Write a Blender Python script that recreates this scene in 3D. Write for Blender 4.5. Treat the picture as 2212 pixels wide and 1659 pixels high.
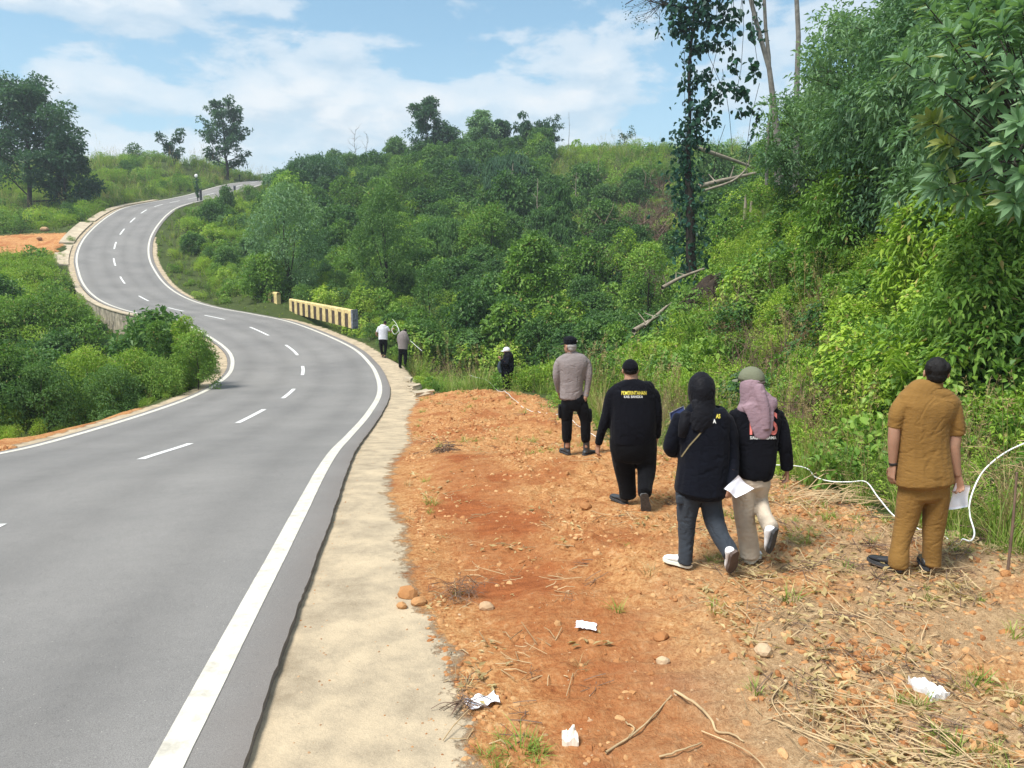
import bpy, bmesh, math, random
import numpy as np
from mathutils import Vector, Matrix
from mathutils.bvhtree import BVHTree

for _o in list(bpy.data.objects):
    bpy.data.objects.remove(_o)
scene = bpy.context.scene
COL = scene.collection
R_ = math.radians

# ------------------------------------------------------------------ camera
CAM_H = 2.75
F_, CX_, CY_, YH_ = 1650.0, 1105.5, 829.5, 590.0
PITCH = math.atan((CY_ - YH_) / F_)
cam_d = bpy.data.cameras.new("camera")
cam_d.sensor_width = 36.0
cam_d.lens = 36.0 * F_ / 2211.0
cam_d.clip_start = 0.05
cam_d.clip_end = 3000.0
cam = bpy.data.objects.new("camera", cam_d)
COL.objects.link(cam)
cam.location = (0, 0, CAM_H)
cam.rotation_euler = (math.pi / 2 - PITCH, 0, 0)
scene.camera = cam

# ------------------------------------------------------------------ light
HAZE = 0.0006
SUN_DIR = Vector((-0.42, -0.30, 0.86)).normalized()      # towards the sun
SUN_EL = math.asin(SUN_DIR.z)
SUN_AZ = math.atan2(SUN_DIR.x, SUN_DIR.y)
w = bpy.data.worlds.new("World")
scene.world = w
w.use_nodes = True
nt = w.node_tree
nt.nodes.clear()
N = nt.nodes.new
wo = N("ShaderNodeOutputWorld"); bg = N("ShaderNodeBackground")
sky = N("ShaderNodeTexSky"); sky.sky_type = 'NISHITA'; sky.sun_disc = False
sky.sun_elevation = SUN_EL; sky.sun_rotation = SUN_AZ
sky.air_density = 1.0; sky.dust_density = 0.6; sky.ozone_density = 1.6
tc = N("ShaderNodeTexCoord"); sep = N("ShaderNodeSeparateXYZ")
nt.links.new(tc.outputs['Generated'], sep.inputs[0])
def wmath(op, a, b=None, clamp=False):
    m = N("ShaderNodeMath"); m.operation = op; m.use_clamp = clamp
    for i, v in enumerate((a, b)):
        if v is None: continue
        if isinstance(v, (int, float)): m.inputs[i].default_value = v
        else: nt.links.new(v, m.inputs[i])
    return m.outputs[0]
# clouds: noise over the sky direction, stretched level near the horizon, with lit tops and greyer bases
def wvec(dz):
    c = N("ShaderNodeCombineXYZ"); nt.links.new(sep.outputs[0], c.inputs[0]); nt.links.new(sep.outputs[1], c.inputs[1])
    nt.links.new(wmath('MULTIPLY', wmath('ADD', sep.outputs[2], dz), 2.3), c.inputs[2]); return c.outputs[0]
def cloud_noise(vec, scale, detail, rough, dist, off):
    mp = N("ShaderNodeMapping"); nt.links.new(vec, mp.inputs[0]); mp.inputs['Location'].default_value = off
    n = N("ShaderNodeTexNoise"); n.inputs['Scale'].default_value = scale
    n.inputs['Detail'].default_value = detail; n.inputs['Roughness'].default_value = rough
    n.inputs['Distortion'].default_value = dist
    nt.links.new(mp.outputs[0], n.inputs['Vector']); return n.outputs['Fac']
OFF = (1.35, 4.2, 0.62)
def field(dz):
    v = wvec(dz); return wmath('ADD', wmath('MULTIPLY', cloud_noise(v, 3.4, 3, 0.5, 0.1, OFF), 0.62), wmath('MULTIPLY', cloud_noise(v, 9.0, 8, 0.58, 0.15, (4.4, 1.1, 2.0)), 0.38))
f0 = field(0.0); f1 = field(0.022)
def ramp(src, stops, interp='LINEAR'):
    r = N("ShaderNodeValToRGB"); r.color_ramp.interpolation = interp
    e = r.color_ramp.elements
    while len(e) < len(stops): e.new(0.5)
    for k, (p, c) in enumerate(stops):
        e[k].position = p; e[k].color = (c[0], c[1], c[2], 1)
    nt.links.new(src, r.inputs[0]); return r
cm = ramp(f0, [(0.43, (0, 0, 0)), (0.485, (.60, .60, .60)), (0.59, (.95, .95, .95))], 'EASE')
hz = ramp(sep.outputs[2], [(0.0, (.86, .86, .86)), (0.14, (.62, .62, .62)), (0.28, (.30, .30, .30)), (0.55, (.05, .05, .05))])
lit = wmath('ADD', 0.5, wmath('MULTIPLY', wmath('SUBTRACT', f0, f1), 7.0), True)
ccol = ramp(lit, [(0.15, (5.5, 6.35, 7.1)), (0.75, (7.3, 7.7, 8.0))])
skyt = N("ShaderNodeMix"); skyt.data_type = 'RGBA'; skyt.blend_type = 'MULTIPLY'; skyt.inputs[0].default_value = 1.0
nt.links.new(sky.outputs[0], skyt.inputs[6]); skyt.inputs[7].default_value = (1.0, 1.42, 1.40, 1)
m0 = N("ShaderNodeMix"); m0.data_type = 'RGBA'; nt.links.new(hz.outputs[0], m0.inputs[0]); nt.links.new(skyt.outputs[2], m0.inputs[6]); m0.inputs[7].default_value = (4.9, 6.4, 7.5, 1)
mix = N("ShaderNodeMix"); mix.data_type = 'RGBA'
nt.links.new(cm.outputs[0], mix.inputs[0]); nt.links.new(m0.outputs[2], mix.inputs[6]); nt.links.new(ccol.outputs[0], mix.inputs[7])
nt.links.new(mix.outputs[2], bg.inputs[0]); bg.inputs[1].default_value = 0.067
nt.links.new(bg.outputs[0], wo.inputs[0])

sl = bpy.data.lights.new("sun", 'SUN'); sl.energy = 3.1; sl.angle = R_(19); sl.color = (1.0, 0.955, 0.88)
so = bpy.data.objects.new("sun", sl); COL.objects.link(so)
so.rotation_euler = SUN_DIR.to_track_quat('Z', 'Y').to_euler()
so.location = (0, 0, 60)
scene.view_settings.view_transform = 'Standard'
scene.view_settings.look = 'None'
scene.view_settings.exposure = 0.92
scene.view_settings.gamma = 1.0
scene.render.engine = 'CYCLES'
scene.cycles.max_bounces = 6
scene.cycles.volume_bounces = 0
scene.cycles.transparent_max_bounces = 6
scene.cycles.use_denoising = True

# ------------------------------------------------------------------ helpers
def tag(o, label=None, cat=None, group=None, kind=None):
    if label: o['label'] = label
    if cat: o['category'] = cat
    if group: o['group'] = group
    if kind: o['kind'] = kind
    return o
def empty(name, loc, label, cat, group=None, rz=0):
    o = bpy.data.objects.new(name, None); COL.objects.link(o)
    o.location = loc; o.rotation_euler = (0, 0, rz); o.empty_display_size = 0.2
    return tag(o, label, cat, group)
def mesh_np(name, V, Fs, mats=None, smooth=False, midx=None, attrs=None):
    """V (n,3); Fs list of (k,m) int arrays (m = corners)"""
    me = bpy.data.meshes.new(name)
    V = np.asarray(V, np.float32)
    Fs = [np.asarray(f, np.int32) for f in Fs if len(f)]
    me.vertices.add(len(V)); me.vertices.foreach_set('co', V.ravel())
    li = np.concatenate([f.ravel() for f in Fs]); me.loops.add(len(li)); me.loops.foreach_set('vertex_index', li)
    tot = np.concatenate([np.full(len(f), f.shape[1], np.int32) for f in Fs])
    st = np.r_[0, np.cumsum(tot)[:-1]].astype(np.int32)
    me.polygons.add(len(tot)); me.polygons.foreach_set('loop_start', st)
    try: me.polygons.foreach_set('loop_total', tot)
    except Exception: pass
    for m in (mats or []): me.materials.append(m)
    if midx is not None: me.polygons.foreach_set('material_index', np.asarray(midx, np.int32))
    if attrs:
        for k, a in attrs.items():
            at = me.attributes.new(k, 'FLOAT', 'POINT'); at.data.foreach_set('value', np.asarray(a, np.float32))
    me.update(calc_edges=True); me.validate()
    me.polygons.foreach_set('use_smooth', np.full(len(me.polygons), smooth))
    return me
def link(name, me, parent=None):
    o = bpy.data.objects.new(name, me); COL.objects.link(o)
    if parent is not None:
        o.parent = parent
    return o
def _h(ix, iy, iz, seed):
    n = (ix.astype(np.int64) * 374761393 + iy.astype(np.int64) * 668265263 + iz.astype(np.int64) * 2147483647 * 3 + seed * 974711) & 0xffffffff
    n = ((n ^ (n >> 13)) * 1274126177) & 0xffffffff
    n = ((n ^ (n >> 16)) * 2246822519) & 0xffffffff
    return ((n ^ (n >> 15)) & 0xffffff) / float(0xffffff)
def vnoise(P, seed=0):
    P = np.asarray(P, float); i = np.floor(P); f = P - i; i = i.astype(np.int64)
    f = f * f * (3 - 2 * f); r = 0
    for dx in (0, 1):
        for dy in (0, 1):
            for dz in (0, 1):
                wgt = (f[:, 0] if dx else 1 - f[:, 0]) * (f[:, 1] if dy else 1 - f[:, 1]) * (f[:, 2] if dz else 1 - f[:, 2])
                r = r + wgt * _h(i[:, 0] + dx, i[:, 1] + dy, i[:, 2] + dz, seed)
    return r * 2 - 1
def fbm(P, scale, octv=4, seed=0, rough=0.5):
    P = np.asarray(P, float)
    if P.shape[1] == 2: P = np.c_[P, np.zeros(len(P))]
    a, s, t, tot = 1.0, scale, 0, 0
    for k in range(octv):
        t = t + a * vnoise(P * s + 17.3 * k, seed + k); tot += a; a *= rough; s *= 2.03
    return t / tot
def sstep(x, a, b):
    t = np.clip((x - a) / (b - a), 0, 1); return t * t * (3 - 2 * t)
def ray(px, py):
    dx = (px - CX_) / F_; dy = -(py - CY_) / F_
    return np.array([dx, math.cos(PITCH) + dy * math.sin(PITCH), -math.sin(PITCH) + dy * math.cos(PITCH)])
def P3(px, py, Y):
    v = ray(px, py); return v * (Y / v[1]) + np.array([0, 0, CAM_H])

# ------------------------------------------------------------------ materials
class NB:
    def __init__(s, name):
        s.m = bpy.data.materials.new(name); s.m.use_nodes = True; s.t = s.m.node_tree; s.t.nodes.clear()
        s.out = s.t.nodes.new("ShaderNodeOutputMaterial")
    def n(s, ty, **kw):
        x = s.t.nodes.new(ty)
        for k, v in kw.items(): setattr(x, k, v)
        return x
    def l(s, a, b): s.t.links.new(a, b)
    def put(s, sock, v):
        if isinstance(v, (int, float)): sock.default_value = v
        elif isinstance(v, (tuple, list)): sock.default_value = v if len(v) == 4 or len(sock.default_value) == 3 else (*v, 1)
        else: s.l(v, sock)
    def math(s, op, a, b=0.0, c=None, clamp=False):
        x = s.n("ShaderNodeMath", operation=op, use_clamp=clamp); s.put(x.inputs[0], a); s.put(x.inputs[1], b)
        if c is not None: s.put(x.inputs[2], c)
        return x.outputs[0]
    def noise(s, vec, scale, detail=4, rough=0.5, dist=0.0, color=False):
        x = s.n("ShaderNodeTexNoise"); x.inputs['Scale'].default_value = scale; x.inputs['Detail'].default_value = detail
        x.inputs['Roughness'].default_value = rough; x.inputs['Distortion'].default_value = dist
        if vec is not None: s.l(vec, x.inputs['Vector'])
        return x.outputs['Color' if color else 'Fac']
    def ramp(s, src, stops, interp='LINEAR'):
        r = s.n("ShaderNodeValToRGB"); r.color_ramp.interpolation = interp; e = r.color_ramp.elements
        while len(e) < len(stops): e.new(0.5)
        for k, (p, c) in enumerate(stops):
            e[k].position = p; e[k].color = (c, c, c, 1) if isinstance(c, (int, float)) else (*c, 1)
        s.l(src, r.inputs[0]); return r.outputs[0]
    def mix(s, f, a, b, bt='MIX'):
        x = s.n("ShaderNodeMix", data_type='RGBA', blend_type=bt)
        s.put(x.inputs[0], f); s.put(x.inputs[6], a); s.put(x.inputs[7], b); return x.outputs[2]
    def attr(s, name):
        x = s.n("ShaderNodeAttribute", attribute_name=name); return x.outputs['Fac']
    def mapv(s, vec, scale=(1, 1, 1), rot=(0, 0, 0)):
        x = s.n("ShaderNodeMapping"); s.l(vec, x.inputs[0]); x.inputs['Scale'].default_value = scale; x.inputs['Rotation'].default_value = rot
        return x.outputs[0]
    def pos(s): return s.n("ShaderNodeNewGeometry").outputs['Position']
    def objc(s): return s.n("ShaderNodeTexCoord").outputs['Object']
    def bump(s, h, strength=0.5, dist=0.02):
        x = s.n("ShaderNodeBump"); x.inputs['Strength'].default_value = strength; x.inputs['Distance'].default_value = dist
        s.l(h, x.inputs['Height']); return x.outputs[0]
    def bsdf(s, col, rough=0.8, spec=0.3, nrm=None, **kw):
        p = s.n("ShaderNodeBsdfPrincipled"); s.put(p.inputs['Base Color'], col); s.put(p.inputs['Roughness'], rough)
        p.inputs['Specular IOR Level'].default_value = spec
        if nrm is not None: s.l(nrm, p.inputs['Normal'])
        for k, v in kw.items(): s.put(p.inputs[k], v)
        return p.outputs[0]
    def done(s, sh): s.l(sh, s.out.inputs[0]); return s.m
def simple_mat(name, col, rough=0.7, spec=0.3, var=0.12, scale=8.0, bump=0.0, bdist=0.01, bscale=60, **kw):
    b = NB(name); v = b.objc()
    nz = b.noise(v, scale, 4)
    f = b.ramp(nz, [(0.3, 1 - var), (0.7, 1 + var)])
    c = b.mix(1.0, col, f, 'MULTIPLY')
    nr = b.bump(b.noise(v, bscale, 3), bump, bdist) if bump else None
    return b.done(b.bsdf(c, rough, spec, nr, **kw))
def leaf_mat(name, cols, dry=None, dryf=0.0, trans=0.3, spec=0.25, rough=0.5, hs=0.5):
    """cols: dark, mid, light; attribute 'tint' per leaf, random per plant"""
    b = NB(name)
    t = b.attr('tint'); oi = b.n("ShaderNodeObjectInfo").outputs['Random']
    f = b.math('ADD', b.math('MULTIPLY', t, 0.62), b.math('MULTIPLY', oi, 0.38))
    c = b.ramp(f, [(0.05, cols[0]), (0.5, cols[1]), (0.95, cols[2])])
    if dry is not None:
        th = b.math('GREATER_THAN', b.math('FRACT', b.math('MULTIPLY', t, 37.17)), 1 - dryf)
        c = b.mix(th, c, dry)
    # patches of lighter and darker growth, metres across
    nz = b.noise(b.pos(), 0.22, 3)
    g = b.ramp(nz, [(0.3, (0.74, 0.80, 0.86)), (0.7, (1.22, 1.16, 1.0))])
    c = b.mix(hs, c, b.mix(1.0, c, g, 'MULTIPLY'))
    p = b.bsdf(c, rough, spec)
    tr = b.n("ShaderNodeBsdfTranslucent"); b.l(b.mix(1.0, c, (1.25, 1.35, 0.6, 1), 'MULTIPLY'), tr.inputs[0])
    mx = b.n("ShaderNodeMixShader"); mx.inputs[0].default_value = trans
    b.l(p, mx.inputs[1]); b.l(tr.outputs[0], mx.inputs[2])
    return b.done(mx.outputs[0])

# ------------------------------------------------------------------ road axis (metres, from surveyed alignment)
AX = np.array([[-3.3, -8.0, 0.65], [-3.96, -2.86, 0.52], [-4.72, 2.24, 0.34], [-5.4, 7.1, 0.11], [-6.1, 11.69, -0.26], [-6.73, 16.11, -0.82], [-7.17, 20.9, -1.16], [-7.75, 25.91, -1.43], [-8.67, 30.92, -1.62], [-9.85, 35.7, -1.61], [-11.52, 40.05, -1.29], [-14.0, 43.91, -0.82], [-17.01, 47.6, -0.34], [-20.57, 51.24, -0.05], [-24.26, 54.98, 0.19], [-27.72, 58.88, 0.56], [-30.83, 62.87, 1.13], [-33.63, 66.85, 1.9], [-36.12, 70.79, 2.86], [-38.43, 74.73, 3.96], [-40.42, 78.8, 5.14], [-42.15, 83.06, 6.37], [-43.63, 87.52, 7.6], [-44.96, 92.11, 8.8], [-46.15, 96.81, 9.97], [-47.13, 101.66, 11.07], [-47.55, 106.79, 12.06], [-47.45, 112.02, 13.01], [-47.07, 117.16, 13.99], [-46.74, 122.13, 15.0], [-46.62, 127.01, 16.04], [-46.65, 131.9, 17.07], [-46.6, 136.86, 18.07], [-46.06, 141.88, 19.04], [-44.82, 146.95, 19.98], [-42.0, 151.8, 20.6], [-38.0, 157.0, 20.8], [-33.0, 161.5, 20.7], [-27.0, 165.0, 20.3]])
def spline(X, M):
    Xp = np.vstack([2 * X[0] - X[1], X, 2 * X[-1] - X[-2]]); out = []
    for i in range(len(X) - 1):
        p0, p1, p2, p3 = Xp[i:i + 4]
        for u in np.arange(M) / M:
            out.append(.5 * (2 * p1 + (p2 - p0) * u + (2 * p0 - 5 * p1 + 4 * p2 - p3) * u * u + (3 * p1 - p0 - 3 * p2 + p3) * u ** 3))
    return np.array(out + [X[-1]])
RD = spline(AX, 12)
RS = np.r_[0, np.cumsum(np.linalg.norm(np.diff(RD[:, :2], axis=0), axis=1))]
_T = np.gradient(RD, axis=0); RN = np.stack([_T[:, 1], -_T[:, 0]], 1); RN /= np.linalg.norm(RN, axis=1)[:, None]
def road_at(s, off=0.0):
    p = np.array([np.interp(s, RS, RD[:, k]) for k in range(3)]); n = np.array([np.interp(s, RS, RN[:, k]) for k in range(2)])
    n /= np.linalg.norm(n); return np.array([p[0] + n[0] * off, p[1] + n[1] * off, p[2]]), n
def road_dist(XY):
    """signed offset (right positive), z of axis, station"""
    A = RD[:-1, :2]; B = RD[1:, :2] - A; L2 = (B ** 2).sum(1)
    off = np.empty(len(XY)); z = np.empty(len(XY)); st = np.empty(len(XY))
    for c in range(0, len(XY), 6000):
        q = XY[c:c + 6000]
        # nearest sample first, then the two segments round it
        d2 = ((q[:, None, :] - RD[None, :, :2]) ** 2).sum(2); k = d2.argmin(1)
        best = np.full(len(q), 1e18); o = np.zeros(len(q)); zz = np.zeros(len(q)); ss = np.zeros(len(q))
        for kk in (np.clip(k - 1, 0, len(A) - 1), np.clip(k, 0, len(A) - 1)):
            r = q - A[kk]; t = np.clip((r * B[kk]).sum(1) / L2[kk], 0, 1)
            pr = A[kk] + B[kk] * t[:, None]; dd = ((q - pr) ** 2).sum(1)
            sg = np.sign(B[kk][:, 1] * (q[:, 0] - pr[:, 0]) - B[kk][:, 0] * (q[:, 1] - pr[:, 1]))
            u = dd < best; best = np.where(u, dd, best); o = np.where(u, sg * np.sqrt(dd), o)
            zz = np.where(u, RD[kk, 2] * (1 - t) + RD[kk + 1, 2] * t, zz); ss = np.where(u, RS[kk] * (1 - t) + RS[kk + 1] * t, ss)
        off[c:c + 6000] = o; z[c:c + 6000] = zz; st[c:c + 6000] = ss
    return off, z, st

# ------------------------------------------------------------------ terrain
def G(lst, dz=0.0):
    return [P3(a, b, Y) + np.array([0, 0, -dz]) for a, b, Y in lst]
ctrl = []
# cleared pad and verge (bare ground seen directly)
ctrl += G([(700, 1659, 3.6), (1100, 1659, 3.55), (1500, 1659, 3.5), (2211, 1659, 3.4),
           (900, 1240, 6.6), (1300, 1240, 6.05), (2211, 1240, 5.5), (1992, 1237.6, 5.62), (1516, 1228, 5.92), (1622, 1221.7, 5.89), (1450, 1222, 6.0),
           (1366, 1097, 8.13), (1247, 983.5, 10.91), (1320, 1090, 8.3), (1400, 1100, 8.1), (900, 983, 12.2), (1100, 983, 11.9), (1400, 975, 11.5), (1200, 900, 17.8),
           (1100, 900, 19.5), (930, 900, 20.3), (930, 852, 25.8), (1000, 845, 25.6), (1093, 846, 25.5), (1160, 853, 23.5),
           (1430, 960, 12.9), (1700, 1045, 9.3), (1930, 1130, 7.15), (2211, 1200, 5.95)])
ctrl += [np.array(p) for p in [(0, 0, .45), (6, 0, .75), (2, -6, .6), (12, -6, 2.0), (9, 3, 1.25)]]
# ravine floor, crossing under the road
ctrl += [np.array(p) for p in [(-2, 33, -3.4), (3, 31, -3.0), (-3, 40, -4), (3, 38, -3.8), (8, 44, -2.6), (12, 52, -0.6), (16, 62, 2.2), (19, 76, 6.8), (24, 95, 13),
                               (-9.5, 49.5, -3.2), (-18, 41, -3.6), (-24, 37, -4.5), (-34, 32, -5.5), (-50, 25, -7), (-80, 15, -8)]]
# far slope (seen as the top of shrubs -> lower by their height)
ctrl += G([(450, 560, 77), (450, 480, 98), (500, 440, 113), (560, 412, 130), (480, 620, 66), (600, 590, 68), (560, 640, 58), (620, 480, 95),
           (680, 660, 48), (770, 700, 43)], 0.5)
ctrl += G([(700, 540, 80), (760, 440, 108), (640, 385, 150), (760, 372, 146), (880, 338, 138), (1000, 322, 134), (1100, 316, 132), (1250, 306, 134),
           (1450, 304, 138), (1650, 318, 142), (900, 610, 58), (900, 500, 80), (900, 400, 108), (1100, 610, 58), (1100, 500, 80),
           (1100, 400, 106), (1300, 600, 60), (1300, 500, 78), (1300, 400, 104), (1430, 610, 55), (1450, 400, 100), (1450, 500, 76), (850, 680, 47), (1000, 690, 44),
           (1250, 680, 44), (1600, 420, 90)], 1.8)
# near right-hand hill
ctrl += G([(1500, 900, 15.5), (1400, 830, 20), (1340, 780, 26), (1450, 700, 31), (1600, 760, 21), (1600, 640, 30), (1640, 540, 37), (1650, 420, 46), (1680, 350, 56),
           (1800, 930, 11), (1800, 760, 15), (1800, 600, 20), (1800, 450, 26), (1800, 360, 31), (2000, 930, 8.8), (2000, 760, 12), (2000, 600, 15.5),
           (2000, 450, 19), (2000, 340, 23), (2211, 1030, 7.2), (2211, 850, 9), (2211, 650, 11.5), (2211, 450, 14.5), (2211, 330, 17)], 0.75)
ctrl += [np.array(p) for p in [(30, 62, 13.5), (40, 45, 14), (22, 26, 10), (32, 22, 13.5), (17, 10, 6.4), (30, 5, 9), (24, 42, 12), (45, 80, 15)]]
# left: low ground inside the bend, then the hill beyond
ctrl += G([(0, 800, 26), (200, 800, 28), (350, 800, 32), (400, 745, 37), (0, 900, 19.5), (120, 900, 19.8), (260, 870, 24), (380, 840, 28)], 1.15)
ctrl += G([(100, 715, 44), (0, 700, 42), (150, 660, 53), (50, 600, 62), (0, 560, 70), (130, 560, 73), (130, 640, 59), (330, 725, 50), (220, 712, 56)], 0.5)
ctrl += G([(70, 525, 80), (140, 525, 76), (0, 500, 84), (0, 490, 90), (100, 480, 93), (190, 455, 103), (0, 430, 112), (100, 410, 120), (200, 380, 130),
           (180, 362, 134), (260, 352, 141), (350, 347, 146), (430, 352, 151), (500, 380, 150), (560, 386, 155), (300, 400, 128), (400, 395, 138)], 0.35)
ctrl += [np.array(p) for p in [(-60, 160, 22.5), (-45, 190, 17), (-90, 150, 23), (-120, 110, 15), (-120, 60, 2), (-20, 190, 17), (20, 165, 19), (60, 160, 18), (0, 230, 5), (80, 120, 16),
                               (-200, 200, 0), (200, 200, 5), (200, 0, 5), (-200, 0, -5), (0, 330, -5), (-200, 400, -8), (200, 400, -8), (0, -40, 1), (60, -30, 6), (-60, -30, 0), (-30, 5, -1.5), (-14, 8, -0.6)]]
for s in np.arange(0, RS[-1], 4.0):
    for o in (-3.9, 0, 4.3):
        if o == -3.9 and 55 < s < 83: continue
        p, n = road_at(s, o); p[2] -= 0.05; ctrl.append(p)
# verge drops away behind the retaining wall
for s in np.arange(54, 82, 3.0):
    p, n = road_at(s, -3.95); k = math.sin(max(0, min(1, (s - 52) / 32)) * math.pi); p[2] -= 1.5 * k + 0.2; ctrl.append(p)
ctrl = np.array(ctrl)
C2 = ctrl[:, :2]
def _phi(A, B):
    return np.sqrt(((A[:, None, :] - B[None, :, :]) ** 2).sum(2) + 0.3)
_K = _phi(C2, C2) - 0.0
_n = len(C2); _A = np.zeros((_n + 3, _n + 3)); _A[:_n, :_n] = -_K - np.eye(_n) * -0.0; _A[:_n, :_n] += np.eye(_n) * 0.015
_A[:_n, _n] = 1; _A[:_n, _n + 1:] = C2; _A[_n, :_n] = 1; _A[_n + 1:, :_n] = C2.T
_W = np.linalg.solve(_A, np.r_[ctrl[:, 2], 0, 0, 0])
def rbf(XY):
    out = np.empty(len(XY))
    for c in range(0, len(XY), 20000):
        q = XY[c:c + 20000]; out[c:c + 20000] = -_phi(q, C2) @ _W[:_n] + _W[_n] + q @ _W[_n + 1:]
    return out
# cleared pad outline: outer edge against the vegetation
PAD = [P3(a, b, Y)[:2] for a, b, Y in [(872, 838, 27.5), (925, 848, 26.3), (1000, 842, 26), (1092, 840, 25.6), (1180, 858, 23), (1290, 905, 17.3), (1430, 962, 12.9), (1560, 1005, 10.8),
                                       (1700, 1045, 9.3), (1930, 1128, 7.2), (2211, 1195, 5.98), (2500, 1290, 5.0)]]
PAD = np.array(PAD + [np.array(p) for p in [(7, 1), (9, -9), (-2.4, -9), (-1.9, 2), (-2.2, 7), (-2.8, 12), (-3.4, 17), (-4.2, 24), (-4.5, 27)]])
def poly_sd(XY, PL):
    """signed distance to polygon, positive inside"""
    A = PL; B = np.roll(PL, -1, 0); ins = np.zeros(len(XY), bool); d = np.full(len(XY), 1e18)
    for a, b in zip(A, B):
        e = b - a; r = XY - a; t = np.clip((r @ e) / (e @ e), 0, 1)
        d = np.minimum(d, ((r - t[:, None] * e) ** 2).sum(1))
        c = ((a[1] > XY[:, 1]) != (b[1] > XY[:, 1])) & (XY[:, 0] < (b[0] - a[0]) * (XY[:, 1] - a[1]) / (b[1] - a[1] + 1e-12) + a[0])
        ins ^= c
    return np.sqrt(d) * np.where(ins, 1, -1)
TRK = np.array([P3(a, b, Y)[:2] for a, b, Y in [(1500, 1640, 3.4), (1330, 1460, 4.35), (1180, 1330, 5.55), (1080, 1200, 7.1), (1030, 1080, 9.2), (1000, 1000, 11.4), (990, 950, 13.5)]])
def line_d(XY, L):
    d = np.full(len(XY), 1e18)
    for a, b in zip(L[:-1], L[1:]):
        e = b - a; r = XY - a; t = np.clip((r @ e) / (e @ e), 0, 1); d = np.minimum(d, ((r - t[:, None] * e) ** 2).sum(1))
    return np.sqrt(d)
RED2 = P3(50, 530, 79)[:2]
def fields(XY):
    off, rz, st = road_dist(XY)
    pad = poly_sd(XY, PAD)
    lred = np.minimum(np.minimum(-3.3 - off, (off + 7.6) * 0.8), np.minimum((XY[:, 1] - 9) * 0.3, (23.5 - XY[:, 1]) * 0.3))
    e = (XY - RED2) / np.array([8.5, 6.0]); red2 = 1.0 - np.sqrt((e ** 2).sum(1))
    red2 = np.where(off < -4.4, red2 * 2, -1)
    dirt = np.maximum(np.maximum(pad, lred), red2)
    return off, rz, st, pad, dirt
FEET = [P3(*q) for q in [(1947, 1237.6, 5.55), (2004, 1237.6, 5.6), (2030, 1236, 5.7), (1350, 1094, 8.2), (1390, 1100, 8.0), (1229, 983.5, 10.91), (1260, 984, 10.91), (1490, 1228, 5.92), (1545, 1232, 5.9), (1582, 1227, 5.82), (1617, 1222, 6.02), (1660, 1224, 6.0), (1093, 846.4, 25.5)]]
def ground_z(XY, F=None, detail=True):
    XY = np.asarray(XY, float)
    off, rz, st, pad, dirt = F if F is not None else fields(XY)
    z = rbf(XY)
    hw = np.where(off > 0, 4.15, np.where((st > 54) & (st < 83), 3.0, 3.95))
    k = sstep(np.abs(off), hw, hw + np.where((off < 0) & (st > 54) & (st < 83), 0.7, 1.3))
    k = np.where((st <= 0) & (XY[:, 1] < -7), 1, k)
    z = (rz - 0.045) * (1 - k) + z * k
    if detail:
        Q = np.c_[XY, np.zeros(len(XY))]
        inpad = sstep(dirt, -0.1, 0.5) * k
        trk = 1 - sstep(line_d(XY, TRK), 0.3, 0.9)
        near = sstep(40 - XY[:, 1], 0, 10)
        lump = fbm(Q, 1.3, 3, 5) * 0.05 + np.maximum(0, fbm(Q, 4.2, 4, 9, 0.65)) * 0.10 + np.maximum(0, fbm(Q, 9.5, 3, 3, .7)) * 0.085 + np.maximum(0, fbm(Q, 22.0, 2, 33, .7)) * 0.028
        ridge = np.sin(XY[:, 1] * 46 + fbm(Q, 1.5, 2, 40) * 5) * .013 * trk * (XY[:, 1] < 14) * np.clip(fbm(Q, .8, 2, 41) + .6, 0, 1)
        z = z + inpad * near * (lump * (1 - 0.55 * trk) + ridge) + trk * inpad * fbm(Q * np.array([1, 3.2, 1]), 3.5, 2, 21) * 0.02
        z = z + (1 - inpad) * k * fbm(Q, 0.35, 3, 7) * 0.16
        z = z + (1 - k) * (np.abs(off) > 3.5) * fbm(Q, 3.0, 3, 2) * 0.004
        for f_ in FEET:
            w_ = np.exp(-(((XY - f_[:2]) ** 2).sum(1)) / (.24 + .006 * f_[1]) ** 2); z = z * (1 - w_) + (f_[2] + .004) * w_
        lr = np.minimum(sstep(-off, 4.3, 5.2) * (1 - sstep(-off, 7.0, 8.4)), sstep(XY[:, 1], 10, 13) * (1 - sstep(XY[:, 1], 21, 24)))
        z = z + lr * (.10 + .30 * np.maximum(0, fbm(Q, .55, 3, 61) + .15) + .10 * fbm(Q, 3.0, 4, 62, .65))
    return z
def axis_pts(fine, lo, hi, fa, fb):
    a = [fa]; s = fine
    while a[-1] > lo: a.append(a[-1] - s); s = min(s * 1.09, .45) if a[-1] > -58 else s * 1.12
    b = [fb]; s = fine
    while b[-1] < hi: b.append(b[-1] + s); s = min(s * 1.09, .8) if b[-1] < 45 else s * 1.12
    return np.array(sorted(a[1:]) + list(np.arange(fa, fb, fine)) + b)
gx = axis_pts(0.032, -320, 320, -5.5, 8.5)
gy0 = [1.6]; 
while gy0[-1] < 30: gy0.append(gy0[-1] + max(0.028, 0.0062 * gy0[-1]))
s_ = 0.2
while gy0[-1] < 420: gy0.append(gy0[-1] + s_); s_ = min(s_ * 1.03, 14) if gy0[-1] > 120 else min(s_ * 1.03, 1.0)
gy = np.array([-60, -40, -25, -15, -10, -6, -4, -2.5, -1.2, -.2, .6, 1.2] + gy0)
GX, GY = np.meshgrid(gx, gy); XY = np.c_[GX.ravel(), GY.ravel()]
FLD = fields(XY)
GZ = ground_z(XY, FLD)
print('grid', GX.shape)
nx, ny = len(gx), len(gy)
I = np.arange(nx * ny).reshape(ny, nx)
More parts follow.
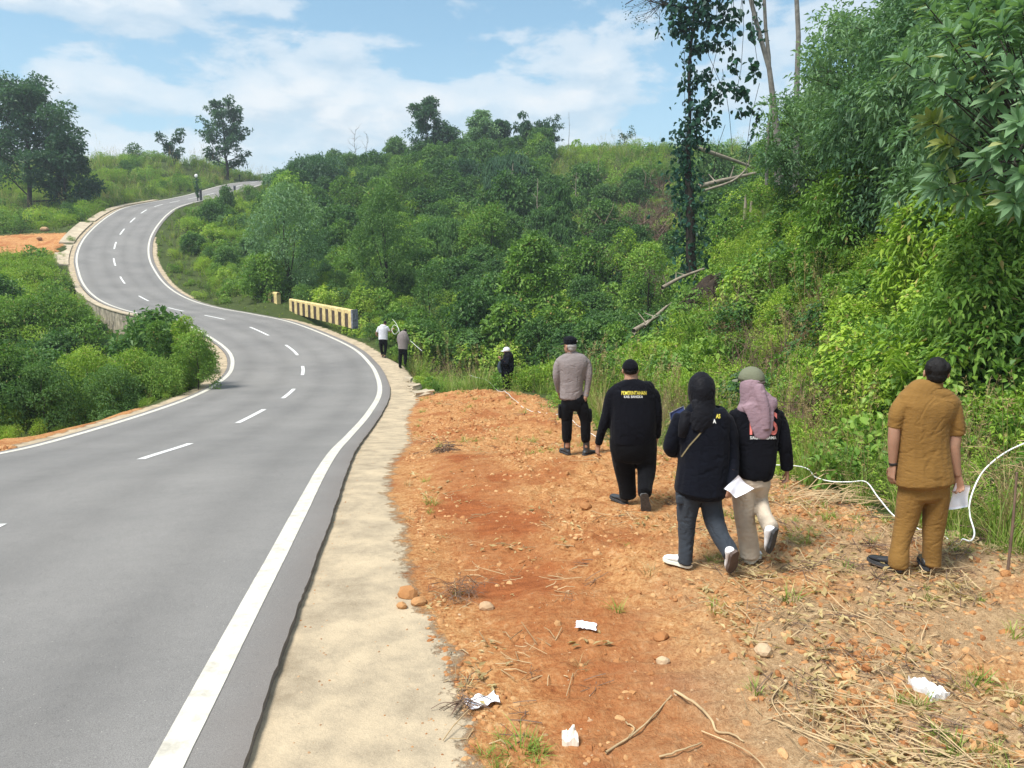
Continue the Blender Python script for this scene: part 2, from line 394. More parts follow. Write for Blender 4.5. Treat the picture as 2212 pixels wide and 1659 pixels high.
quads = np.stack([I[:-1, :-1], I[:-1, 1:], I[1:, 1:], I[1:, :-1]], -1).reshape(-1, 4)

b = NB("ground_soil")
pos = b.pos(); off = b.attr('roff'); dirt = b.attr('dirt'); trk = b.attr('track'); dry = b.attr('dry')
nlo = b.noise(pos, 1.1, 4, 0.6); nmid = b.noise(pos, 5.0, 5, 0.65); nhi = b.noise(pos, 34.0, 4, 0.7); nfi = b.noise(pos, 120.0, 3, 0.7)
# soil: orange-buff clods, red clay where it was scraped, dry straw litter
n14 = b.noise(pos, 13.0, 5, 0.75)
soil = b.ramp(b.math('ADD', b.math('MULTIPLY', nhi, 0.40), b.math('ADD', b.math('MULTIPLY', nmid, 0.25), b.math('MULTIPLY', n14, 0.35))), [(0.36, (0.20, 0.072, 0.026)), (0.45, (0.43, 0.190, 0.070)), (0.54, (0.60, 0.330, 0.140)), (0.64, (0.73, 0.50, 0.28))])  # dark end of the ramp paints shade into the crevices between lumps
red = b.ramp(b.math('ADD', b.math('MULTIPLY', b.noise(b.mapv(pos, (1.2, 5.5, 1)), 3.0, 4, 0.65), 0.7), b.math('MULTIPLY', nfi, 0.3)), [(0.35, (0.27, 0.085, 0.030)), (0.6, (0.42, 0.145, 0.052)), (0.75, (0.54, 0.24, 0.105))])
straw = b.ramp(b.math('ADD', b.math('MULTIPLY', nfi, 0.5), b.math('MULTIPLY', nhi, 0.5)), [(0.35, (0.22, 0.150, 0.085)), (0.5, (0.45, 0.30, 0.165)), (0.66, (0.62, 0.47, 0.29))])
redm = b.math('ADD', b.math('MULTIPLY', trk, 0.62), b.ramp(b.noise(pos, 0.8, 4, 0.6), [(0.50, 0.0), (0.62, 0.7)]), clamp=True)
c = b.mix(redm, soil, red)
drym = b.math('MULTIPLY', dry, b.ramp(b.noise(pos, 1.6, 4, 0.6), [(0.36, 0.25), (0.52, 1.0)]), clamp=True)
c = b.mix(drym, c, straw)
# under the plants: brown litter
lit = b.ramp(nmid, [(0.35, (0.040, 0.060, 0.016)), (0.6, (0.075, 0.105, 0.030)), (0.75, (0.13, 0.13, 0.050))])
dm = b.ramp(b.math('ADD', dirt, b.math('MULTIPLY', b.math('SUBTRACT', nmid, 0.5), 1.2)), [(0.0, 0.0), (0.12, 1.0)])
c = b.mix(dm, lit, c)
# cream sandy concrete verge beside the asphalt
conc = b.ramp(b.math('ADD', b.math('MULTIPLY', b.noise(b.mapv(pos, (1, 1, 1), (0, 0, .1)), 2.4, 6, 0.65), 0.7), b.math('MULTIPLY', nfi, 0.3)), [(0.33, (0.30, 0.245, 0.17)), (0.45, (0.43, 0.36, 0.26)), (0.55, (0.55, 0.455, 0.32)), (0.68, (0.64, 0.53, 0.37))])
conc = b.mix(b.ramp(nfi, [(0.70, 0.0), (0.78, 0.5)]), conc, (0.14, 0.11, 0.07, 1))
wob = b.math('MULTIPLY', b.math('SUBTRACT', b.noise(pos, 3.0, 8, 0.78), 0.5), 0.85)
vw = b.attr('verge')
vm = b.ramp(b.math('SUBTRACT', vw, b.math('ADD', off, wob)), [(0.0, 0.0), (0.10, 1.0)])
c = b.mix(vm, c, conc)
hgt = b.math('ADD', b.math('ADD', b.math('MULTIPLY', nhi, 0.5), b.math('MULTIPLY', nfi, 0.2)), b.math('MULTIPLY', n14, b.math('ADD', 0.15, b.math('MULTIPLY', dm, 0.9))))
hgt = b.math('MULTIPLY', hgt, b.math('SUBTRACT', 1.0, b.math('MULTIPLY', vm, 0.7)))
c = b.mix(1.0, c, (0.86, 0.84, 0.82, 1), 'MULTIPLY')
M_GROUND = b.done(b.bsdf(c, 0.93, 0.12, b.bump(hgt, 0.9, 0.035)))
off_, rz_, st_, pad_, dirt_ = FLD
trk_ = (1 - sstep(line_d(XY, TRK), 0.22, 0.75)) * sstep(GZ * 0 + 14 - XY[:, 1], 0, 4)
dry_ = sstep(XY[:, 0] - (0.35 + 0.26 * (XY[:, 1] - 3.4)), -0.2, 1.2) * sstep(10 - XY[:, 1], 0, 4.5)
edge_dry = sstep(0.9 - pad_, 0, 0.8) * (XY[:, 0] > 1) * 0.7
dry_ = np.maximum(dry_, edge_dry)
# verge width measured from the road axis: positive where the cream strip reaches
vg = np.where(off_ > 0, 4.45 + 0.12 * np.sin(st_ * 0.6), 0.0)
vg = np.where(off_ > 0, vg + .22 * sstep(5.6 - XY[:, 1], 0, 1.6) - .16 * sstep(XY[:, 1], 5.2, 6.6) * (1 - sstep(XY[:, 1], 11, 16)), vg)
vg = np.where((off_ > 0) & (st_ > 37) & (st_ < 46), 4.75, vg)
vg = np.where((off_ > 0) & (st_ > 46), 4.3, vg)
vg = np.where((off_ > 0) & (st_ > 60), 3.75 + 0.25 * ((st_ > 76) & (st_ < 100)), vg)
vg = np.where((off_ > 0) & (st_ > 104), 3.2, vg)
roa = np.abs(off_)
vg = np.where(off_ <= 0, np.where(st_ < 52, 3.95, np.where(st_ < 84, 3.6, np.where(st_ < 135, 3.9, 3.5))), vg)
me = mesh_np("ground", np.c_[XY, GZ], [quads], [M_GROUND], True,
             attrs={'roff': roa, 'dirt': np.clip(dirt_, -2, 2), 'track': trk_, 'dry': dry_, 'verge': vg})
ground = link("ground", me); ground['kind'] = 'structure'
def gz(x, y): return float(ground_z(np.array([[x, y]]))[0])

# ------------------------------------------------------------------ road
def ribbon(name, s0, s1, o0, o1, dz, mat, thick=0.0, step=0.4, wob=0.0, seed=0, segs=1):
    S = np.linspace(s0, s1, max(2, int((s1 - s0) / step) + 1)); rows = []
    for k in range(segs + 1):
        o = o0 + (o1 - o0) * k / segs
        p = np.array([road_at(s, o)[0] for s in S])
        if wob and k in (0, segs):
            n = np.array([road_at(s, 0)[1] for s in S]); q = fbm(np.c_[S, S * 0], 1.6, 5, seed + k, .85) * wob; p[:, :2] += n * q[:, None]
        p[:, 2] += dz; rows.append(p)
    V = np.concatenate(rows); n = len(S); Fq = []
    for k in range(segs):
        a = np.arange(n - 1) + k * n; Fq.append(np.stack([a, a + n, a + n + 1, a + 1], 1))
    if thick:
        lo = V.copy(); lo[:, 2] -= thick; base = len(V); V = np.vstack([V, lo])
        a = np.arange(n - 1); Fq.append(np.stack([a + 1, a + 1 + base, a + base, a], 1))
        a = np.arange(n - 1) + segs * n; Fq.append(np.stack([a, a + base, a + 1 + base, a + 1], 1))
        e0 = np.array([[0, base, base + n, n]]) if segs == 1 else np.zeros((0, 4), int)
    return mesh_np(name, V, [np.concatenate(Fq)], [mat], False)
b = NB("asphalt"); pos = b.pos()
big = b.noise(pos, 0.35, 4, 0.6); fine = b.noise(pos, 170, 3, 0.8); st1 = b.noise(pos, 6.0, 6, 0.7)
c = b.ramp(b.math('ADD', b.math('MULTIPLY', big, 0.75), b.math('MULTIPLY', st1, 0.25)), [(0.32, (0.166, 0.160, 0.154)), (0.7, (0.240, 0.229, 0.217))])
c = b.mix(1.0, c, b.ramp(fine, [(0.30, 0.50), (0.5, 1.0), (0.7, 1.42)]), 'MULTIPLY')
spk = b.noise(pos, 55, 2, 0.5); c = b.mix(b.ramp(spk, [(0.73, 0.0), (0.76, 0.55)]), c, (0.62, 0.58, 0.52, 1))
dust = b.ramp(b.math('SUBTRACT', b.math('ADD', b.attr('roff'), b.math('MULTIPLY', b.noise(pos, 3, 4), 0.35)), 3.30), [(0.0, 0.0), (0.4, 0.55)])
c = b.mix(dust, c, (0.16, 0.135, 0.12, 1))
crk = b.noise(b.mapv(pos, (1, 1, 1)), 0.9, 6, 0.75, 0.8)
c = b.mix(b.ramp(b.math('ABSOLUTE', b.math('SUBTRACT', crk, 0.5)), [(0.0, 0.30), (0.006, 0.0)]), c, (0.12, 0.115, 0.11, 1))
wt = b.attr('roff'); whl = b.ramp(b.math('ABSOLUTE', b.math('SUBTRACT', b.math('ABSOLUTE', b.math('SUBTRACT', wt, 1.6)), 0.75)), [(0.0, 0.90), (0.5, 1.03)]); c = b.mix(1.0, c, whl, 'MULTIPLY')
M_ASPH = b.done(b.bsdf(c, 0.82, 0.32, b.bump(fine, 0.35, 0.006)))
me = ribbon("road", 0.2, RS[-1] - .3, -3.38, 3.52, 0.012, M_ASPH, 0.10, 0.08, 0.032, 4, 6)
co = np.empty(len(me.vertices) * 3, np.float32); me.vertices.foreach_get('co', co); co = co.reshape(-1, 3)
at = me.attributes.new('roff', 'FLOAT', 'POINT'); at.data.foreach_set('value', np.abs(road_dist(co[:, :2].astype(float))[0]).astype(np.float32))
road = link("road", me); road['kind'] = 'structure'
b = NB("road_paint"); pos = b.pos(); fine = b.noise(pos, 150, 3, 0.8)
c = b.ramp(b.noise(pos, 7, 6, 0.7), [(0.30, (0.42, 0.39, 0.33)), (0.55, (0.64, 0.61, 0.53))])
c = b.mix(b.ramp(b.noise(pos, 60, 3, .7), [(0.66, 0.0), (0.74, 0.6)]), c, (0.36, 0.35, 0.33, 1))
M_PAINT = b.done(b.bsdf(c, 0.6, 0.35, b.bump(fine, 0.2, 0.004)))
M_DASH = simple_mat("dash_paint", (0.72, 0.72, 0.70, 1), 0.6, 0.35, 0.10, 9)
for nm, o in (("edge_line", 3.15), ("edge_line", -3.15)):
    e_ = link(nm, ribbon(nm, 0.3, RS[-1] - 12, o - 0.085, o + 0.085, 0.017, M_PAINT, 0, 0.25, 0.006, 8))
    e_.parent = road; e_['label'] = 'painted white edge line along the ' + ('right' if o > 0 else 'left') + ' side of the road'
DASH = [7.5, 14.6, 22.2, 28.95, 34.95, 42.8, 49.0, 55.0, 61.8, 68.2, 75.8, 84.9, 92.3, 99.1, 105.6, 112.3, 118.6, 124.7, 130.0, 135.5, 141.0, 147.5, 154, 160.5, 167]
for s in DASH:
    e_ = link("lane_dash", ribbon("lane_dash", s - 1.5, s + 1.5, -0.07, 0.07, 0.0175, M_DASH, 0, 0.3, 0.004, 3)); e_.parent = road
# ------------------------------------------------------------------ people
def loft(rings, side=(1, 0, 0), seg=20, sub=4, power=2.0):
    """rings: (centre, a, b[, side]) -> closed shell; a along the side vector, b across"""
    C = np.array([r[0] for r in rings], float); AB = np.array([[r[1], r[2]] for r in rings], float)
    if sub > 1 and len(C) > 2:
        D_ = spline(np.c_[C, AB], sub); C, AB = D_[:, :3], np.maximum(D_[:, 3:5], .004)
    elif len(C) == 2:
        t = np.linspace(0, 1, 5)[:, None]; C = C[0] * (1 - t) + C[1] * t; AB = AB[0] * (1 - t) + AB[1] * t
    n = len(C); T = np.gradient(C, axis=0); T /= np.maximum(np.linalg.norm(T, axis=1), 1e-9)[:, None]
    S = np.array(side, float)[None] - T * (T @ np.array(side, float))[:, None]; S /= np.maximum(np.linalg.norm(S, axis=1), 1e-9)[:, None]; B = np.cross(T, S)
    # rounded ends
    e0 = [(C[0] - T[0] * AB[0].min() * k, AB[0] * q) for k, q in ((.35, .45), (.22, .80))]; e1 = [(C[-1] + T[-1] * AB[-1].min() * k, AB[-1] * q) for k, q in ((.22, .80), (.35, .45))]
    Cs = [x[0] for x in e0] + list(C) + [x[0] for x in e1]; Rs = [x[1] for x in e0] + list(AB) + [x[1] for x in e1]
    Ss = [S[0]] * 2 + list(S) + [S[-1]] * 2; Bs = [B[0]] * 2 + list(B) + [B[-1]] * 2
    th = np.linspace(0, 2 * np.pi, seg, endpoint=False); c, s = np.cos(th), np.sin(th)
    c = np.sign(c) * np.abs(c) ** (2 / power); s = np.sign(s) * np.abs(s) ** (2 / power)
    V = np.concatenate([Cs[k] + c[:, None] * Ss[k] * Rs[k][0] + s[:, None] * Bs[k] * Rs[k][1] for k in range(len(Cs))])
    m = len(Cs); i = np.arange(m - 1)[:, None] * seg; j = np.arange(seg)[None]
    q = np.stack([i + j, i + (j + 1) % seg, i + seg + (j + 1) % seg, i + seg + j], -1).reshape(-1, 4)
    cap0 = np.arange(seg)[::-1]; cap1 = np.arange(seg) + (m - 1) * seg
    return V, [q, cap0[None], cap1[None]]
def ell(c, r, R=None, seg=14):
    bm = bmesh.new(); bmesh.ops.create_icosphere(bm, subdivisions=2, radius=1.0); V = np.array([v.co[:] for v in bm.verts]); Fq = np.array([[v.index for v in f.verts] for f in bm.faces]); bm.free()
    V = V * np.array(r); 
    if R is not None: V = V @ np.array(R).T
    return V + np.array(c), [Fq]
def rotz(a): return np.array([[math.cos(a), -math.sin(a), 0], [math.sin(a), math.cos(a), 0], [0, 0, 1]])
def fuse(shells, voxel=.012, smooth=4, fac=.5):
    V = []; Fs = []; n = 0
    for v, fl in shells:
        V.append(v); Fs += [np.asarray(f) + n for f in fl]; n += len(v)
    me = mesh_np("tmp", np.concatenate(V), Fs); o = bpy.data.objects.new("tmp", me); COL.objects.link(o)
    m = o.modifiers.new("r", 'REMESH'); m.mode = 'VOXEL'; m.voxel_size = voxel; m.adaptivity = 0
    if smooth: s = o.modifiers.new("s", 'SMOOTH'); s.iterations = smooth; s.factor = fac
    dg = bpy.context.evaluated_depsgraph_get(); e = o.evaluated_get(dg); m2 = e.to_mesh()
    k = len(m2.vertices); co = np.empty(k * 3, np.float32); m2.vertices.foreach_get('co', co)
    li = np.empty(len(m2.loops), np.int32); m2.loops.foreach_get('vertex_index', li); ls = np.empty(len(m2.polygons), np.int32); m2.polygons.foreach_get('loop_total', ls)
    e.to_mesh_clear(); bpy.data.objects.remove(o); bpy.data.meshes.remove(me)
    assert (ls == 4).all(); return co.reshape(-1, 3).astype(float), li.reshape(-1, 4)
def vnormals(V, Fq):
    n = np.cross(V[Fq[:, 2]] - V[Fq[:, 0]], V[Fq[:, 3]] - V[Fq[:, 1]]); N_ = np.zeros_like(V)
    for k in range(4): np.add.at(N_, Fq[:, k], n)
    return N_ / np.maximum(np.linalg.norm(N_, axis=1), 1e-9)[:, None]
def wrinkle(V, Fq, amp, sc=(9, 9, 22), seed=0, rough=.5):
    wv = np.c_[vnoise(V * 4, seed + 3), vnoise(V * 4, seed + 4), vnoise(V * 4, seed + 5)]
    # broad hanging folds plus narrow diagonal creases
    n1 = fbm(V * np.array([13, 13, 3.2]) + wv * .8, 1.0, 2, seed); M = np.array([[1, 0, .7], [0, 1, 0], [-.6, 0, 1]])
    n2 = fbm((V @ M) * np.array(sc) * .9 + wv * 1.6, 1.0, 2, seed + 20); n3 = fbm((V @ M.T) * np.array([6, 6, 24]) + wv * 2, 1.0, 2, seed + 40)
    d = n1 * .75 - np.exp(-(n2 / .07) ** 2) * .75 * sstep(n3, -.3, .1) - np.exp(-(n3 / .08) ** 2) * .22
    return V + vnormals(V, Fq) * (d * amp * .7)[:, None]
def cloth_mat(name, col, rough=.88, sheen=.04, var=.10):
    b = NB(name); q = b.objc(); c = b.mix(1.0, (*col, 1), b.ramp(b.noise(q, 7, 4), [(.3, 1 - var), (.7, 1 + var)]), 'MULTIPLY')
    h = b.math('ADD', b.math('MULTIPLY', b.noise(b.mapv(q, (1, 1, 2.2)), 22, 3, .5), 1.0), b.math('MULTIPLY', b.noise(q, 420, 2), .12))
    return b.done(b.bsdf(c, rough, .12, b.bump(h, .45, .012), **{'Sheen Weight': sheen}))
SKIN = simple_mat("skin", (0.37, 0.205, 0.135, 1), .55, .35, .08, 14, 0, **{'Subsurface Weight': .08})
HAIR_K = simple_mat("hair_black", (0.009, 0.008, 0.008, 1), .6, .2, .3, 60, .6, .006, 160)
HAIR_G = simple_mat("hair_grey", (0.33, 0.31, 0.30, 1), .6, .3, .25, 60, .6, .006, 160)
EYE = simple_mat("eye", (0.03, 0.02, 0.015, 1), .2, .5, .05)
C_KHAKI = cloth_mat("khaki_cloth", (0.231, 0.126, 0.0361)); C_BLACK = cloth_mat("black_cloth", (0.0035, 0.0038, 0.007)); C_BLACKT = cloth_mat("black_trousers", (0.0035, 0.0036, 0.005))
C_GREY = cloth_mat("grey_uniform_cloth", (0.2394, 0.2058, 0.2016)); C_NAVY = cloth_mat("navy_black_jacket", (0.004, 0.005, 0.010)); C_SLATE = cloth_mat("slate_trousers", (0.0378, 0.0454, 0.0571), .8)
C_MAUVE = cloth_mat("mauve_scarf", (0.2814, 0.189, 0.2201), .75); C_CREAM = cloth_mat("cream_trousers", (0.504, 0.4284, 0.3402)); C_OLIVE = cloth_mat("olive_cap_cloth", (0.1554, 0.1638, 0.1092)); C_SCARF = cloth_mat("black_scarf", (0.006, 0.006, 0.009), .6)
C_WHITE = cloth_mat("white_cloth", (0.672, 0.672, 0.7224)); LEATHER = simple_mat("black_leather", (0.018, 0.018, 0.020, 1), .38, .5, .2, 20); BOOT = simple_mat("boot_leather", (0.045, 0.050, 0.056, 1), .45, .45, .25, 20)
SOLE_B = simple_mat("sole_brown", (0.115, 0.085, 0.072, 1), .8, .2, .2, 30, .5, .006, 90); SHOE_W = simple_mat("shoe_white", (0.80, 0.79, 0.80, 1), .6, .3, .08, 20); SHOE_G = simple_mat("shoe_grey", (0.30, 0.32, 0.33, 1), .7, .3, .2, 20)
SOLE_W = simple_mat("sole_white", (0.78, 0.77, 0.66, 1), .6, .3, .06, 20); SOLE_K = simple_mat("sole_dark", (0.055, 0.055, 0.058, 1), .8, .2, .3, 30, .5, .006, 90)
PAPER = simple_mat("paper", (0.86, 0.86, 0.93, 1), .7, .25, .03, 6); PRINT_Y = simple_mat("print_yellow", (0.78, 0.66, 0.10, 1), .7, .2, .05); PRINT_W = simple_mat("print_white", (0.80, 0.80, 0.78, 1), .7, .2, .05); PRINT_P = simple_mat("print_coral", (0.72, 0.20, 0.17, 1), .7, .2, .05)
U = lambda v: np.array(v, float) / np.linalg.norm(v)
class Person:
    def __init__(s, label, zf, cx, foot, head, H, name='person', vox=.0075, Y=None):
        s.zf = zf; fx, fy = zf(cx, foot); hx, hy = zf(cx, head); t = lambda py: (lambda v: v[2] / v[1])(ray(fx, py))
        s.Y = Y or H / (t(hy) - t(fy)); s.o = P3(fx, fy, s.Y); s.vox = vox
        g_ = gz(s.o[0], s.o[1]); print('%-60s Y %.2f foot z %.2f ground %.2f' % (label[:60], s.Y, s.o[2], g_))
        s.root = empty(name, (s.o[0], s.o[1], s.o[2] if abs(s.o[2] - g_) < .06 else g_ - .01), label, 'person'); s.skin = []
    def J(s, X, Yp, dy=0.0): px, py = s.zf(X, Yp); return P3(px, py, s.Y + dy) - s.o
    def ring(s, xl, xr, yp, dy=0.0, b=.12, k=1.0):
        l, r = s.J(xl, yp, dy), s.J(xr, yp, dy); return ((l + r) / 2, abs(r[0] - l[0]) / 2 * k, b * k)
    def limb(s, pts, seg=14, k=1.0):
        """pts: (X, Y, dy, radius m)"""
        return loft([(s.J(*p[:3]), p[3] * k, p[3] * k) for p in pts], (0, 1, 0) if abs(s.J(*pts[0][:3])[0] - s.J(*pts[-1][:3])[0]) < .5 else (0, 1, 0), seg, 4)
    def sleeve(s, pts, k=.76): return s.limb(pts, 14, k)
    def part(s, name, shells, mat, vox=None, smooth=4, wr=0, sc=(9, 9, 22), seed=1, parent=None, cut=None):
        V, Fq = fuse(shells, vox or s.vox, smooth)
        if wr: V = wrinkle(V, Fq, wr, sc, seed)
        me = mesh_np(name, V, [Fq], [mat], True); o = link(name, me, parent or s.root); s.last = (V, Fq); return o
    def raw(s, name, V, Fs, mat, parent=None, smooth=True):
        return link(name, mesh_np(name, V, Fs, [mat] if not isinstance(mat, list) else mat, smooth), parent or s.root)
    def head(s, c, yaw=0.0, pitch=0.0, sc=1.0, neck=None, face=True):
        """c: centre of the cranium; yaw turns the face, 0 = away from the camera, positive = to the left"""
        c = np.array(c); R = rotz(yaw) @ np.array([[1, 0, 0], [0, math.cos(pitch), -math.sin(pitch)], [0, math.sin(pitch), math.cos(pitch)]]); f = lambda p: c + (R @ (np.array(p) * sc))
        S = [ell(c, np.array([.076, .094, .092]) * sc, R), ell(f((0, .030, -.055)), np.array([.060, .068, .070]) * sc, R), ell(f((0, .052, -.100)), np.array([.030, .034, .022]) * sc, R)]
        S += [ell(f((0, .104, -.040)), np.array([.012, .018, .026]) * sc, R), ell(f((0, .092, -.012)), np.array([.046, .012, .010]) * sc, R), ell(f((0, .094, -.080)), np.array([.024, .010, .007]) * sc, R)]
        for q in (-1, 1): S.append(ell(f((q * .079, -.004, -.030)), np.array([.010, .019, .033]) * sc, R @ rotz(q * .35)))
        if neck is not None: S.append(loft([(np.array(neck), .056 * sc, .058 * sc), (f((0, -.012, -.075)), .053 * sc, .056 * sc), (f((0, -.005, -.02)), .05 * sc, .05 * sc)], (1, 0, 0), 16, 3))
        s.skin += S; s.hR = R; s.hc = c; s.hs = sc; s.hf = f
        if face:
            for q in (-1, 1): v, fl = ell(f((q * .031, .088, -.030)), np.array([.011, .009, .008]) * sc, R); s.raw('eye', v, fl, EYE)
        return f
    def hand(s, w, d, pn, side, curl=.5, sc=1.0):
        """w wrist, d direction, pn palm normal (fingers curl towards it), side: thumb side vector"""
        d = U(d); pn = np.array(pn, float); pn = U(pn - d * (pn @ d)); sd = np.cross(d, pn); sd = sd if sd @ np.array(side, float) > 0 else -sd
        S = [loft([(w - d * .02, .027 * sc, .021 * sc), (w + d * .03 * sc, .036 * sc, .017 * sc), (w + d * .088 * sc, .040 * sc, .014 * sc)], sd, 14, 3)]
        for i, (L, off) in enumerate(((.070, .030), (.078, .010), (.072, -.011), (.056, -.031))):
            p = w + d * (.082 - .004 * abs(i - 1)) * sc + sd * off * sc; P = [p]; a = .15 * curl; sp = (1.5 - i) * .05
            for k, fr in enumerate((.45, .31, .24)):
                a += curl * (.55 + .25 * k); v = d * math.cos(a) + pn * math.sin(a) + sd * sp; P.append(P[-1] + U(v) * L * fr * sc)
            S.append(loft([(P[k], r_ * sc, r_ * sc) for k, r_ in enumerate((.0092, .0086, .0078, .0066))], sd, 8, 2))
        tb = w + d * .025 * sc + sd * .028 * sc; P = [tb]
        for k, L in enumerate((.035, .030, .024)): P.append(P[-1] + U(d * (.75 + .2 * k) + sd * (.75 - .35 * k) + pn * (.25 + .2 * k * curl)) * L * sc)
        S.append(loft([(P[k], r_ * sc, r_ * sc) for k, r_ in enumerate((.013, .0105, .0095, .0078))], pn, 8, 2)); s.skin += S
    def body(s, mat=None): return s.part('body', s.skin, mat or SKIN, min(s.vox, .0065), 2)
    def shoe(s, heel, toe, up=(0, 0, 1), L=None, w=.047, mat=None, smat=None, hh=.075, ankle=None, ar=.043, name='shoe'):
        heel = np.array(heel, float); toe = np.array(toe, float); d = U(toe - heel); L = L or np.linalg.norm(toe - heel); up = np.array(up, float); up = U(up - d * (up @ d)); sd = np.cross(d, up)
        T = np.linspace(0, 1, 13); wd = np.interp(T, [0, .08, .3, .45, .7, .9, 1], [.45, .78, .80, .80, 1.05, .82, .30]) * w; ht = np.interp(T, [0, .08, .25, .45, .7, .9, 1], [.55, .95, 1.0, .82, .55, .42, .22]) * hh
        n = 14; th = np.linspace(0, 2 * np.pi, n, endpoint=False); V = []
        for t, a, h in zip(T, wd, ht):
            for q in th: V.append(heel + d * L * t + sd * a * math.cos(q) + up * (.018 + h * .5 + h * .5 * math.sin(q) * (1 if math.sin(q) > 0 else .95)))
        V = np.array(V); m = len(T); i = np.arange(m - 1)[:, None] * n; j = np.arange(n)[None]; q = np.stack([i + j, i + (j + 1) % n, i + n + (j + 1) % n, i + n + j], -1).reshape(-1, 4)
        S = [(V, [q, np.arange(n)[None][:, ::-1], (np.arange(n) + (m - 1) * n)[None]])]
        if ankle is not None: S.append(loft([(heel + d * L * .26 + up * .05, ar, ar * 1.1), (np.array(ankle), ar, ar)], sd, 14, 1))
        o = s.part(name, S, mat or LEATHER, .006, 2)
        Vs = []; 
        for lay in (0, 1):
            for sgn in (1, -1):
                for k in range(13):
                    kk = k if sgn > 0 else 12 - k; Vs.append(heel + d * L * (T[kk] * 1.04 - .02) + sd * sgn * wd[kk] * 1.08 + up * (lay * .024 - .002))
        Vs = np.array(Vs); nn = 26; Fs = [np.array([[k, (k + 1) % nn, nn + (k + 1) % nn, nn + k] for k in range(nn)]), np.arange(nn)[None][:, ::-1], (np.arange(nn) + nn)[None]]
        s.raw('sole', Vs, Fs, smat or SOLE_K, o, False); return o
    def cap_shell(s, name, mat, c, r, z0=-.01, R=None, thick=.006, seg=28, rows=9, parent=None):
        R = s.hR if R is None else R; V = []; 
        for lay in (0, 1):
            for k in range(rows):
                ph = math.asin(max(-1, min(1, z0 / r[2]))) * (1 - k / (rows - 1)) + (math.pi / 2 - .02) * k / (rows - 1)
                for j in range(seg): a = 2 * math.pi * j / seg; V.append(np.array([r[0] * math.cos(ph) * math.cos(a), r[1] * math.cos(ph) * math.sin(a), r[2] * math.sin(ph)]) * (1 if lay == 0 else 1 - thick / r[0]))
        V = np.array(V); 
        V = V @ R.T + np.array(c); Fq = []; b_ = rows * seg
        for k in range(rows - 1):
            for j in range(seg):
                j2 = (j + 1) % seg; Fq.append([k * seg + j, k * seg + j2, (k + 1) * seg + j2, (k + 1) * seg + j]); Fq.append([b_ + k * seg + j2, b_ + k * seg + j, b_ + (k + 1) * seg + j, b_ + (k + 1) * seg + j2])
        for j in range(seg): j2 = (j + 1) % seg; Fq.append([j2, j, b_ + j, b_ + j2])
        return s.raw(name, V, [np.array(Fq), (np.arange(seg) + (rows - 1) * seg)[None]], mat, parent)
    def brim(s, mat, c, r, out=.07, half=1.0, drop=.012, parent=None, yaw=0.0, thick=.004, z=-.008):
        R = s.hR @ rotz(yaw); V = []; n = 15
        for lay in (0, 1):
            for k in range(5):
                for j in range(n): a = math.pi / 2 - half + 2 * half * j / (n - 1); e = math.cos((a - math.pi / 2) / half * math.pi / 2) ** .6; o_ = k / 4 * out * e; V.append([(r[0] + o_) * math.cos(a), (r[1] + o_) * math.sin(a), z - drop * (k / 4) - .10 * ((r[0] + o_) * math.cos(a)) ** 2 * 10 * (k / 4) * .5 - lay * thick])
        V = np.array(V) @ R.T + np.array(c); Fq = []; b_ = 5 * n
        for k in range(4):
            for j in range(n - 1): Fq.append([k * n + j, k * n + j + 1, (k + 1) * n + j + 1, (k + 1) * n + j]); Fq.append([b_ + k * n + j + 1, b_ + k * n + j, b_ + (k + 1) * n + j, b_ + (k + 1) * n + j + 1])
        for j in range(n - 1): Fq.append([4 * n + j, 4 * n + j + 1, b_ + 4 * n + j + 1, b_ + 4 * n + j])
        return s.raw('peak', V, [np.array(Fq)], mat, parent)
    def writing(s, text, xl, xr, yt, yb, mat, cloth, parent, bold=.012, name='printed_text'):
        cu = bpy.data.curves.new("t", 'FONT'); cu.body = text; cu.offset = bold; o = bpy.data.objects.new("t", cu); COL.objects.link(o)
        dg = bpy.context.evaluated_depsgraph_get(); me = bpy.data.meshes.new_from_object(o.evaluated_get(dg)); bpy.data.objects.remove(o)
        bm = bmesh.new(); bm.from_mesh(me); bmesh.ops.triangulate(bm, faces=bm.faces[:]); bmesh.ops.subdivide_edges(bm, edges=bm.edges[:], cuts=1, use_grid_fill=True); bmesh.ops.triangulate(bm, faces=bm.faces[:])
        V = np.array([v.co[:] for v in bm.verts]); Fq = [np.array([[v.index for v in f.verts] for f in bm.faces if len(f.verts) == k]) for k in (3, 4)]; bm.free(); Fq = [f for f in Fq if len(f)]
        u = (V[:, 0] - V[:, 0].min()) / np.ptp(V[:, 0]); v = (V[:, 1] - V[:, 1].min()) / np.ptp(V[:, 1])
        s.decal(name, u, v, Fq, xl, xr, yt, yb, mat, cloth, parent)
    def decal(s, name, u, v, Fq, xl, xr, yt, yb, mat, cloth, parent, lift=.004):
        cv, cf_ = cloth; bvh = BVHTree.FromPolygons([tuple(p) for p in cv], [tuple(int(i) for i in f) for f in cf_]); eye = np.array([0, 0, CAM_H]) - s.o; out = []
        for a, b in zip(u, v):
            p = s.J(xl + (xr - xl) * a, yb + (yt - yb) * b, -.6); d = U(p - eye); h = bvh.ray_cast(Vector(p), Vector(d), 1.5); q = np.array(h[0]) if h[0] is not None else p + d * .5; out.append(q - d * lift)
        s.raw(name, np.array(out), Fq, mat, parent, False)
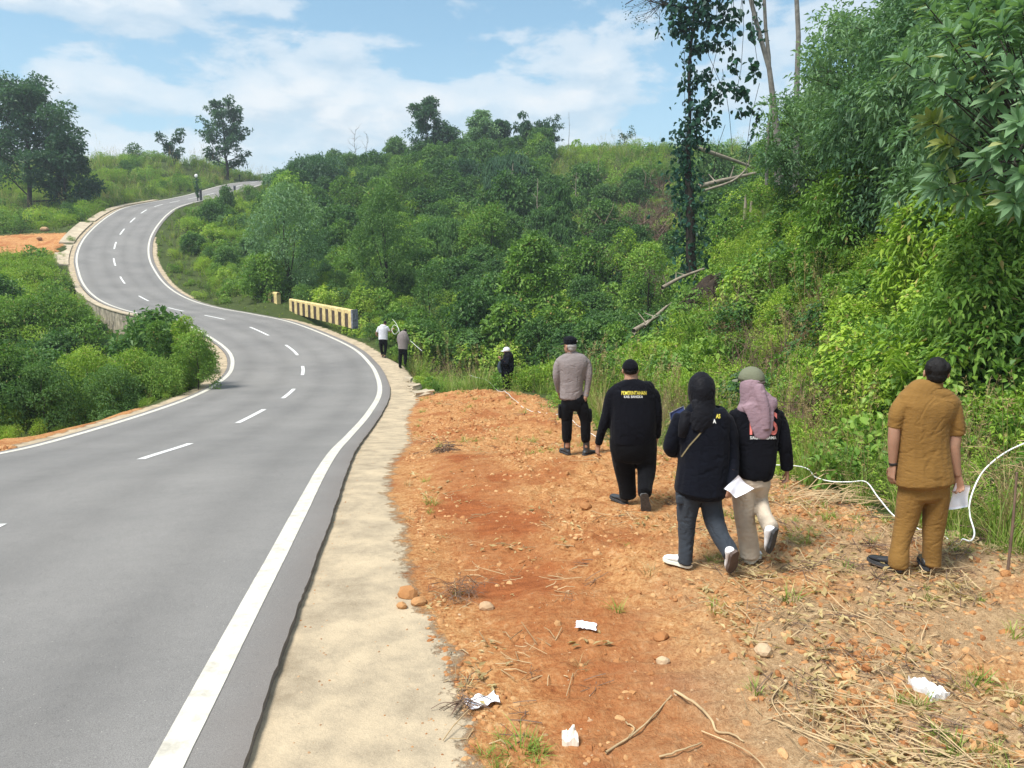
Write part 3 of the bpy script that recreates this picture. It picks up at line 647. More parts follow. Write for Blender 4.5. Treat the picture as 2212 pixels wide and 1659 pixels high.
    def strip(s, name, pts, wpx, mat, cloth, parent, lift=.006):
        """ribbon lying on the cloth along zoom-pixel points"""
        P = np.array(pts, float); t = np.linspace(0, 1, 16); c = np.stack([np.interp(t, np.linspace(0, 1, len(P)), P[:, k]) for k in range(2)], 1); d = np.gradient(c, axis=0); n = np.stack([-d[:, 1], d[:, 0]], 1); n /= np.linalg.norm(n, axis=1)[:, None]
        A_ = np.vstack([c - n * wpx / 2, c + n * wpx / 2]); Fq = [np.array([[k, k + 1, 16 + k + 1, 16 + k] for k in range(15)])]; x0, x1, y0, y1 = A_[:, 0].min(), A_[:, 0].max(), A_[:, 1].min(), A_[:, 1].max()
        s.decal(name, (A_[:, 0] - x0) / (x1 - x0), (y1 - A_[:, 1]) / (y1 - y0), Fq, x0, x1, y0, y1, mat, cloth, parent, lift)
zA = lambda X, Y: (1174.5 + .3418 * X, 688.5 + .3418 * Y)
zK = lambda X, Y: (1725.3 + .3418 * X, 729 + .3418 * Y)
zP = lambda X, Y: (1174.5 + .1807 * X, 712.8 + .1807 * Y)
zF = lambda X, Y: (793.8 + .1612 * X, 664.2 + .1612 * Y)
def sheet(name, o, quad, label, cat, mat=PAPER, bend=.012, n=9, group=None, thick=.0015):
    """paper: bilinear patch of four corners with a soft curl"""
    q = np.array(quad, float); V = []; nr = U(np.cross(q[1] - q[0], q[3] - q[0])); c0 = q.mean(0)
    for lay in (0, 1):
        for i in range(n):
            for j in range(n):
                u, v = i / (n - 1), j / (n - 1); p = q[0] * (1 - u) * (1 - v) + q[1] * u * (1 - v) + q[2] * u * v + q[3] * (1 - u) * v
                V.append(p - c0 + nr * (bend * math.sin(u * 5 + v * 2.2) + bend * .5 * math.sin(v * 7 + u) - lay * thick))
    Fq = []
    for i in range(n - 1):
        for j in range(n - 1): a = i * n + j; Fq += [[a, a + n, a + n + 1, a + 1], [a + n * n, a + n * n + 1, a + n * n + n + 1, a + n * n + n]]
    bd = [i * n for i in range(n)] + [(n - 1) * n + j for j in range(1, n)] + [i * n + n - 1 for i in range(n - 2, -1, -1)] + [j for j in range(n - 2, 0, -1)]
    for a, b in zip(bd, bd[1:] + bd[:1]): Fq.append([a, b, b + n * n, a + n * n])
    ob = link(name, mesh_np(name, np.array(V), [np.array(Fq)], [mat], True)); ob.location = tuple(np.array(o) + c0); tag(ob, label, cat, group); return ob

# --- man in khaki
p = Person('man in khaki short sleeved uniform standing with his back turned, right foreground', zK, 780, 1488, 118, 1.68); J = p.J
tr = [p.ring(625, 955, 905, 0, .145), p.ring(620, 950, 980, 0, .135)]
S = [loft([p.ring(642, 935, 860, 0, .125), p.ring(640, 940, 940, 0, .128), p.ring(650, 935, 1000, 0, .122)])]
S += [loft([p.ring(640, 798, 935, 0, .112), p.ring(628, 784, 1010, .01, .105), p.ring(608, 742, 1170, .02, .080), p.ring(586, 696, 1300, .0, .070), p.ring(568, 692, 1400, -.02, .074), p.ring(566, 690, 1438, -.02, .078)], sub=4)]
S += [loft([p.ring(785, 942, 935, 0, .112), p.ring(790, 940, 1010, .0, .105), p.ring(784, 922, 1170, .0, .080), p.ring(786, 898, 1300, .0, .070), p.ring(785, 892, 1400, .01, .074), p.ring(780, 888, 1432, .01, .078)], sub=4)]
p.part('trousers', S, C_KHAKI, .007, 3, .0055, (9, 9, 6), 3)
S = [loft([p.ring(608, 966, 912, 0, .160), p.ring(614, 958, 860, 0, .154), p.ring(621, 946, 760, 0, .138), p.ring(622, 938, 640, 0, .130), p.ring(624, 945, 530, 0, .128), p.ring(616, 995, 450, 0, .124), p.ring(612, 1008, 402, 0, .112), p.ring(636, 988, 372, .0, .097), p.ring(698, 944, 342, .0, .078), p.ring(778, 910, 316, .01, .062)], power=2.3)]
S += [loft([(J(x, y, d), r, r) for x, y, d, r in ((690, 425, 0, .060), (648, 432, 0, .064), (618, 490, -.01, .060), (604, 566, -.01, .050))], (0, 1, 0)), loft([(J(x, y, d), r, r) for x, y, d, r in ((930, 430, 0, .065), (962, 445, 0, .072), (984, 530, -.01, .068), (991, 606, -.01, .066))], (0, 1, 0))]
S += [loft([(J(x, y, .0), r, r * 1.15) for x, y, r in ((636, 424, .052), (700, 394, .066), (775, 372, .074), (850, 364, .074), (925, 384, .070), (985, 432, .054))], (0, 0, 1))]
sh = p.part('shirt', S, C_KHAKI, .007, 3, .0075, (9, 9, 4), 5); cl = p.last
S = [loft([p.ring(782, 908, 322, .005, .066), p.ring(788, 905, 292, .01, .062)], power=2.0)]; p.part('collar', S, C_KHAKI, .007, 1)
p.head(J(868, 205, .02), -.30, .05, 1.0, neck=J(845, 335, .02)); f = p.hf
p.skin += [p.limb([(640, 480, 0, .045), (606, 560, -.01, .043), (598, 640, -.01, .042), (594, 720, -.0, .036), (592, 800, .01, .027)]), p.limb([(965, 500, 0, .05), (984, 600, -.01, .049), (975, 690, -.02, .047), (985, 780, -.02, .040), (1002, 868, -.02, .029)])]
p.skin += [loft([p.ring(650, 930, 860, 0, .10), p.ring(650, 920, 640, 0, .09), p.ring(660, 950, 430, 0, .09), p.ring(790, 900, 340, 0, .05)])]
p.skin += [p.limb([(712, 900, 0, .06), (676, 1170, .01, .045), (632, 1440, -.02, .035)]), p.limb([(865, 900, 0, .06), (853, 1170, .0, .045), (836, 1440, .01, .035)])]
p.hand(J(592, 815, .01), (-.04, .10, -1), (.9, .2, 0), (0, 1, 0), .35); p.hand(J(1004, 880, -.02), (.22, .05, -1), (-.6, -.6, -.1), (-.6, .8, .2), .9)
p.body()
S = [ell(f((0, -.014, .010)), (.084, .096, .094), p.hR), ell(f((0, -.040, -.040)), (.070, .062, .062), p.hR)]
S += [ell(f((q * .055, -.045, .02)), (.032, .045, .05), p.hR) for q in (-1, 1)]
hair = p.part('hair', S, HAIR_K, .006, 1, .006, (40, 40, 25), 9)
p.raw('wristband', *loft([(J(594, 792, .01), .032, .032), (J(594, 804, .01), .031, .031)], (0, 1, 0), 16, 1), LEATHER)
a0 = J(652, 1478, -.06); p.shoe(a0, a0 + np.array([-.150, .20, .012]), L=.27, mat=LEATHER, ankle=J(632, 1425, -.02)); a0 = J(800, 1470, -.02); p.shoe(a0, a0 + np.array([.105, .235, .0]), L=.27, mat=LEATHER, ankle=J(836, 1425, .01))
q = [J(935, 1088, -.03), J(1068, 1072, .02), J(1075, 935, .02), J(985, 918, -.02)]
sheet('paper_sheet', p.o, q, 'white paper sheets held by the man in khaki', 'paper', group=None, bend=.008)

# --- man in black shirt and cap, walking away
p = Person('stout man in black long sleeved shirt and black cap, walking away', zA, 560, 1195, 236, 1.68); J = p.J
S = [loft([p.ring(412, 712, 745, 0, .185), p.ring(415, 716, 820, 0, .180), p.ring(432, 700, 880, 0, .15)])]
S += [loft([p.ring(418, 575, 820, .02, .15), p.ring(432, 578, 900, .05, .13), p.ring(452, 578, 980, .08, .10), p.ring(470, 580, 1060, .10, .085), p.ring(476, 584, 1122, .11, .085)])]
S += [loft([p.ring(560, 716, 820, 0, .15), p.ring(575, 712, 900, 0, .13), p.ring(588, 708, 960, -.03, .105), p.ring(590, 690, 1040, -.14, .088), p.ring(592, 680, 1105, -.26, .085)])]
p.part('trousers', S, C_BLACKT, .010, 3, .010, (8, 8, 12), 4)
S = [loft([p.ring(418, 700, 778, 0, .185), p.ring(414, 706, 700, 0, .200), p.ring(415, 708, 620, 0, .190), p.ring(412, 708, 540, 0, .165), p.ring(412, 712, 475, 0, .145), p.ring(426, 698, 436, .0, .125), p.ring(462, 652, 410, .0, .10), p.ring(500, 610, 392, .01, .072)], power=2.3)]
S += [p.sleeve([(462, 455, 0, .090), (428, 492, 0, .098), (400, 600, .0, .085), (378, 670, .01, .076), (356, 740, .04, .064), (345, 788, .06, .056)]), p.sleeve([(665, 455, 0, .090), (694, 495, 0, .098), (712, 610, -.01, .082), (716, 680, .02, .070), (712, 745, .06, .056)])]
S += [loft([(J(x, y, .0), r, r * 1.1) for x, y, r in ((436, 472, .070), (495, 444, .088), (556, 432, .092), (620, 444, .088), (686, 474, .070))], (0, 0, 1))]
sh = p.part('shirt', S, C_BLACK, .008, 3, .010, (7, 7, 14), 6); cl = p.last
p.head(J(545, 312, .02), .10, .0, 1.04, neck=J(556, 400, .02)); f = p.hf
p.skin += [loft([p.ring(505, 600, 398, .01, .072), p.ring(508, 592, 360, .02, .07), p.ring(515, 588, 330, .03, .06)]), loft([p.ring(450, 670, 700, 0, .12), p.ring(470, 660, 500, 0, .1), p.ring(500, 600, 400, 0, .06)])]
p.skin += [p.limb([(345, 770, .06, .03), (343, 800, .07, .028)]), p.limb([(712, 735, .06, .03), (712, 752, .07, .028)]), p.limb([(500, 800, 0, .07), (520, 980, .08, .05), (532, 1100, .11, .04)]), p.limb([(640, 800, 0, .07), (650, 960, -.03, .05), (640, 1090, -.25, .04)])]
p.skin += [p.limb([(430, 520, 0, .05), (380, 670, .01, .04), (345, 785, .06, .03)]), p.limb([(700, 520, 0, .05), (716, 670, .02, .04), (712, 745, .06, .03)])]
p.hand(J(343, 803, .07), (-.1, .15, -1), (.8, .3, 0), (.2, 1, 0), .7); p.hand(J(712, 752, .07), (.0, .3, -1), (-.8, .3, 0), (-.2, 1, 0), .8)
p.body()
cap = p.cap_shell('cap', C_BLACK, f((0, -.002, -.008)), (.087, .103, .108), -.002); p.brim(C_BLACK, f((0, -.002, -.008)), (.087, .103), .065, 1.0, parent=cap)
S = [ell(f((0, -.012, -.020)), (.080, .092, .060), p.hR)]; p.part('hair', S, HAIR_K, .006, 1)
p.writing('PEMERINTAHAN', 490, 647, 457, 481, PRINT_Y, cl, sh, .008); p.writing('KAB. BANGKA', 506, 625, 485, 501, PRINT_W, cl, sh, .006)
a0 = J(522, 1175, .10); p.shoe(a0, a0 + np.array([-.13, .20, .02]), L=.27, mat=BOOT, ankle=J(532, 1115, .11), ar=.05)
a0 = J(632, 1108, -.30); t0 = J(650, 1228, -.20); p.shoe(a0, t0, up=(0, 1, .35), L=.28, w=.052, mat=BOOT, smat=simple_mat("sole_grey", (0.10, 0.10, 0.10, 1), .8, .2, .3, 40, .6, .008, 70), ankle=J(642, 1085, -.22), ar=.048)

# --- policeman
p = Person('man in grey long sleeved uniform shirt, black cargo trousers and black flat cap, looking left', zP, 400, 1498, 95, 1.72); J = p.J
S = [loft([p.ring(195, 462, 800, 0, .13), p.ring(190, 520, 870, 0, .135), p.ring(190, 520, 930, 0, .125)])]
S += [loft([p.ring(188, 352, 900, 0, .115), p.ring(185, 350, 980, 0, .115), p.ring(205, 342, 1080, .0, .092), p.ring(212, 338, 1200, -.01, .082), p.ring(218, 332, 1300, .0, .075), p.ring(238, 322, 1335, .0, .05)])]
S += [loft([p.ring(372, 528, 900, 0, .115), p.ring(395, 545, 980, 0, .115), p.ring(430, 560, 1080, .0, .092), p.ring(438, 560, 1200, -.01, .082), p.ring(445, 558, 1300, .0, .075), p.ring(462, 548, 1335, .0, .05)])]
tr = p.part('trousers', S, C_BLACKT, .010, 3, .010, (9, 9, 12), 7)
for (xl, xr, yt, yb, x) in ((180, 215, 900, 1045, 190), (530, 568, 950, 1090, 552)): p.part('cargo_pocket', [loft([(J(x, yt, 0), .022, .075), (J(x, (yt + yb) / 2, 0), .026, .08), (J(x, yb, 0), .022, .075)], (1, 0, 0), 14, 3, 3.5)], C_BLACKT, .009, 1, parent=tr)
S = [loft([p.ring(186, 460, 815, 0, .138), p.ring(190, 464, 740, 0, .135), p.ring(192, 468, 640, 0, .128), p.ring(182, 492, 520, 0, .128), p.ring(162, 528, 420, 0, .128), p.ring(158, 532, 365, 0, .115), p.ring(184, 502, 328, 0, .10), p.ring(232, 446, 300, 0, .08), p.ring(275, 395, 275, .0, .062)], power=2.3)]
S += [p.sleeve([(198, 370, 0, .072), (162, 420, 0, .076), (148, 540, -.01, .072), (158, 640, .02, .060), (178, 735, .08, .050)]), p.sleeve([(496, 370, 0, .072), (526, 425, 0, .076), (534, 540, -.02, .074), (526, 640, -.02, .064), (512, 730, -.03, .056), (498, 800, -.05, .048)])]
S += [loft([(J(x, y, .0), r, r * 1.1) for x, y, r in ((170, 392, .056), (250, 345, .072), (340, 332, .076), (430, 345, .072), (520, 395, .056))], (0, 0, 1))]
p.part('shirt', S, C_GREY, .008, 4, .010, (9, 9, 12), 8)
p.part('collar', [loft([p.ring(272, 398, 282, .0, .066), p.ring(278, 388, 258, .01, .060)])], C_GREY, .007, 1)
p.head(J(312, 180, .01), .75, .02, 1.0, neck=J(330, 290, .0)); f = p.hf
p.skin += [loft([p.ring(215, 450, 780, 0, .10), p.ring(220, 460, 500, 0, .09), p.ring(280, 390, 290, 0, .05)]), p.limb([(525, 450, 0, .05), (528, 640, -.02, .04), (500, 790, -.05, .03), (492, 815, -.055, .028)]), p.limb([(160, 450, 0, .05), (158, 640, .02, .04), (180, 745, .09, .03)]),
           p.limb([(270, 870, 0, .07), (278, 1080, 0, .05), (280, 1400, 0, .035)]), p.limb([(450, 870, 0, .07), (490, 1080, 0, .05), (505, 1400, 0, .035)])]
p.hand(J(490, 822, -.055), (-.22, -.05, -1), (-.5, .8, 0), (-1, 0, 0), .45); p.hand(J(182, 752, .10), (.3, .5, -.8), (.7, -.3, -.3), (0, 1, 0), .7)
p.body()
S = [ell(f((0, -.020, -.012)), (.081, .090, .072), p.hR), ell(f((0, -.045, -.050)), (.070, .056, .045), p.hR)]; p.part('hair', S, HAIR_G, .007, 1, .004, (40, 40, 20))
R_s = p.hR @ np.array([[1, 0, 0], [0, math.cos(-.06), -math.sin(-.06)], [0, math.sin(-.06), math.cos(-.06)]])
cap = p.part('cap', [loft([(f((0, -.002, .025)), .086, .100), (f((0, -.002, .060)), .089, .103), (f((0, 0, .088)), .088, .102), (f((0, 0, .098)), .080, .094)], p.hR[:, 0], 26, 3, 2.2)], C_BLACK, .006, 1)
p.brim(C_BLACK, f((0, -.002, .030)), (.086, .100), .060, 1.0, parent=cap); v, fl = ell(f((.045, -.088, .060)), (.026, .010, .014), p.hR @ rotz(.45)); p.raw('badge', v, fl, PRINT_W, cap)
a0 = J(300, 1490, -.02); p.shoe(a0, a0 + np.array([-.10, .23, .0]), L=.27, mat=BOOT, ankle=J(280, 1285, 0), ar=.048, name='boot'); a0 = J(470, 1505, -.02); p.shoe(a0, a0 + np.array([.19, .17, .0]), L=.27, mat=BOOT, ankle=J(504, 1285, 0), ar=.048, name='boot')

# --- woman in black scarf and dark jacket
p = Person('woman in black headscarf, long black jacket and grey trousers, walking away with papers', zA, 1000, 1578, 343, 1.60); J = p.J
S = [loft([p.ring(850, 1120, 1040, 0, .14), p.ring(842, 1124, 1110, 0, .14)])]
S += [loft([p.ring(832, 1000, 1080, 0, .125), p.ring(834, 985, 1160, 0, .105), p.ring(842, 962, 1270, .0, .085), p.ring(850, 950, 1380, -.0, .078), p.ring(850, 938, 1480, -.02, .076), p.ring(842, 936, 1535, -.02, .082)])]
S += [loft([p.ring(975, 1128, 1080, 0, .125), p.ring(985, 1122, 1160, .0, .105), p.ring(1010, 1140, 1270, -.04, .085), p.ring(1058, 1170, 1370, -.12, .078), p.ring(1108, 1215, 1450, -.22, .072), p.ring(1130, 1228, 1492, -.28, .068)])]
tr = p.part('trousers', S, C_SLATE, .0075, 3, .010, (8, 8, 11), 11)
p.part('cargo_pocket', [loft([(J(862, 1120, -.07), .035, .02), (J(862, 1165, -.07), .035, .022)], (1, 0, 0), 12, 1, 3.5)], C_SLATE, .008, 1, parent=tr)
S = [loft([p.ring(822, 1158, 1088, 0, .195), p.ring(836, 1160, 1000, 0, .18), p.ring(848, 1168, 900, 0, .168), p.ring(846, 1172, 800, 0, .155), p.ring(842, 1174, 700, 0, .145), p.ring(844, 1174, 620, 0, .13), p.ring(866, 1150, 582, 0, .115), p.ring(905, 1108, 560, 0, .095), p.ring(960, 1060, 540, .01, .07)], power=2.3)]
S += [p.sleeve([(870, 620, 0, .085), (838, 690, .0, .082), (810, 760, .0, .078), (798, 815, .02, .076), (830, 840, .12, .066), (875, 820, .22, .056)]), p.sleeve([(1140, 630, 0, .088), (1172, 720, 0, .088), (1184, 820, -.01, .080), (1190, 920, -.04, .070), (1192, 1020, -.10, .060), (1188, 1052, -.12, .058)])]
jk = p.part('jacket', S, C_NAVY, .008, 3, .011, (7, 7, 12), 12); cl = p.last
S = [loft([p.ring(955, 1040, 352, .03, .05), p.ring(922, 1068, 385, .02, .095), p.ring(910, 1080, 440, .01, .118), p.ring(914, 1080, 490, .0, .115), p.ring(925, 1080, 535, -.01, .105), p.ring(910, 1092, 570, -.01, .118), p.ring(880, 1122, 598, .0, .132), p.ring(862, 1125, 632, .0, .142), p.ring(866, 1090, 660, .0, .142)], power=2.1)]
S += [loft([(J(990, 520, -.07), .075, .035), (J(1000, 600, -.115), .075, .024), (J(985, 660, -.130), .07, .020), (J(968, 712, -.140), .05, .014)])]
S += [loft([(J(905, 600, -.06), .05, .05), (J(885, 680, -.09), .045, .04), (J(872, 745, -.09), .032, .025)])]
p.part('headscarf', S, C_SCARF, .0075, 3, .009, (16, 16, 5), 13)
p.head(J(995, 425, .04), -.05, 0, .98, neck=J(1000, 560, .02))
p.skin += [loft([p.ring(890, 1110, 1000, 0, .1), p.ring(890, 1120, 700, 0, .1), p.ring(960, 1050, 560, 0, .06)]), p.limb([(1140, 650, 0, .04), (1184, 820, 0, .04), (1188, 1045, -.12, .03)]), p.limb([(870, 650, 0, .04), (805, 800, .02, .04), (872, 822, .21, .03), (890, 800, .26, .026)]),
           p.limb([(910, 1080, 0, .06), (905, 1300, 0, .045), (892, 1520, -.02, .035)]), p.limb([(1060, 1080, 0, .06), (1085, 1300, -.06, .045), (1178, 1480, -.26, .033)])]
p.hand(J(1184, 1056, -.13), (-.15, .1, -1), (-.3, .5, .2), (-.5, .8, 0), .9); p.hand(J(893, 795, .27), (.2, .5, .9), (.6, -.3, 0), (0, -.3, 1), .8)
p.body()
p.strip('bag_strap', [(1008, 700), (970, 745), (920, 800), (868, 872)], 9, simple_mat("strap_olive", (0.22, 0.18, 0.10, 1), .8), cl, jk)
p.writing('AS', 1086, 1114, 602, 630, PRINT_Y, cl, jk, .03); p.writing('A', 1066, 1088, 634, 662, PRINT_W, cl, jk, .03)
a0 = J(925, 1572, -.06); p.shoe(a0, a0 + np.array([-.17, .17, .0]), L=.25, w=.045, mat=SHOE_W, smat=SOLE_W, ankle=J(892, 1520, -.02))
a0 = J(1208, 1480, -.36); t0 = J(1190, 1588, -.24); p.shoe(a0, t0, up=(-.55, .9, .35), L=.25, w=.048, mat=SHOE_W, smat=SOLE_B, ankle=J(1180, 1470, -.26), ar=.038)
sheet('paper_sheet', p.o, [J(1135, 1075, -.20), J(1215, 1130, -.24), J(1322, 1078, -.22), J(1225, 992, -.16)], 'crumpled white papers in the right hand of the woman in black headscarf', 'paper', bend=.022)
BLUEP = simple_mat("folder_blue", (0.10, 0.14, 0.36, 1), .5, .4, .3, 14)
fo = sheet('folder', p.o, [J(812, 690, .30), J(905, 640, .34), J(880, 555, .34), J(798, 598, .30)], 'blue folder with white edge held in front of the woman in black headscarf', 'folder', mat=BLUEP, bend=.003)
e_ = sheet('folder_edge', p.o, [J(806, 694, .305), J(912, 638, .345), J(882, 550, .345), J(793, 596, .305)], None, None, bend=.003); e_.parent = fo; e_.matrix_parent_inverse = Matrix.Translation(-fo.location); e_.name = 'white_page'

# --- woman in mauve scarf and olive cap
p = Person('woman in mauve headscarf, olive cap, black jacket and cream trousers, stepping forward', zA, 1310, 1560, 300, 1.62, Y=6.05); J = p.J
S = [loft([p.ring(1200, 1430, 960, 0, .14), p.ring(1205, 1425, 1040, 0, .145)])]
S += [loft([p.ring(1188, 1330, 1040, 0, .12), p.ring(1190, 1330, 1130, 0, .105), p.ring(1205, 1328, 1240, .0, .085), p.ring(1222, 1345, 1360, -.0, .078), p.ring(1235, 1358, 1450, -.0, .078), p.ring(1240, 1358, 1502, -.0, .082)])]
S += [loft([p.ring(1300, 1428, 1030, 0, .12), p.ring(1310, 1410, 1110, .02, .10), p.ring(1330, 1420, 1180, -.02, .085), p.ring(1350, 1440, 1250, -.13, .075), p.ring(1385, 1482, 1325, -.27, .070)])]
p.part('trousers', S, C_CREAM, .0075, 3, .008, (8, 8, 8), 15)
S = [loft([p.ring(1205, 1440, 985, 0, .16), p.ring(1198, 1458, 920, 0, .165), p.ring(1196, 1468, 820, 0, .155), p.ring(1194, 1478, 720, 0, .145), p.ring(1194, 1494, 640, 0, .13), p.ring(1204, 1492, 586, 0, .12), p.ring(1236, 1462, 556, .0, .10), p.ring(1278, 1410, 532, .0, .08)], power=2.3)]
S += [p.sleeve([(1220, 600, 0, .08), (1196, 680, .02, .075), (1195, 780, .03, .070), (1210, 880, .08, .062)]), p.sleeve([(1470, 600, 0, .078), (1500, 680, 0, .080), (1518, 780, -.02, .075), (1530, 870, -.01, .072), (1534, 945, .0, .070)])]
jk = p.part('jacket', S, C_BLACK, .008, 3, .010, (7, 7, 12), 16); cl = p.last
S = [loft([p.ring(1244, 1378, 396, .01, .100), p.ring(1240, 1388, 430, .0, .104), p.ring(1240, 1405, 475, -.01, .10), p.ring(1230, 1438, 512, -.01, .115), p.ring(1214, 1470, 542, -.01, .128), p.ring(1226, 1478, 572, .0, .134)], power=2.1)]
S += [loft([(J(1350, 530, -.095), .140, .024), (J(1366, 590, -.118), .115, .018), (J(1376, 650, -.130), .100, .015), (J(1378, 710, -.138), .084, .013), (J(1368, 758, -.142), .048, .010)])]
S += [loft([(J(1350, 425, -.08), .05, .03), (J(1375, 500, -.115), .045, .028), (J(1402, 600, -.145), .035, .018), (J(1408, 700, -.155), .025, .012)])]
p.part('headscarf', S, C_MAUVE, .0075, 5, .006, (16, 16, 4), 17)
p.head(J(1310, 398, .03), .35, 0, .98, neck=J(1325, 530, .02)); f = p.hf
p.skin += [loft([p.ring(1230, 1420, 930, 0, .1), p.ring(1230, 1440, 700, 0, .1), p.ring(1280, 1370, 560, 0, .06)]), p.limb([(1475, 640, 0, .04), (1520, 800, -.01, .038), (1538, 955, 0, .028)]), p.limb([(1215, 620, 0, .04), (1195, 760, .03, .04), (1212, 885, .09, .03)]),
           p.limb([(1255, 1050, 0, .06), (1270, 1270, 0, .045), (1298, 1500, 0, .035)]), p.limb([(1365, 1040, 0, .06), (1375, 1180, -.02, .045), (1440, 1330, -.27, .033)])]
p.hand(J(1537, 955, .0), (.10, .1, -1), (-.8, .2, 0), (-.1, 1, 0), .75, .95); p.hand(J(1213, 890, .09), (.1, .3, -1), (.8, .2, 0), (0, 1, 0), .6, .95)
p.body()
cap = p.cap_shell('cap', C_OLIVE, f((0, 0, .018)), (.099, .115, .106), -.006); p.brim(C_OLIVE, f((0, 0, .018)), (.099, .115), .075, .95, parent=cap); 
p.raw('cap_strap', *loft([(f((-.05, -.108, .006)), .010, .006), (f((0, -.122, .004)), .010, .006), (f((.05, -.108, .006)), .010, .006)], (0, 0, 1), 8, 3), simple_mat("strap_brown", (0.10, 0.075, 0.065, 1)), cap)
p.writing('KPS', 1300, 1475, 590, 735, PRINT_P, cl, jk, .02); p.writing('SIAGA BERSAMA', 1302, 1468, 742, 762, PRINT_W, cl, jk, .01)
a0 = J(1290, 1545, -.03); p.shoe(a0, a0 + np.array([.14, .19, .0]), L=.25, w=.046, mat=SHOE_W, smat=SOLE_W, ankle=J(1300, 1490, 0)); s_ = p.part('shoe_heel_cover', [loft([(J(1285, 1530, .0), .040, .045), (J(1300, 1515, .02), .045, .05)], (1, 0, 0), 12, 1)], SHOE_G, .007, 1)
a0 = J(1470, 1335, -.36); t0 = J(1440, 1445, -.28); p.shoe(a0, t0, up=(-.75, .7, .3), L=.245, w=.046, mat=SHOE_W, smat=SOLE_K, ankle=J(1442, 1322, -.28), ar=.036)

# --- far figures
p = Person('woman in white cap and long navy coat at the far lip of the orange soil', zF, 1860, 1130, 505, 1.58, vox=.014); J = p.J
S = [loft([p.ring(1800, 1925, 1000, 0, .12), p.ring(1790, 1945, 900, 0, .17), p.ring(1785, 1962, 800, 0, .18), p.ring(1800, 1960, 720, 0, .16), p.ring(1825, 1950, 650, 0, .14), p.ring(1850, 1925, 610, 0, .10)]), loft([(J(1890, 680, -.1), .07, .07), (J(1850, 770, -.2), .06, .06), (J(1790, 700, -.22), .05, .05)])]
p.part('coat', S, C_NAVY, .014, 3, .012, (6, 6, 8)); p.part('headscarf', [loft([p.ring(1838, 1908, 572, 0, .09), p.ring(1828, 1920, 605, 0, .11), p.ring(1828, 1950, 650, 0, .15), p.ring(1840, 1955, 720, 0, .15)])], C_SCARF, .014, 2, .01)
p.skin += [loft([p.ring(1830, 1905, 1000, 0, .09), p.ring(1820, 1930, 850, 0, .10), p.ring(1850, 1915, 680, 0, .08), p.ring(1860, 1895, 640, 0, .05)]), loft([(J(1860, 760, -.02), .04, .04), (J(1830, 740, -.12), .04, .04), (J(1790, 700, -.21), .03, .03)], (0, 0, 1)), p.limb([(1850, 1000, 0, .055), (1840, 1060, 0, .045), (1835, 1120, 0, .035)]), p.limb([(1885, 1000, 0, .055), (1885, 1060, 0, .045), (1880, 1120, 0, .035)])]; p.head(J(1862, 585, 0), 1.45, 0, .98, neck=J(1875, 660, 0))
p.hand(J(1788, 695, -.22), (-.3, -.1, .6), (-.6, .3, 0), (0, -1, .2), .7); p.body()
p.part('trousers', [p.limb([(1850, 980, 0, .08), (1840, 1060, 0, .065), (1836, 1095, 0, .06)]), p.limb([(1885, 980, 0, .08), (1884, 1060, 0, .065), (1882, 1095, 0, .06)])], C_BLACKT, .014, 2)
cap = p.cap_shell('cap', C_WHITE, p.hf((0, 0, .025)), (.112, .128, .118), -.03); p.brim(C_WHITE, p.hf((0, 0, .025)), (.11, .128), .07, 1.0, parent=cap)
p.part('shoulder_bag', [loft([(J(1775, 730, -.15), .05, .07), (J(1765, 800, -.15), .075, .09), (J(1785, 870, -.15), .06, .08)])], simple_mat("bag_cloth", (0.035, 0.055, 0.075, 1), .7, .3, .3), .014, 2)
for X, tx in ((1835, -.22), (1880, -.20)): a0 = J(X, 1128, -.02); p.shoe(a0, a0 + np.array([tx, .06, 0]), L=.24, mat=LEATHER)
p = Person('man in white t-shirt and black trousers on the verge by the striped barrier', zF, 210, 580, 85, 1.70, vox=.016, Y=39.0); J = p.J
MAN_W = p
p.part('shirt', [loft([p.ring(142, 268, 335, 0, .13), p.ring(142, 268, 250, 0, .13), p.ring(140, 270, 190, 0, .13), p.ring(165, 250, 140, 0, .09)]), p.sleeve([(150, 165, 0, .09), (125, 230, .0, .085)]), p.sleeve([(258, 165, 0, .09), (290, 215, .04, .08)])], C_WHITE, .016, 2, .01)
p.part('trousers', [loft([p.ring(146, 264, 330, 0, .14), p.ring(148, 262, 380, 0, .13)]), p.limb([(175, 370, 0, .11), (180, 450, 0, .085), (192, 530, 0, .06)]), p.limb([(238, 370, 0, .11), (238, 450, 0, .085), (226, 535, 0, .06)])], C_BLACKT, .016, 2)
p.skin += [p.limb([(118, 235, 0, .045), (115, 270, .12, .04), (140, 290, .3, .035)]), p.limb([(285, 220, .05, .045), (305, 230, .18, .04), (335, 195, .30, .033)]), loft([p.ring(160, 250, 360, 0, .1), p.ring(155, 255, 250, 0, .09), p.ring(160, 250, 175, 0, .08), p.ring(195, 230, 145, 0, .05)]), p.limb([(170, 190, 0, .05), (118, 235, 0, .045)]), p.limb([(240, 190, 0, .05), (285, 220, .05, .045)]), p.limb([(180, 350, 0, .07), (186, 430, 0, .06), (192, 510, 0, .05)]), p.limb([(235, 350, 0, .07), (236, 430, 0, .06), (226, 510, 0, .05)]), p.limb([(192, 500, 0, .045), (192, 565, 0, .035)]), p.limb([(226, 500, 0, .045), (226, 572, 0, .035)])]
p.head(J(232, 108, .04), .0, -.15, 1.05, neck=J(212, 160, 0)); p.hand(J(337, 192, .31), (.3, .6, .3), (0, 0, -1), (0, 0, 1), .9); p.hand(J(141, 290, .31), (.3, .6, 0), (0, 0, -1), (1, 0, 0), .8); p.body()
p.part('hair', [ell(p.hf((0, -.01, .01)), (.09, .10, .10), p.hR)], HAIR_K, .014, 1)
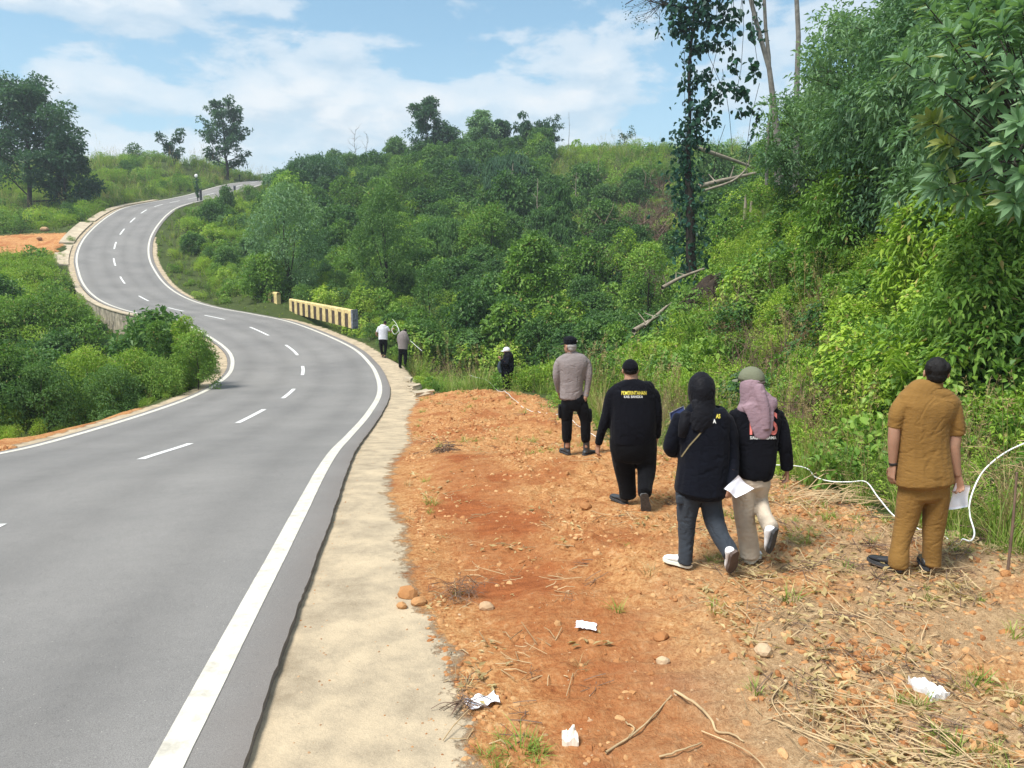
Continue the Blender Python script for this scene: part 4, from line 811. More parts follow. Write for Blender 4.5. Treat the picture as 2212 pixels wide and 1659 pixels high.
for X, Yy in ((196, 565), (226, 578)): a0 = J(X, Yy, -.05); p.shoe(a0, a0 + np.array([0, .26, 0]), L=.26, mat=LEATHER)
p = Person('man in grey shirt and black trousers on the verge, head bent over a tape', zF, 465, 768, 240, 1.70, vox=.016, Y=35.8); J = p.J
MAN_G = p
p.part('shirt', [loft([p.ring(408, 538, 500, 0, .14), p.ring(404, 540, 420, 0, .14), p.ring(402, 542, 340, 0, .14), p.ring(420, 530, 285, .02, .11), p.ring(450, 500, 262, .04, .07)]), p.sleeve([(520, 310, 0, .085), (542, 370, .0, .075), (552, 420, .1, .06)]), p.sleeve([(418, 310, 0, .085), (404, 380, .02, .075), (420, 440, .15, .06)])], C_GREY, .016, 2, .01)
p.part('trousers', [loft([p.ring(408, 532, 495, 0, .14), p.ring(410, 530, 550, 0, .13)]), p.limb([(440, 540, 0, .11), (436, 640, 0, .085), (432, 740, 0, .065)]), p.limb([(504, 540, 0, .11), (506, 630, 0, .085), (498, 725, 0, .065)])], C_BLACKT, .016, 2)
p.skin += [p.limb([(550, 410, .1, .04), (565, 438, .2, .033)]), p.limb([(420, 435, .15, .04), (450, 450, .28, .033)]), loft([p.ring(420, 520, 520, 0, .1), p.ring(425, 520, 400, 0, .09), p.ring(430, 520, 310, 0, .08), p.ring(460, 500, 275, .03, .05)]), p.limb([(505, 330, 0, .05), (540, 370, .03, .045), (552, 412, .1, .04)]), p.limb([(430, 330, 0, .05), (408, 390, .05, .045), (420, 437, .15, .04)]), p.limb([(440, 510, 0, .07), (436, 620, 0, .06), (432, 710, 0, .045)]), p.limb([(504, 510, 0, .07), (504, 620, 0, .06), (498, 710, 0, .045)]), p.limb([(432, 700, 0, .04), (432, 755, 0, .035)]), p.limb([(498, 700, 0, .04), (498, 740, 0, .035)])]
p.head(J(500, 262, .10), -.5, -.55, 1.05, neck=J(478, 290, .03)); p.hand(J(567, 440, .21), (.5, .4, -.2), (0, 0, -1), (0, 1, 0), .9); p.hand(J(452, 452, .29), (.5, .4, 0), (0, 0, -1), (0, 1, 0), .9); p.body()
p.part('hair', [ell(p.hf((0, -.01, .01)), (.088, .098, .10), p.hR)], HAIR_K, .014, 1)
for X, Yy in ((434, 766), (496, 745)): a0 = J(X, Yy, -.05); p.shoe(a0, a0 + np.array([.02, .26, 0]), L=.26, mat=LEATHER)

# ------------------------------------------------------------------ plants
LEAF_G = leaf_mat("leaf_green", [(0.055, 0.125, 0.024), (0.155, 0.290, 0.052), (0.320, 0.460, 0.095)], dry=(0.30, 0.24, 0.09, 1), dryf=0.02)
LEAF_B = leaf_mat("leaf_bright", [(0.105, 0.205, 0.026), (0.255, 0.400, 0.050), (0.450, 0.560, 0.095)], dry=(0.42, 0.36, 0.14, 1), dryf=0.04)
LEAF_D = leaf_mat("leaf_dark", [(0.035, 0.090, 0.030), (0.085, 0.185, 0.052), (0.175, 0.290, 0.080)])
LEAF_P = leaf_mat("leaf_pale", [(0.075, 0.155, 0.080), (0.155, 0.275, 0.140), (0.265, 0.400, 0.205)])
LEAF_T = leaf_mat("leaf_skyline", [(0.028, 0.075, 0.040), (0.055, 0.130, 0.066), (0.095, 0.185, 0.090)])
GRASS_G = leaf_mat("grass_green", [(0.110, 0.180, 0.028), (0.220, 0.330, 0.060), (0.380, 0.470, 0.120)], dry=(0.50, 0.42, 0.20, 1), dryf=0.10)
GRASS_D = leaf_mat("grass_dry", [(0.20, 0.15, 0.06), (0.38, 0.29, 0.14), (0.60, 0.50, 0.28)])
TWIG = simple_mat("twig_bark", (0.115, 0.080, 0.052, 1), 0.9, 0.1, 0.3, 12)
TWIG_R = simple_mat("dead_twig", (0.17, 0.115, 0.085, 1), 0.9, 0.1, 0.35, 6)
BARK = simple_mat("bark_grey", (0.19, 0.175, 0.155, 1), 0.9, 0.15, 0.30, 5, 0.5, 0.02, 30)
BARK_D = simple_mat("bark_dark", (0.05, 0.042, 0.034, 1), 0.9, 0.15, 0.30, 5, 0.5, 0.02, 30)
DEADW = simple_mat("dead_wood", (0.27, 0.23, 0.18, 1), 0.9, 0.15, 0.25, 5, 0.4, 0.02, 30)

class Geo:
    """collects triangles/quads with a per-vertex tint and a material slot"""
    def __init__(s, seed=0): s.V = []; s.F3 = []; s.F4 = []; s.T = []; s.M3 = []; s.M4 = []; s.n = 0; s.r = np.random.default_rng(seed)
    def add(s, V, F3=None, F4=None, T=None, m=0):
        V = np.asarray(V, float)
        if F3 is not None and len(F3): s.F3.append(np.asarray(F3) + s.n); s.M3.append(np.full(len(F3), m))
        if F4 is not None and len(F4): s.F4.append(np.asarray(F4) + s.n); s.M4.append(np.full(len(F4), m))
        s.V.append(V); s.T.append(np.full(len(V), .5) if T is None else T); s.n += len(V)
    def leaves(s, C, D, Nn, L, W, m=0, fold=0.25, big=False, tint=None, droop=0.0):
        k = len(C); C = np.asarray(C, float)
        D = D / np.maximum(np.linalg.norm(D, axis=1), 1e-6)[:, None]
        S = np.cross(D, Nn); S /= np.maximum(np.linalg.norm(S, axis=1), 1e-6)[:, None]; U = np.cross(S, D)
        L = np.broadcast_to(L, (k,))[:, None]; W = np.broadcast_to(W, (k,))[:, None]
        t = s.r.random(k) if tint is None else tint
        g = np.array([0, 0, -1.0])
        if not big:
            P = np.stack([C, C + D * L * .42 - S * W * .5 + U * W * fold, C + D * L + g * L * droop, C + D * L * .42 + S * W * .5 + U * W * fold], 1)
            b = np.arange(k)[:, None] * 4
            s.add(P.reshape(-1, 3), F3=np.concatenate([b + [0, 1, 2], b + [0, 2, 3]]), T=np.repeat(t, 4), m=m)
        else:
            P = np.stack([C, C + D * L * .28 - S * W * .42 + U * W * fold, C + D * L * .66 - S * W * .42 + U * W * fold + g * L * droop * .4, C + D * L + g * L * droop,
                          C + D * L * .66 + S * W * .42 + U * W * fold + g * L * droop * .4, C + D * L * .28 + S * W * .42 + U * W * fold, C + D * L * .5 + g * L * droop * .25], 1)
            b = np.arange(k)[:, None] * 7
            s.add(P.reshape(-1, 3), F4=np.concatenate([b + [0, 1, 2, 6], b + [6, 2, 3, 4], b + [0, 6, 4, 5]]), T=np.repeat(t, 7), m=m)
    def tube(s, path, rad, seg=6, m=1):
        path = np.asarray(path, float); n = len(path); rad = np.broadcast_to(rad, (n,))
        T = np.gradient(path, axis=0); T /= np.maximum(np.linalg.norm(T, axis=1), 1e-9)[:, None]
        up = np.array([0, 0, 1.]) if abs(T[0, 2]) < .9 else np.array([1., 0, 0])
        A = np.cross(T, up); A /= np.maximum(np.linalg.norm(A, axis=1), 1e-9)[:, None]; B = np.cross(T, A)
        th = np.linspace(0, 2 * np.pi, seg, endpoint=False)
        V = path[:, None, :] + rad[:, None, None] * (np.cos(th)[None, :, None] * A[:, None, :] + np.sin(th)[None, :, None] * B[:, None, :])
        i = np.arange(n - 1)[:, None] * seg; j = np.arange(seg)[None, :]
        q = np.stack([i + j, i + (j + 1) % seg, i + seg + (j + 1) % seg, i + seg + j], -1).reshape(-1, 4)
        s.add(V.reshape(-1, 3), F4=q, T=np.full(n * seg, .5), m=m)
        s.add(np.vstack([V[-1], path[-1] + T[-1] * rad[-1] * .6]), F3=[[k, (k + 1) % seg, seg] for k in range(seg)], m=m)
    def blades(s, base, ang, L, W, lean, m=0):
        """curved grass blades, 3 segments"""
        k = len(base); d = np.stack([np.cos(ang), np.sin(ang), 0 * ang], 1); sd = np.stack([-np.sin(ang), np.cos(ang), 0 * ang], 1)
        rows = []
        for f, wf in ((0, 1), (.4, .85), (.75, .5), (1, .04)):
            c = base + d * (lean * L * f ** 2)[:, None] + np.array([0, 0, 1.]) * (L * (f - .42 * lean * f ** 2.5))[:, None]
            rows += [c - sd * (W * wf / 2)[:, None], c + sd * (W * wf / 2)[:, None]]
        P = np.stack(rows, 1); b = np.arange(k)[:, None] * 8
        s.add(P.reshape(-1, 3), F4=np.concatenate([b + [0, 1, 3, 2], b + [2, 3, 5, 4], b + [4, 5, 7, 6]]), T=np.repeat(s.r.random(k), 8), m=m)
    def mesh(s, name, mats, smooth=False):
        V = np.concatenate(s.V); Fs = []; mi = []
        if s.F3: Fs.append(np.concatenate(s.F3)); mi.append(np.concatenate(s.M3))
        if s.F4: Fs.append(np.concatenate(s.F4)); mi.append(np.concatenate(s.M4))
        return mesh_np(name, V, Fs, mats, smooth, np.concatenate(mi), {'tint': np.concatenate(s.T)})
def rdir(r, n, up=0.0):
    v = r.normal(size=(n, 3)); v /= np.linalg.norm(v, axis=1)[:, None]; v[:, 2] += up
    return v / np.linalg.norm(v, axis=1)[:, None]
def bush(seed, R=0.9, H=1.0, lobes=7, n=800, L=0.10, mat=None, big=False, spiky=0.0, flat=0.0, stems=5, wf=0.5, droop=0.12):
    g = Geo(seed); r = g.r
    for k in range(lobes):
        a = r.random() * 6.283; q = math.sqrt(r.random()) * R * 0.62; rr = R * r.uniform(.34, .55)
        c = np.array([math.cos(a) * q, math.sin(a) * q, H * r.uniform(.30, .98 - .45 * q / R) - rr * .35])
        m = n // lobes; d = rdir(r, m, 0.45)
        p = c + d * np.array([rr, rr, rr * (1 - flat)]) * (r.uniform(.55, 1.0, (m, 1)) ** .4) * (1 + r.normal(size=(m, 1)) * .06)
        p[:, 2] = np.maximum(p[:, 2], 0.02)
        dd = d * .8 + rdir(r, m) * .75 + np.array([0, 0, spiky - .1]); nn = d * .5 + np.array([0, 0, 1.0]) + rdir(r, m) * .5
        ll = L * r.uniform(.65, 1.3, m) * (1 if k % 3 else .8)
        tint = np.clip(r.normal(.5 + (k % 3 - 1) * .10, .2, m), 0, 1)
        g.leaves(p, dd, nn, ll, ll * wf, 0, tint=tint, big=big, droop=droop)
        if k < stems: g.tube([[0, 0, -.1], [c[0] * .4, c[1] * .4, c[2] * .5], c], [R * .022, R * .016, R * .008], 4, 1)
    return g.mesh("bush", [mat or LEAF_G, TWIG])
def lobed_crown(g, W, H, lobes, n, L, z0=.02, lr=(.15, .25), big=False, wf=.55, droop=.15, shape='dome', tint=.5, stray=.12, squash=.8, tv=.2):
    """foliage built of separate leafy lobes with gaps between them"""
    r = g.r; C = []
    for k in range(lobes):
        f = (k + .5) / lobes; a = k * 2.4 + r.normal() * .5; rr = W * r.uniform(*lr)
        if shape == 'dome': z = z0 + (1 - z0) * f ** .85; q = math.sqrt(max(0, 1 - f ** 2.2)) * (.85 + .15 * r.random())
        elif shape == 'round': z = z0 + (1 - z0) * f; q = math.sqrt(max(.02, 1 - (2 * f - .9) ** 2)) * r.uniform(.7, 1)
        elif shape == 'cone': z = z0 + (1 - z0) * f; q = (1.0 - f * .92) * r.uniform(.75, 1); rr *= 1 - .45 * f
        elif shape == 'flat': z = z0 + (1 - z0) * (.35 + .65 * f); q = math.sqrt(f) * r.uniform(.5, 1)
        else: z = z0 + (1 - z0) * f; q = r.uniform(.25, 1) * (.45 + .55 * math.sin(3.1 * min(1, f + .1)))
        c = np.array([math.cos(a) * q * (W / 2 - rr * .7), math.sin(a) * q * (W / 2 - rr * .7), z * H - rr * .75 * f]); C.append((c, rr, f))
    tot = sum(x[1] ** 2 for x in C)
    for k, (c, rr, f) in enumerate(C):
        m = int(n * rr ** 2 / tot) + 4; d = rdir(r, m, .35); ns = r.random(m) < stray; lump = 1 + .22 * np.sin(d[:, 0] * 5 + k) * np.cos(d[:, 1] * 4 + k * 2)
        p = c + d * rr * (np.where(ns, r.uniform(1.0, 1.35, m), r.uniform(.45, 1, m) ** .35) * lump)[:, None] * np.array([1, 1, squash]); p[:, 2] = np.maximum(p[:, 2], .03)
        ll = L * r.uniform(.6, 1.3, m); g.leaves(p, d * .75 + rdir(r, m) * .7 - np.array([0, 0, .1 + droop]), d * .6 + np.array([0, 0, .9]) + rdir(r, m) * .45, ll, ll * wf, 0, tint=np.clip(r.normal(tint + r.normal() * .10, tv, m), 0, 1), droop=droop, big=big)
    return C
def weed(seed, H=1.0, stems=12, per=26, L=0.075, R=.35, mat=None, wf=.42):
    g = Geo(seed); r = g.r
    for k in range(stems):
        a = r.random() * 6.283; q = r.random() * R; h = H * r.uniform(.55, 1.1); lean = r.uniform(.05, .35) * h
        b0 = np.array([math.cos(a) * q, math.sin(a) * q, -.05]); a2 = a + r.normal() * .6; t = np.linspace(0, 1, 6)
        P = b0 + np.c_[math.cos(a2) * lean * t ** 1.6, math.sin(a2) * lean * t ** 1.6, h * t]
        g.tube(P, np.linspace(.006, .002, 6) * H, 3, 1)
        u = r.uniform(.15, 1, per) ** .8; c = np.stack([np.interp(u, t, P[:, i]) for i in range(3)], 1)
        an = r.random(per) * 6.283; d = np.stack([np.cos(an), np.sin(an), r.uniform(-.1, .8, per)], 1)
        ll = L * r.uniform(.6, 1.3, per) * (1.25 - .5 * u)
        g.leaves(c, d, np.array([0, 0, 1.]) + rdir(r, per) * .35, ll, ll * wf, 0, droop=.25)
    return g.mesh("weed", [mat or LEAF_B, TWIG])
def tuft(seed, n=60, H=.9, R=.18, W=.012, mat=None, lean=(.1, .8), plume=0):
    g = Geo(seed); r = g.r; a = r.random(n) * 6.283; q = R * np.sqrt(r.random(n))
    base = np.c_[np.cos(a) * q, np.sin(a) * q, np.full(n, -.04)]
    g.blades(base, a + r.normal(size=n) * .7, H * r.uniform(.45, 1.1, n), W * r.uniform(.7, 1.4, n), r.uniform(*lean, n), 0)
    for k in range(plume):
        a = r.random() * 6.28; h = H * r.uniform(1.1, 1.5); t = np.linspace(0, 1, 6)
        P = np.c_[math.cos(a) * .25 * t ** 2, math.sin(a) * .25 * t ** 2, h * t]; g.tube(P, np.linspace(.004, .002, 6), 3, 1)
        m = 14; c = P[-1] - np.array([0, 0, 1.]) * r.uniform(0, .28, (m, 1)); g.leaves(c, rdir(r, m, .9), rdir(r, m), .07, .012, 1)
    return g.mesh("tuft", [mat or GRASS_G, GRASS_D])
def twigs(seed, n=40, R=.8, H=.9, mat=None):
    g = Geo(seed); r = g.r
    for k in range(n):
        p = np.array([r.normal() * R * .45, r.normal() * R * .45, r.uniform(0, .35) * H]); d = rdir(r, 1, .5)[0]; P = [p]
        for j in range(5): d = d + r.normal(size=3) * .35; d /= np.linalg.norm(d); p = p + d * H * .22; P.append(p)
        g.tube(P, np.linspace(.010, .003, 6) * r.uniform(.6, 1.3), 3, 0)
    return g.mesh("twigs", [mat or TWIG_R])
def climber(seed, R=1.0, H=1.4, n=700, L=.13, mat=None):
    """creeper curtain: strings of leaves falling off a mound"""
    g = Geo(seed); r = g.r; ns = 46
    for k in range(ns):
        a = r.random() * 6.283; q = R * r.uniform(.1, .75); t = np.linspace(0, 1, 8); out = R * r.uniform(.2, .5)
        P = np.c_[math.cos(a) * (q + out * t), math.sin(a) * (q + out * t), H * (r.uniform(.75, 1.05) - (q / R) ** 2 * .3) - H * r.uniform(.5, .9) * t ** 1.7]
        m = n // ns; u = r.random(m); c = np.stack([np.interp(u, t, P[:, i]) for i in range(3)], 1) + r.normal(size=(m, 3)) * .05
        an = a + r.normal(size=m) * .9; d = np.stack([np.cos(an), np.sin(an), -r.uniform(.1, .9, m)], 1); ll = L * r.uniform(.6, 1.25, m)
        g.leaves(c, d, np.stack([np.cos(an), np.sin(an), np.full(m, .9)], 1), ll, ll * .75, 0, tint=np.clip(r.normal(.5, .22, m), 0, 1))
    return g.mesh("climber", [mat or LEAF_G, TWIG])
def feather(seed, H=2.2, stems=9, mat=None, L=.16):
    """arching canes with long narrow leaves"""
    g = Geo(seed); r = g.r
    for k in range(stems):
        a = r.random() * 6.283; h = H * r.uniform(.6, 1.05); t = np.linspace(0, 1, 9); ln = h * r.uniform(.2, .55)
        P = np.c_[math.cos(a) * ln * t ** 2, math.sin(a) * ln * t ** 2, h * (t - .28 * t ** 4)]; g.tube(P, np.linspace(.012, .003, 9), 4, 1)
        m = 70; u = r.uniform(.25, 1, m); c = np.stack([np.interp(u, t, P[:, i]) for i in range(3)], 1) + r.normal(size=(m, 3)) * .07
        an = r.random(m) * 6.283; d = np.stack([np.cos(an), np.sin(an), -r.uniform(-.2, .7, m)], 1); ll = L * r.uniform(.6, 1.3, m)
        g.leaves(c, d, np.array([0, 0, 1.]) + rdir(r, m) * .4, ll, ll * .2, 0, droop=.3)
    return g.mesh("feather", [mat or LEAF_G, TWIG])
def crownp(seed, mat, shape):
    g = Geo(seed); lobed_crown(g, 2.5, 2.3, 24, 3800, .17, shape=shape, lr=(.09, .21), stray=.3, tv=.26, tint=.42); g.tube([[0, 0, -.2], [0, 0, 1.6]], [.05, .02], 5, 1); return g.mesh("crown_mass", [mat, TWIG])
def proto_set(name, meshes):
    c = bpy.data.collections.new(name)
    for k, me in enumerate(meshes):
        o = bpy.data.objects.new("%s_%02d" % (name, k), me); c.objects.link(o)
    return c
def scatter(name, P, rot, scl, idx, coll, label=None, cat=None):
    me = bpy.data.meshes.new(name); me.vertices.add(len(P)); me.vertices.foreach_set('co', np.asarray(P, np.float32).ravel())
    a = me.attributes.new('rot', 'FLOAT_VECTOR', 'POINT'); a.data.foreach_set('vector', np.asarray(rot, np.float32).ravel())
    a = me.attributes.new('scl', 'FLOAT_VECTOR', 'POINT'); a.data.foreach_set('vector', np.asarray(scl, np.float32).ravel())
    a = me.attributes.new('idx', 'INT', 'POINT'); a.data.foreach_set('value', np.asarray(idx, np.int32))
    o = link(name, me); o['kind'] = 'stuff'
    if label: o['label'] = label
    if cat: o['category'] = cat
    ng = bpy.data.node_groups.new(name, 'GeometryNodeTree')
    ng.interface.new_socket('Geometry', in_out='INPUT', socket_type='NodeSocketGeometry'); ng.interface.new_socket('Geometry', in_out='OUTPUT', socket_type='NodeSocketGeometry')
    n = ng.nodes.new; gi = n('NodeGroupInput'); go = n('NodeGroupOutput'); ip = n('GeometryNodeInstanceOnPoints')
    ci = n('GeometryNodeCollectionInfo'); ci.inputs['Collection'].default_value = coll; ci.inputs['Separate Children'].default_value = True; ci.inputs['Reset Children'].default_value = True
    def na(nm, ty): x = n('GeometryNodeInputNamedAttribute'); x.data_type = ty; x.inputs['Name'].default_value = nm; return x.outputs['Attribute']
    L = ng.links.new
    L(gi.outputs[0], ip.inputs['Points']); L(ci.outputs[0], ip.inputs['Instance']); ip.inputs['Pick Instance'].default_value = True
    L(na('idx', 'INT'), ip.inputs['Instance Index']); L(na('scl', 'FLOAT_VECTOR'), ip.inputs['Scale'])
    e2r = n('FunctionNodeEulerToRotation'); L(na('rot', 'FLOAT_VECTOR'), e2r.inputs[0]); L(e2r.outputs[0], ip.inputs['Rotation'])
    L(ip.outputs[0], go.inputs[0])
    md = o.modifiers.new("scatter", 'NODES'); md.node_group = ng
    return o

# ---- one pass of candidate spots over every vegetated metre, coarser with distance
rg = np.random.default_rng(11)
cand = []
for y0, y1, sp in ((-2, 9, .30), (9, 16, .36), (16, 28, .52), (28, 48, .80), (48, 80, 1.15), (80, 185, 1.75)):
    x0, x1 = -0.85 * y1 - 6, 0.80 * y1 + 6
    X, Y = np.meshgrid(np.arange(x0, x1, sp), np.arange(y0, y1, sp)); q = np.c_[X.ravel(), Y.ravel()]
    q += rg.uniform(-.5, .5, q.shape) * sp
    k = np.abs(q[:, 0]) < 0.80 * (np.abs(q[:, 1]) + 6); q = q[k]
    cand.append(np.c_[q, np.full(len(q), sp)])
cand = np.concatenate(cand); CXY = cand[:, :2]; CSP = cand[:, 2]
cf = fields(CXY); c_off, c_rz, c_st, c_pad, c_dirt = cf
CZ = ground_z(CXY, cf)
hwR = np.where(c_st < 46, 4.5, np.where(c_st < 60, 4.5, np.where(c_st < 104, 4.0, 3.55))); hwL = np.where(c_st < 54, 4.1, np.where(c_st < 84, 3.9, np.where(c_st < 135, 4.1, 3.75)))
free = (np.where(c_off > 0, c_off > hwR, -c_off > hwL)) & (c_dirt < 0.0)
free &= ~((c_off > -7.4) & (c_off < 0) & (CXY[:, 1] < 22.5) & (rg.random(len(CXY)) < .96))
BARL = np.array([P3(580, 652, 60.5)[:2], P3(629, 666, 56.0)[:2], P3(772, 701, 47.0)[:2]]); free &= line_d(CXY, BARL) > 1.15
margin = np.where(c_off > 0, c_off - hwR, -c_off - hwL)
LEFT = c_off < 0
Yc = CXY[:, 1]
reg = np.full(len(CXY), 'x', object)
reg[LEFT & (Yc < 74) & free] = 'L1'                      # inside of the near bend, low ground
reg[LEFT & (Yc >= 74) & free] = 'L2'                     # grassy hill
gul = 6.0 + (Yc - 38) * 0.55
R = (~LEFT) & free
reg[R & (CXY[:, 0] > np.maximum(gul, 1.5)) & (Yc < 75)] = 'R1'
reg[R & (Yc < 75) & (CXY[:, 0] <= 1.5) & (Yc < 42)] = 'R6'
x_ = R & (reg == 'x'); reg[x_] = 'R2'
inner = (reg == 'R2') & (c_off < 17 - .06 * (Yc - 60)) & (c_st > 54)
reg[inner] = 'R5'
nzc = fbm(CXY, .11, 3, 31); nzf = fbm(CXY, .6, 2, 77)
A = dict(
    bb=[bush(s, .9, 1.05, 9, 1500, .085, LEAF_B) for s in (1, 2, 3)] + [bush(s, .8, 1.0, 6, 520, .15, LEAF_G, big=True, wf=.6) for s in (4, 5)],
    bd=[bush(s, 1.05, 1.25, 10, 1300, .125, m) for s, m in ((6, LEAF_G), (7, LEAF_D), (8, LEAF_G))],
    cl=[climber(s, 1.0, 1.3, 800, .13, m) for s, m in ((9, LEAF_G), (10, LEAF_D), (12, LEAF_B))],
    wd=[weed(s, 1.0, 16, 30, .085, .4, m) for s, m in ((13, LEAF_B), (14, LEAF_G), (15, LEAF_B))],
    tf=[tuft(s, 60, 1.15, .2, .016, GRASS_G, plume=p) for s, p in ((16, 0), (17, 5), (18, 2))],
    td=[tuft(s, 46, 1.15, .22, .011, GRASS_D, (.15, .9), 6) for s in (19, 24)],
    tw=[twigs(s, 50, .8, 1.0) for s in (20, 21)],
    cr=[crownp(s, m, sh) for s, m, sh in ((50, LEAF_D, 'airy'), (51, LEAF_D, 'dome'), (52, LEAF_D, 'round'), (53, LEAF_G, 'airy'), (54, LEAF_D, 'airy'))],
    ft=[feather(s, 1.7, 9, m, .20) for s, m in ((22, LEAF_G), (23, LEAF_B))],
)
order = []; base_i = {}
for k, v in A.items(): base_i[k] = len(order); order += v
SET = proto_set("growth", order)
def pick(weights, n):
    ks = list(weights); p = np.array([weights[k] for k in ks], float); p /= p.sum()
    c = rg.choice(len(ks), n, p=p); out = np.zeros(n, int); kk = np.array(ks, object)[c]
    for k in ks:
        m = kk == k; out[m] = base_i[k] + rg.integers(0, len(A[k]), m.sum())
    return out, kk
PHIST = {}
def plant(rname, name, label, mixes, smul, hmax=None, tilt=.12, sub=None):
    m = reg == rname
    if sub is not None: m &= sub
    n = m.sum(); q = CXY[m]; sp = CSP[m]
    idx = np.zeros(n, int); kinds = np.full(n, '', object); done = np.zeros(n, bool)
    for cond, wts in mixes:
        c = (cond[m] if cond is not None else np.ones(n, bool)) & ~done
        i, k = pick(wts, c.sum()); idx[c] = i; kinds[c] = k; done |= c
    s = smul * (0.55 + sp * 0.80) * rg.uniform(.7, 1.35, n) * (1 + .35 * nzf[m])
    s *= np.clip(.35 + margin[m] * .35, .35 if rname != 'R5' else .62, 1) * np.clip(.45 + np.clip(-c_dirt[m], 0, 3) * .4, .45, 1)
    s = np.where((line_d(CXY[m], BARL) < 3.4) & (c_off[m] < 6.6), s * .4, s)
    if rname == 'L1': s = np.where(wallwin[m], s * .45, s)
    sc = np.stack([s, s, s * rg.uniform(.75, 1.25, n)], 1)
    if hmax is not None: sc[:, 2] *= hmax[m]
    rot = np.stack([rg.normal(size=n) * tilt, rg.normal(size=n) * tilt, rg.random(n) * 6.283], 1)
    P = np.c_[q, CZ[m] - .08 * s]
    return scatter(name, P, rot, sc, idx, SET, label)
px_of = lambda XY, z: CX_ + F_ * XY[:, 0] / np.maximum((XY[:, 1] * math.cos(PITCH) - (z - CAM_H) * math.sin(PITCH)), .1)
DPX = px_of(CXY, CZ)
wallwin = (reg == 'L1') & (DPX > 195) & (DPX < 300) & (Yc > 33)
brown = ((reg == 'R2') & (DPX > 1230) & (DPX < 1500) & (Yc > 44)) & (nzc > -.45) & (Yc < 112)
base_near = (c_pad > -2.6); brn2 = (c_pad > -7) & (c_pad < -1.6) & (DPX > 1540) & (DPX < 1800) & (reg == 'R1') & (nzf > -.1)
plant('R1', 'right_bank_thicket', 'bright tangled shrubs and weeds covering the near bank on the right',
      [(brn2 & (nzf > -.25), dict(td=4, tw=3, tf=1.5)), (base_near & (nzf > -.05), dict(tf=5, td=2.2, wd=2)), (base_near, dict(wd=4, tf=3, bb=1, td=.8, tw=.4)), (nzc > .12, dict(bb=6, wd=3, cl=1.5)), (nzc < -.22, dict(cl=4, bd=1.5, tw=.4, bb=3)), (None, dict(bb=5, cl=1.6, wd=2.5, ft=1.0, bd=.5))], 1.0)
plant('R2', 'far_slope_thicket', 'dense dark shrubs and creepers covering the slope across the ravine',
      [(brown & (nzf > -.35), dict(tw=4, cl=1, bd=.6, cr=.3)), ((Yc > 105) & (DPX > 1180), dict(tf=3, wd=3, bb=1)), (nzc > .1, dict(bd=5, cl=3, bb=1.2, cr=1.4, ft=.8, tw=.3)), (None, dict(bd=4, cl=4.5, bb=.5, cr=2.2, ft=.7, tw=.5))], 1.0)
plant('R5', 'inner_slope_growth', 'low bright creepers and shrubs on the slope inside the upper bend',
      [(margin < 3.0, dict(wd=4, tf=1.5, bb=1)), (None, dict(bb=4, cl=3, bd=1.4, wd=1, cr=.35))], .72)
plant('R6', 'ravine_grass', 'tall green grass and weeds in the hollow beyond the orange soil',
      [(nzf > .25, dict(tf=5, wd=1, td=.6)), (None, dict(wd=4, tf=3, bb=2))], 1.15)
plant('L1', 'inside_bend_shrubs', 'dense bright green shrubs filling the inside of the near bend',
      [(nzc > .15, dict(wd=5, bb=5)), (nzc < -.2, dict(bd=2, bb=4, wd=3, cr=.5)), (None, dict(bb=5, wd=5, tf=.3, cr=.2))], 1.0)
plant('L2', 'hill_grass', 'pale green tall grass and low shrubs on the hill left of the upper road',
      [(nzc > .1, dict(tf=5, wd=3, td=.8)), (nzc < -.3, dict(bb=3, bd=2, tf=2)), (None, dict(tf=4, wd=3, bb=1.2, td=.4))], .85)
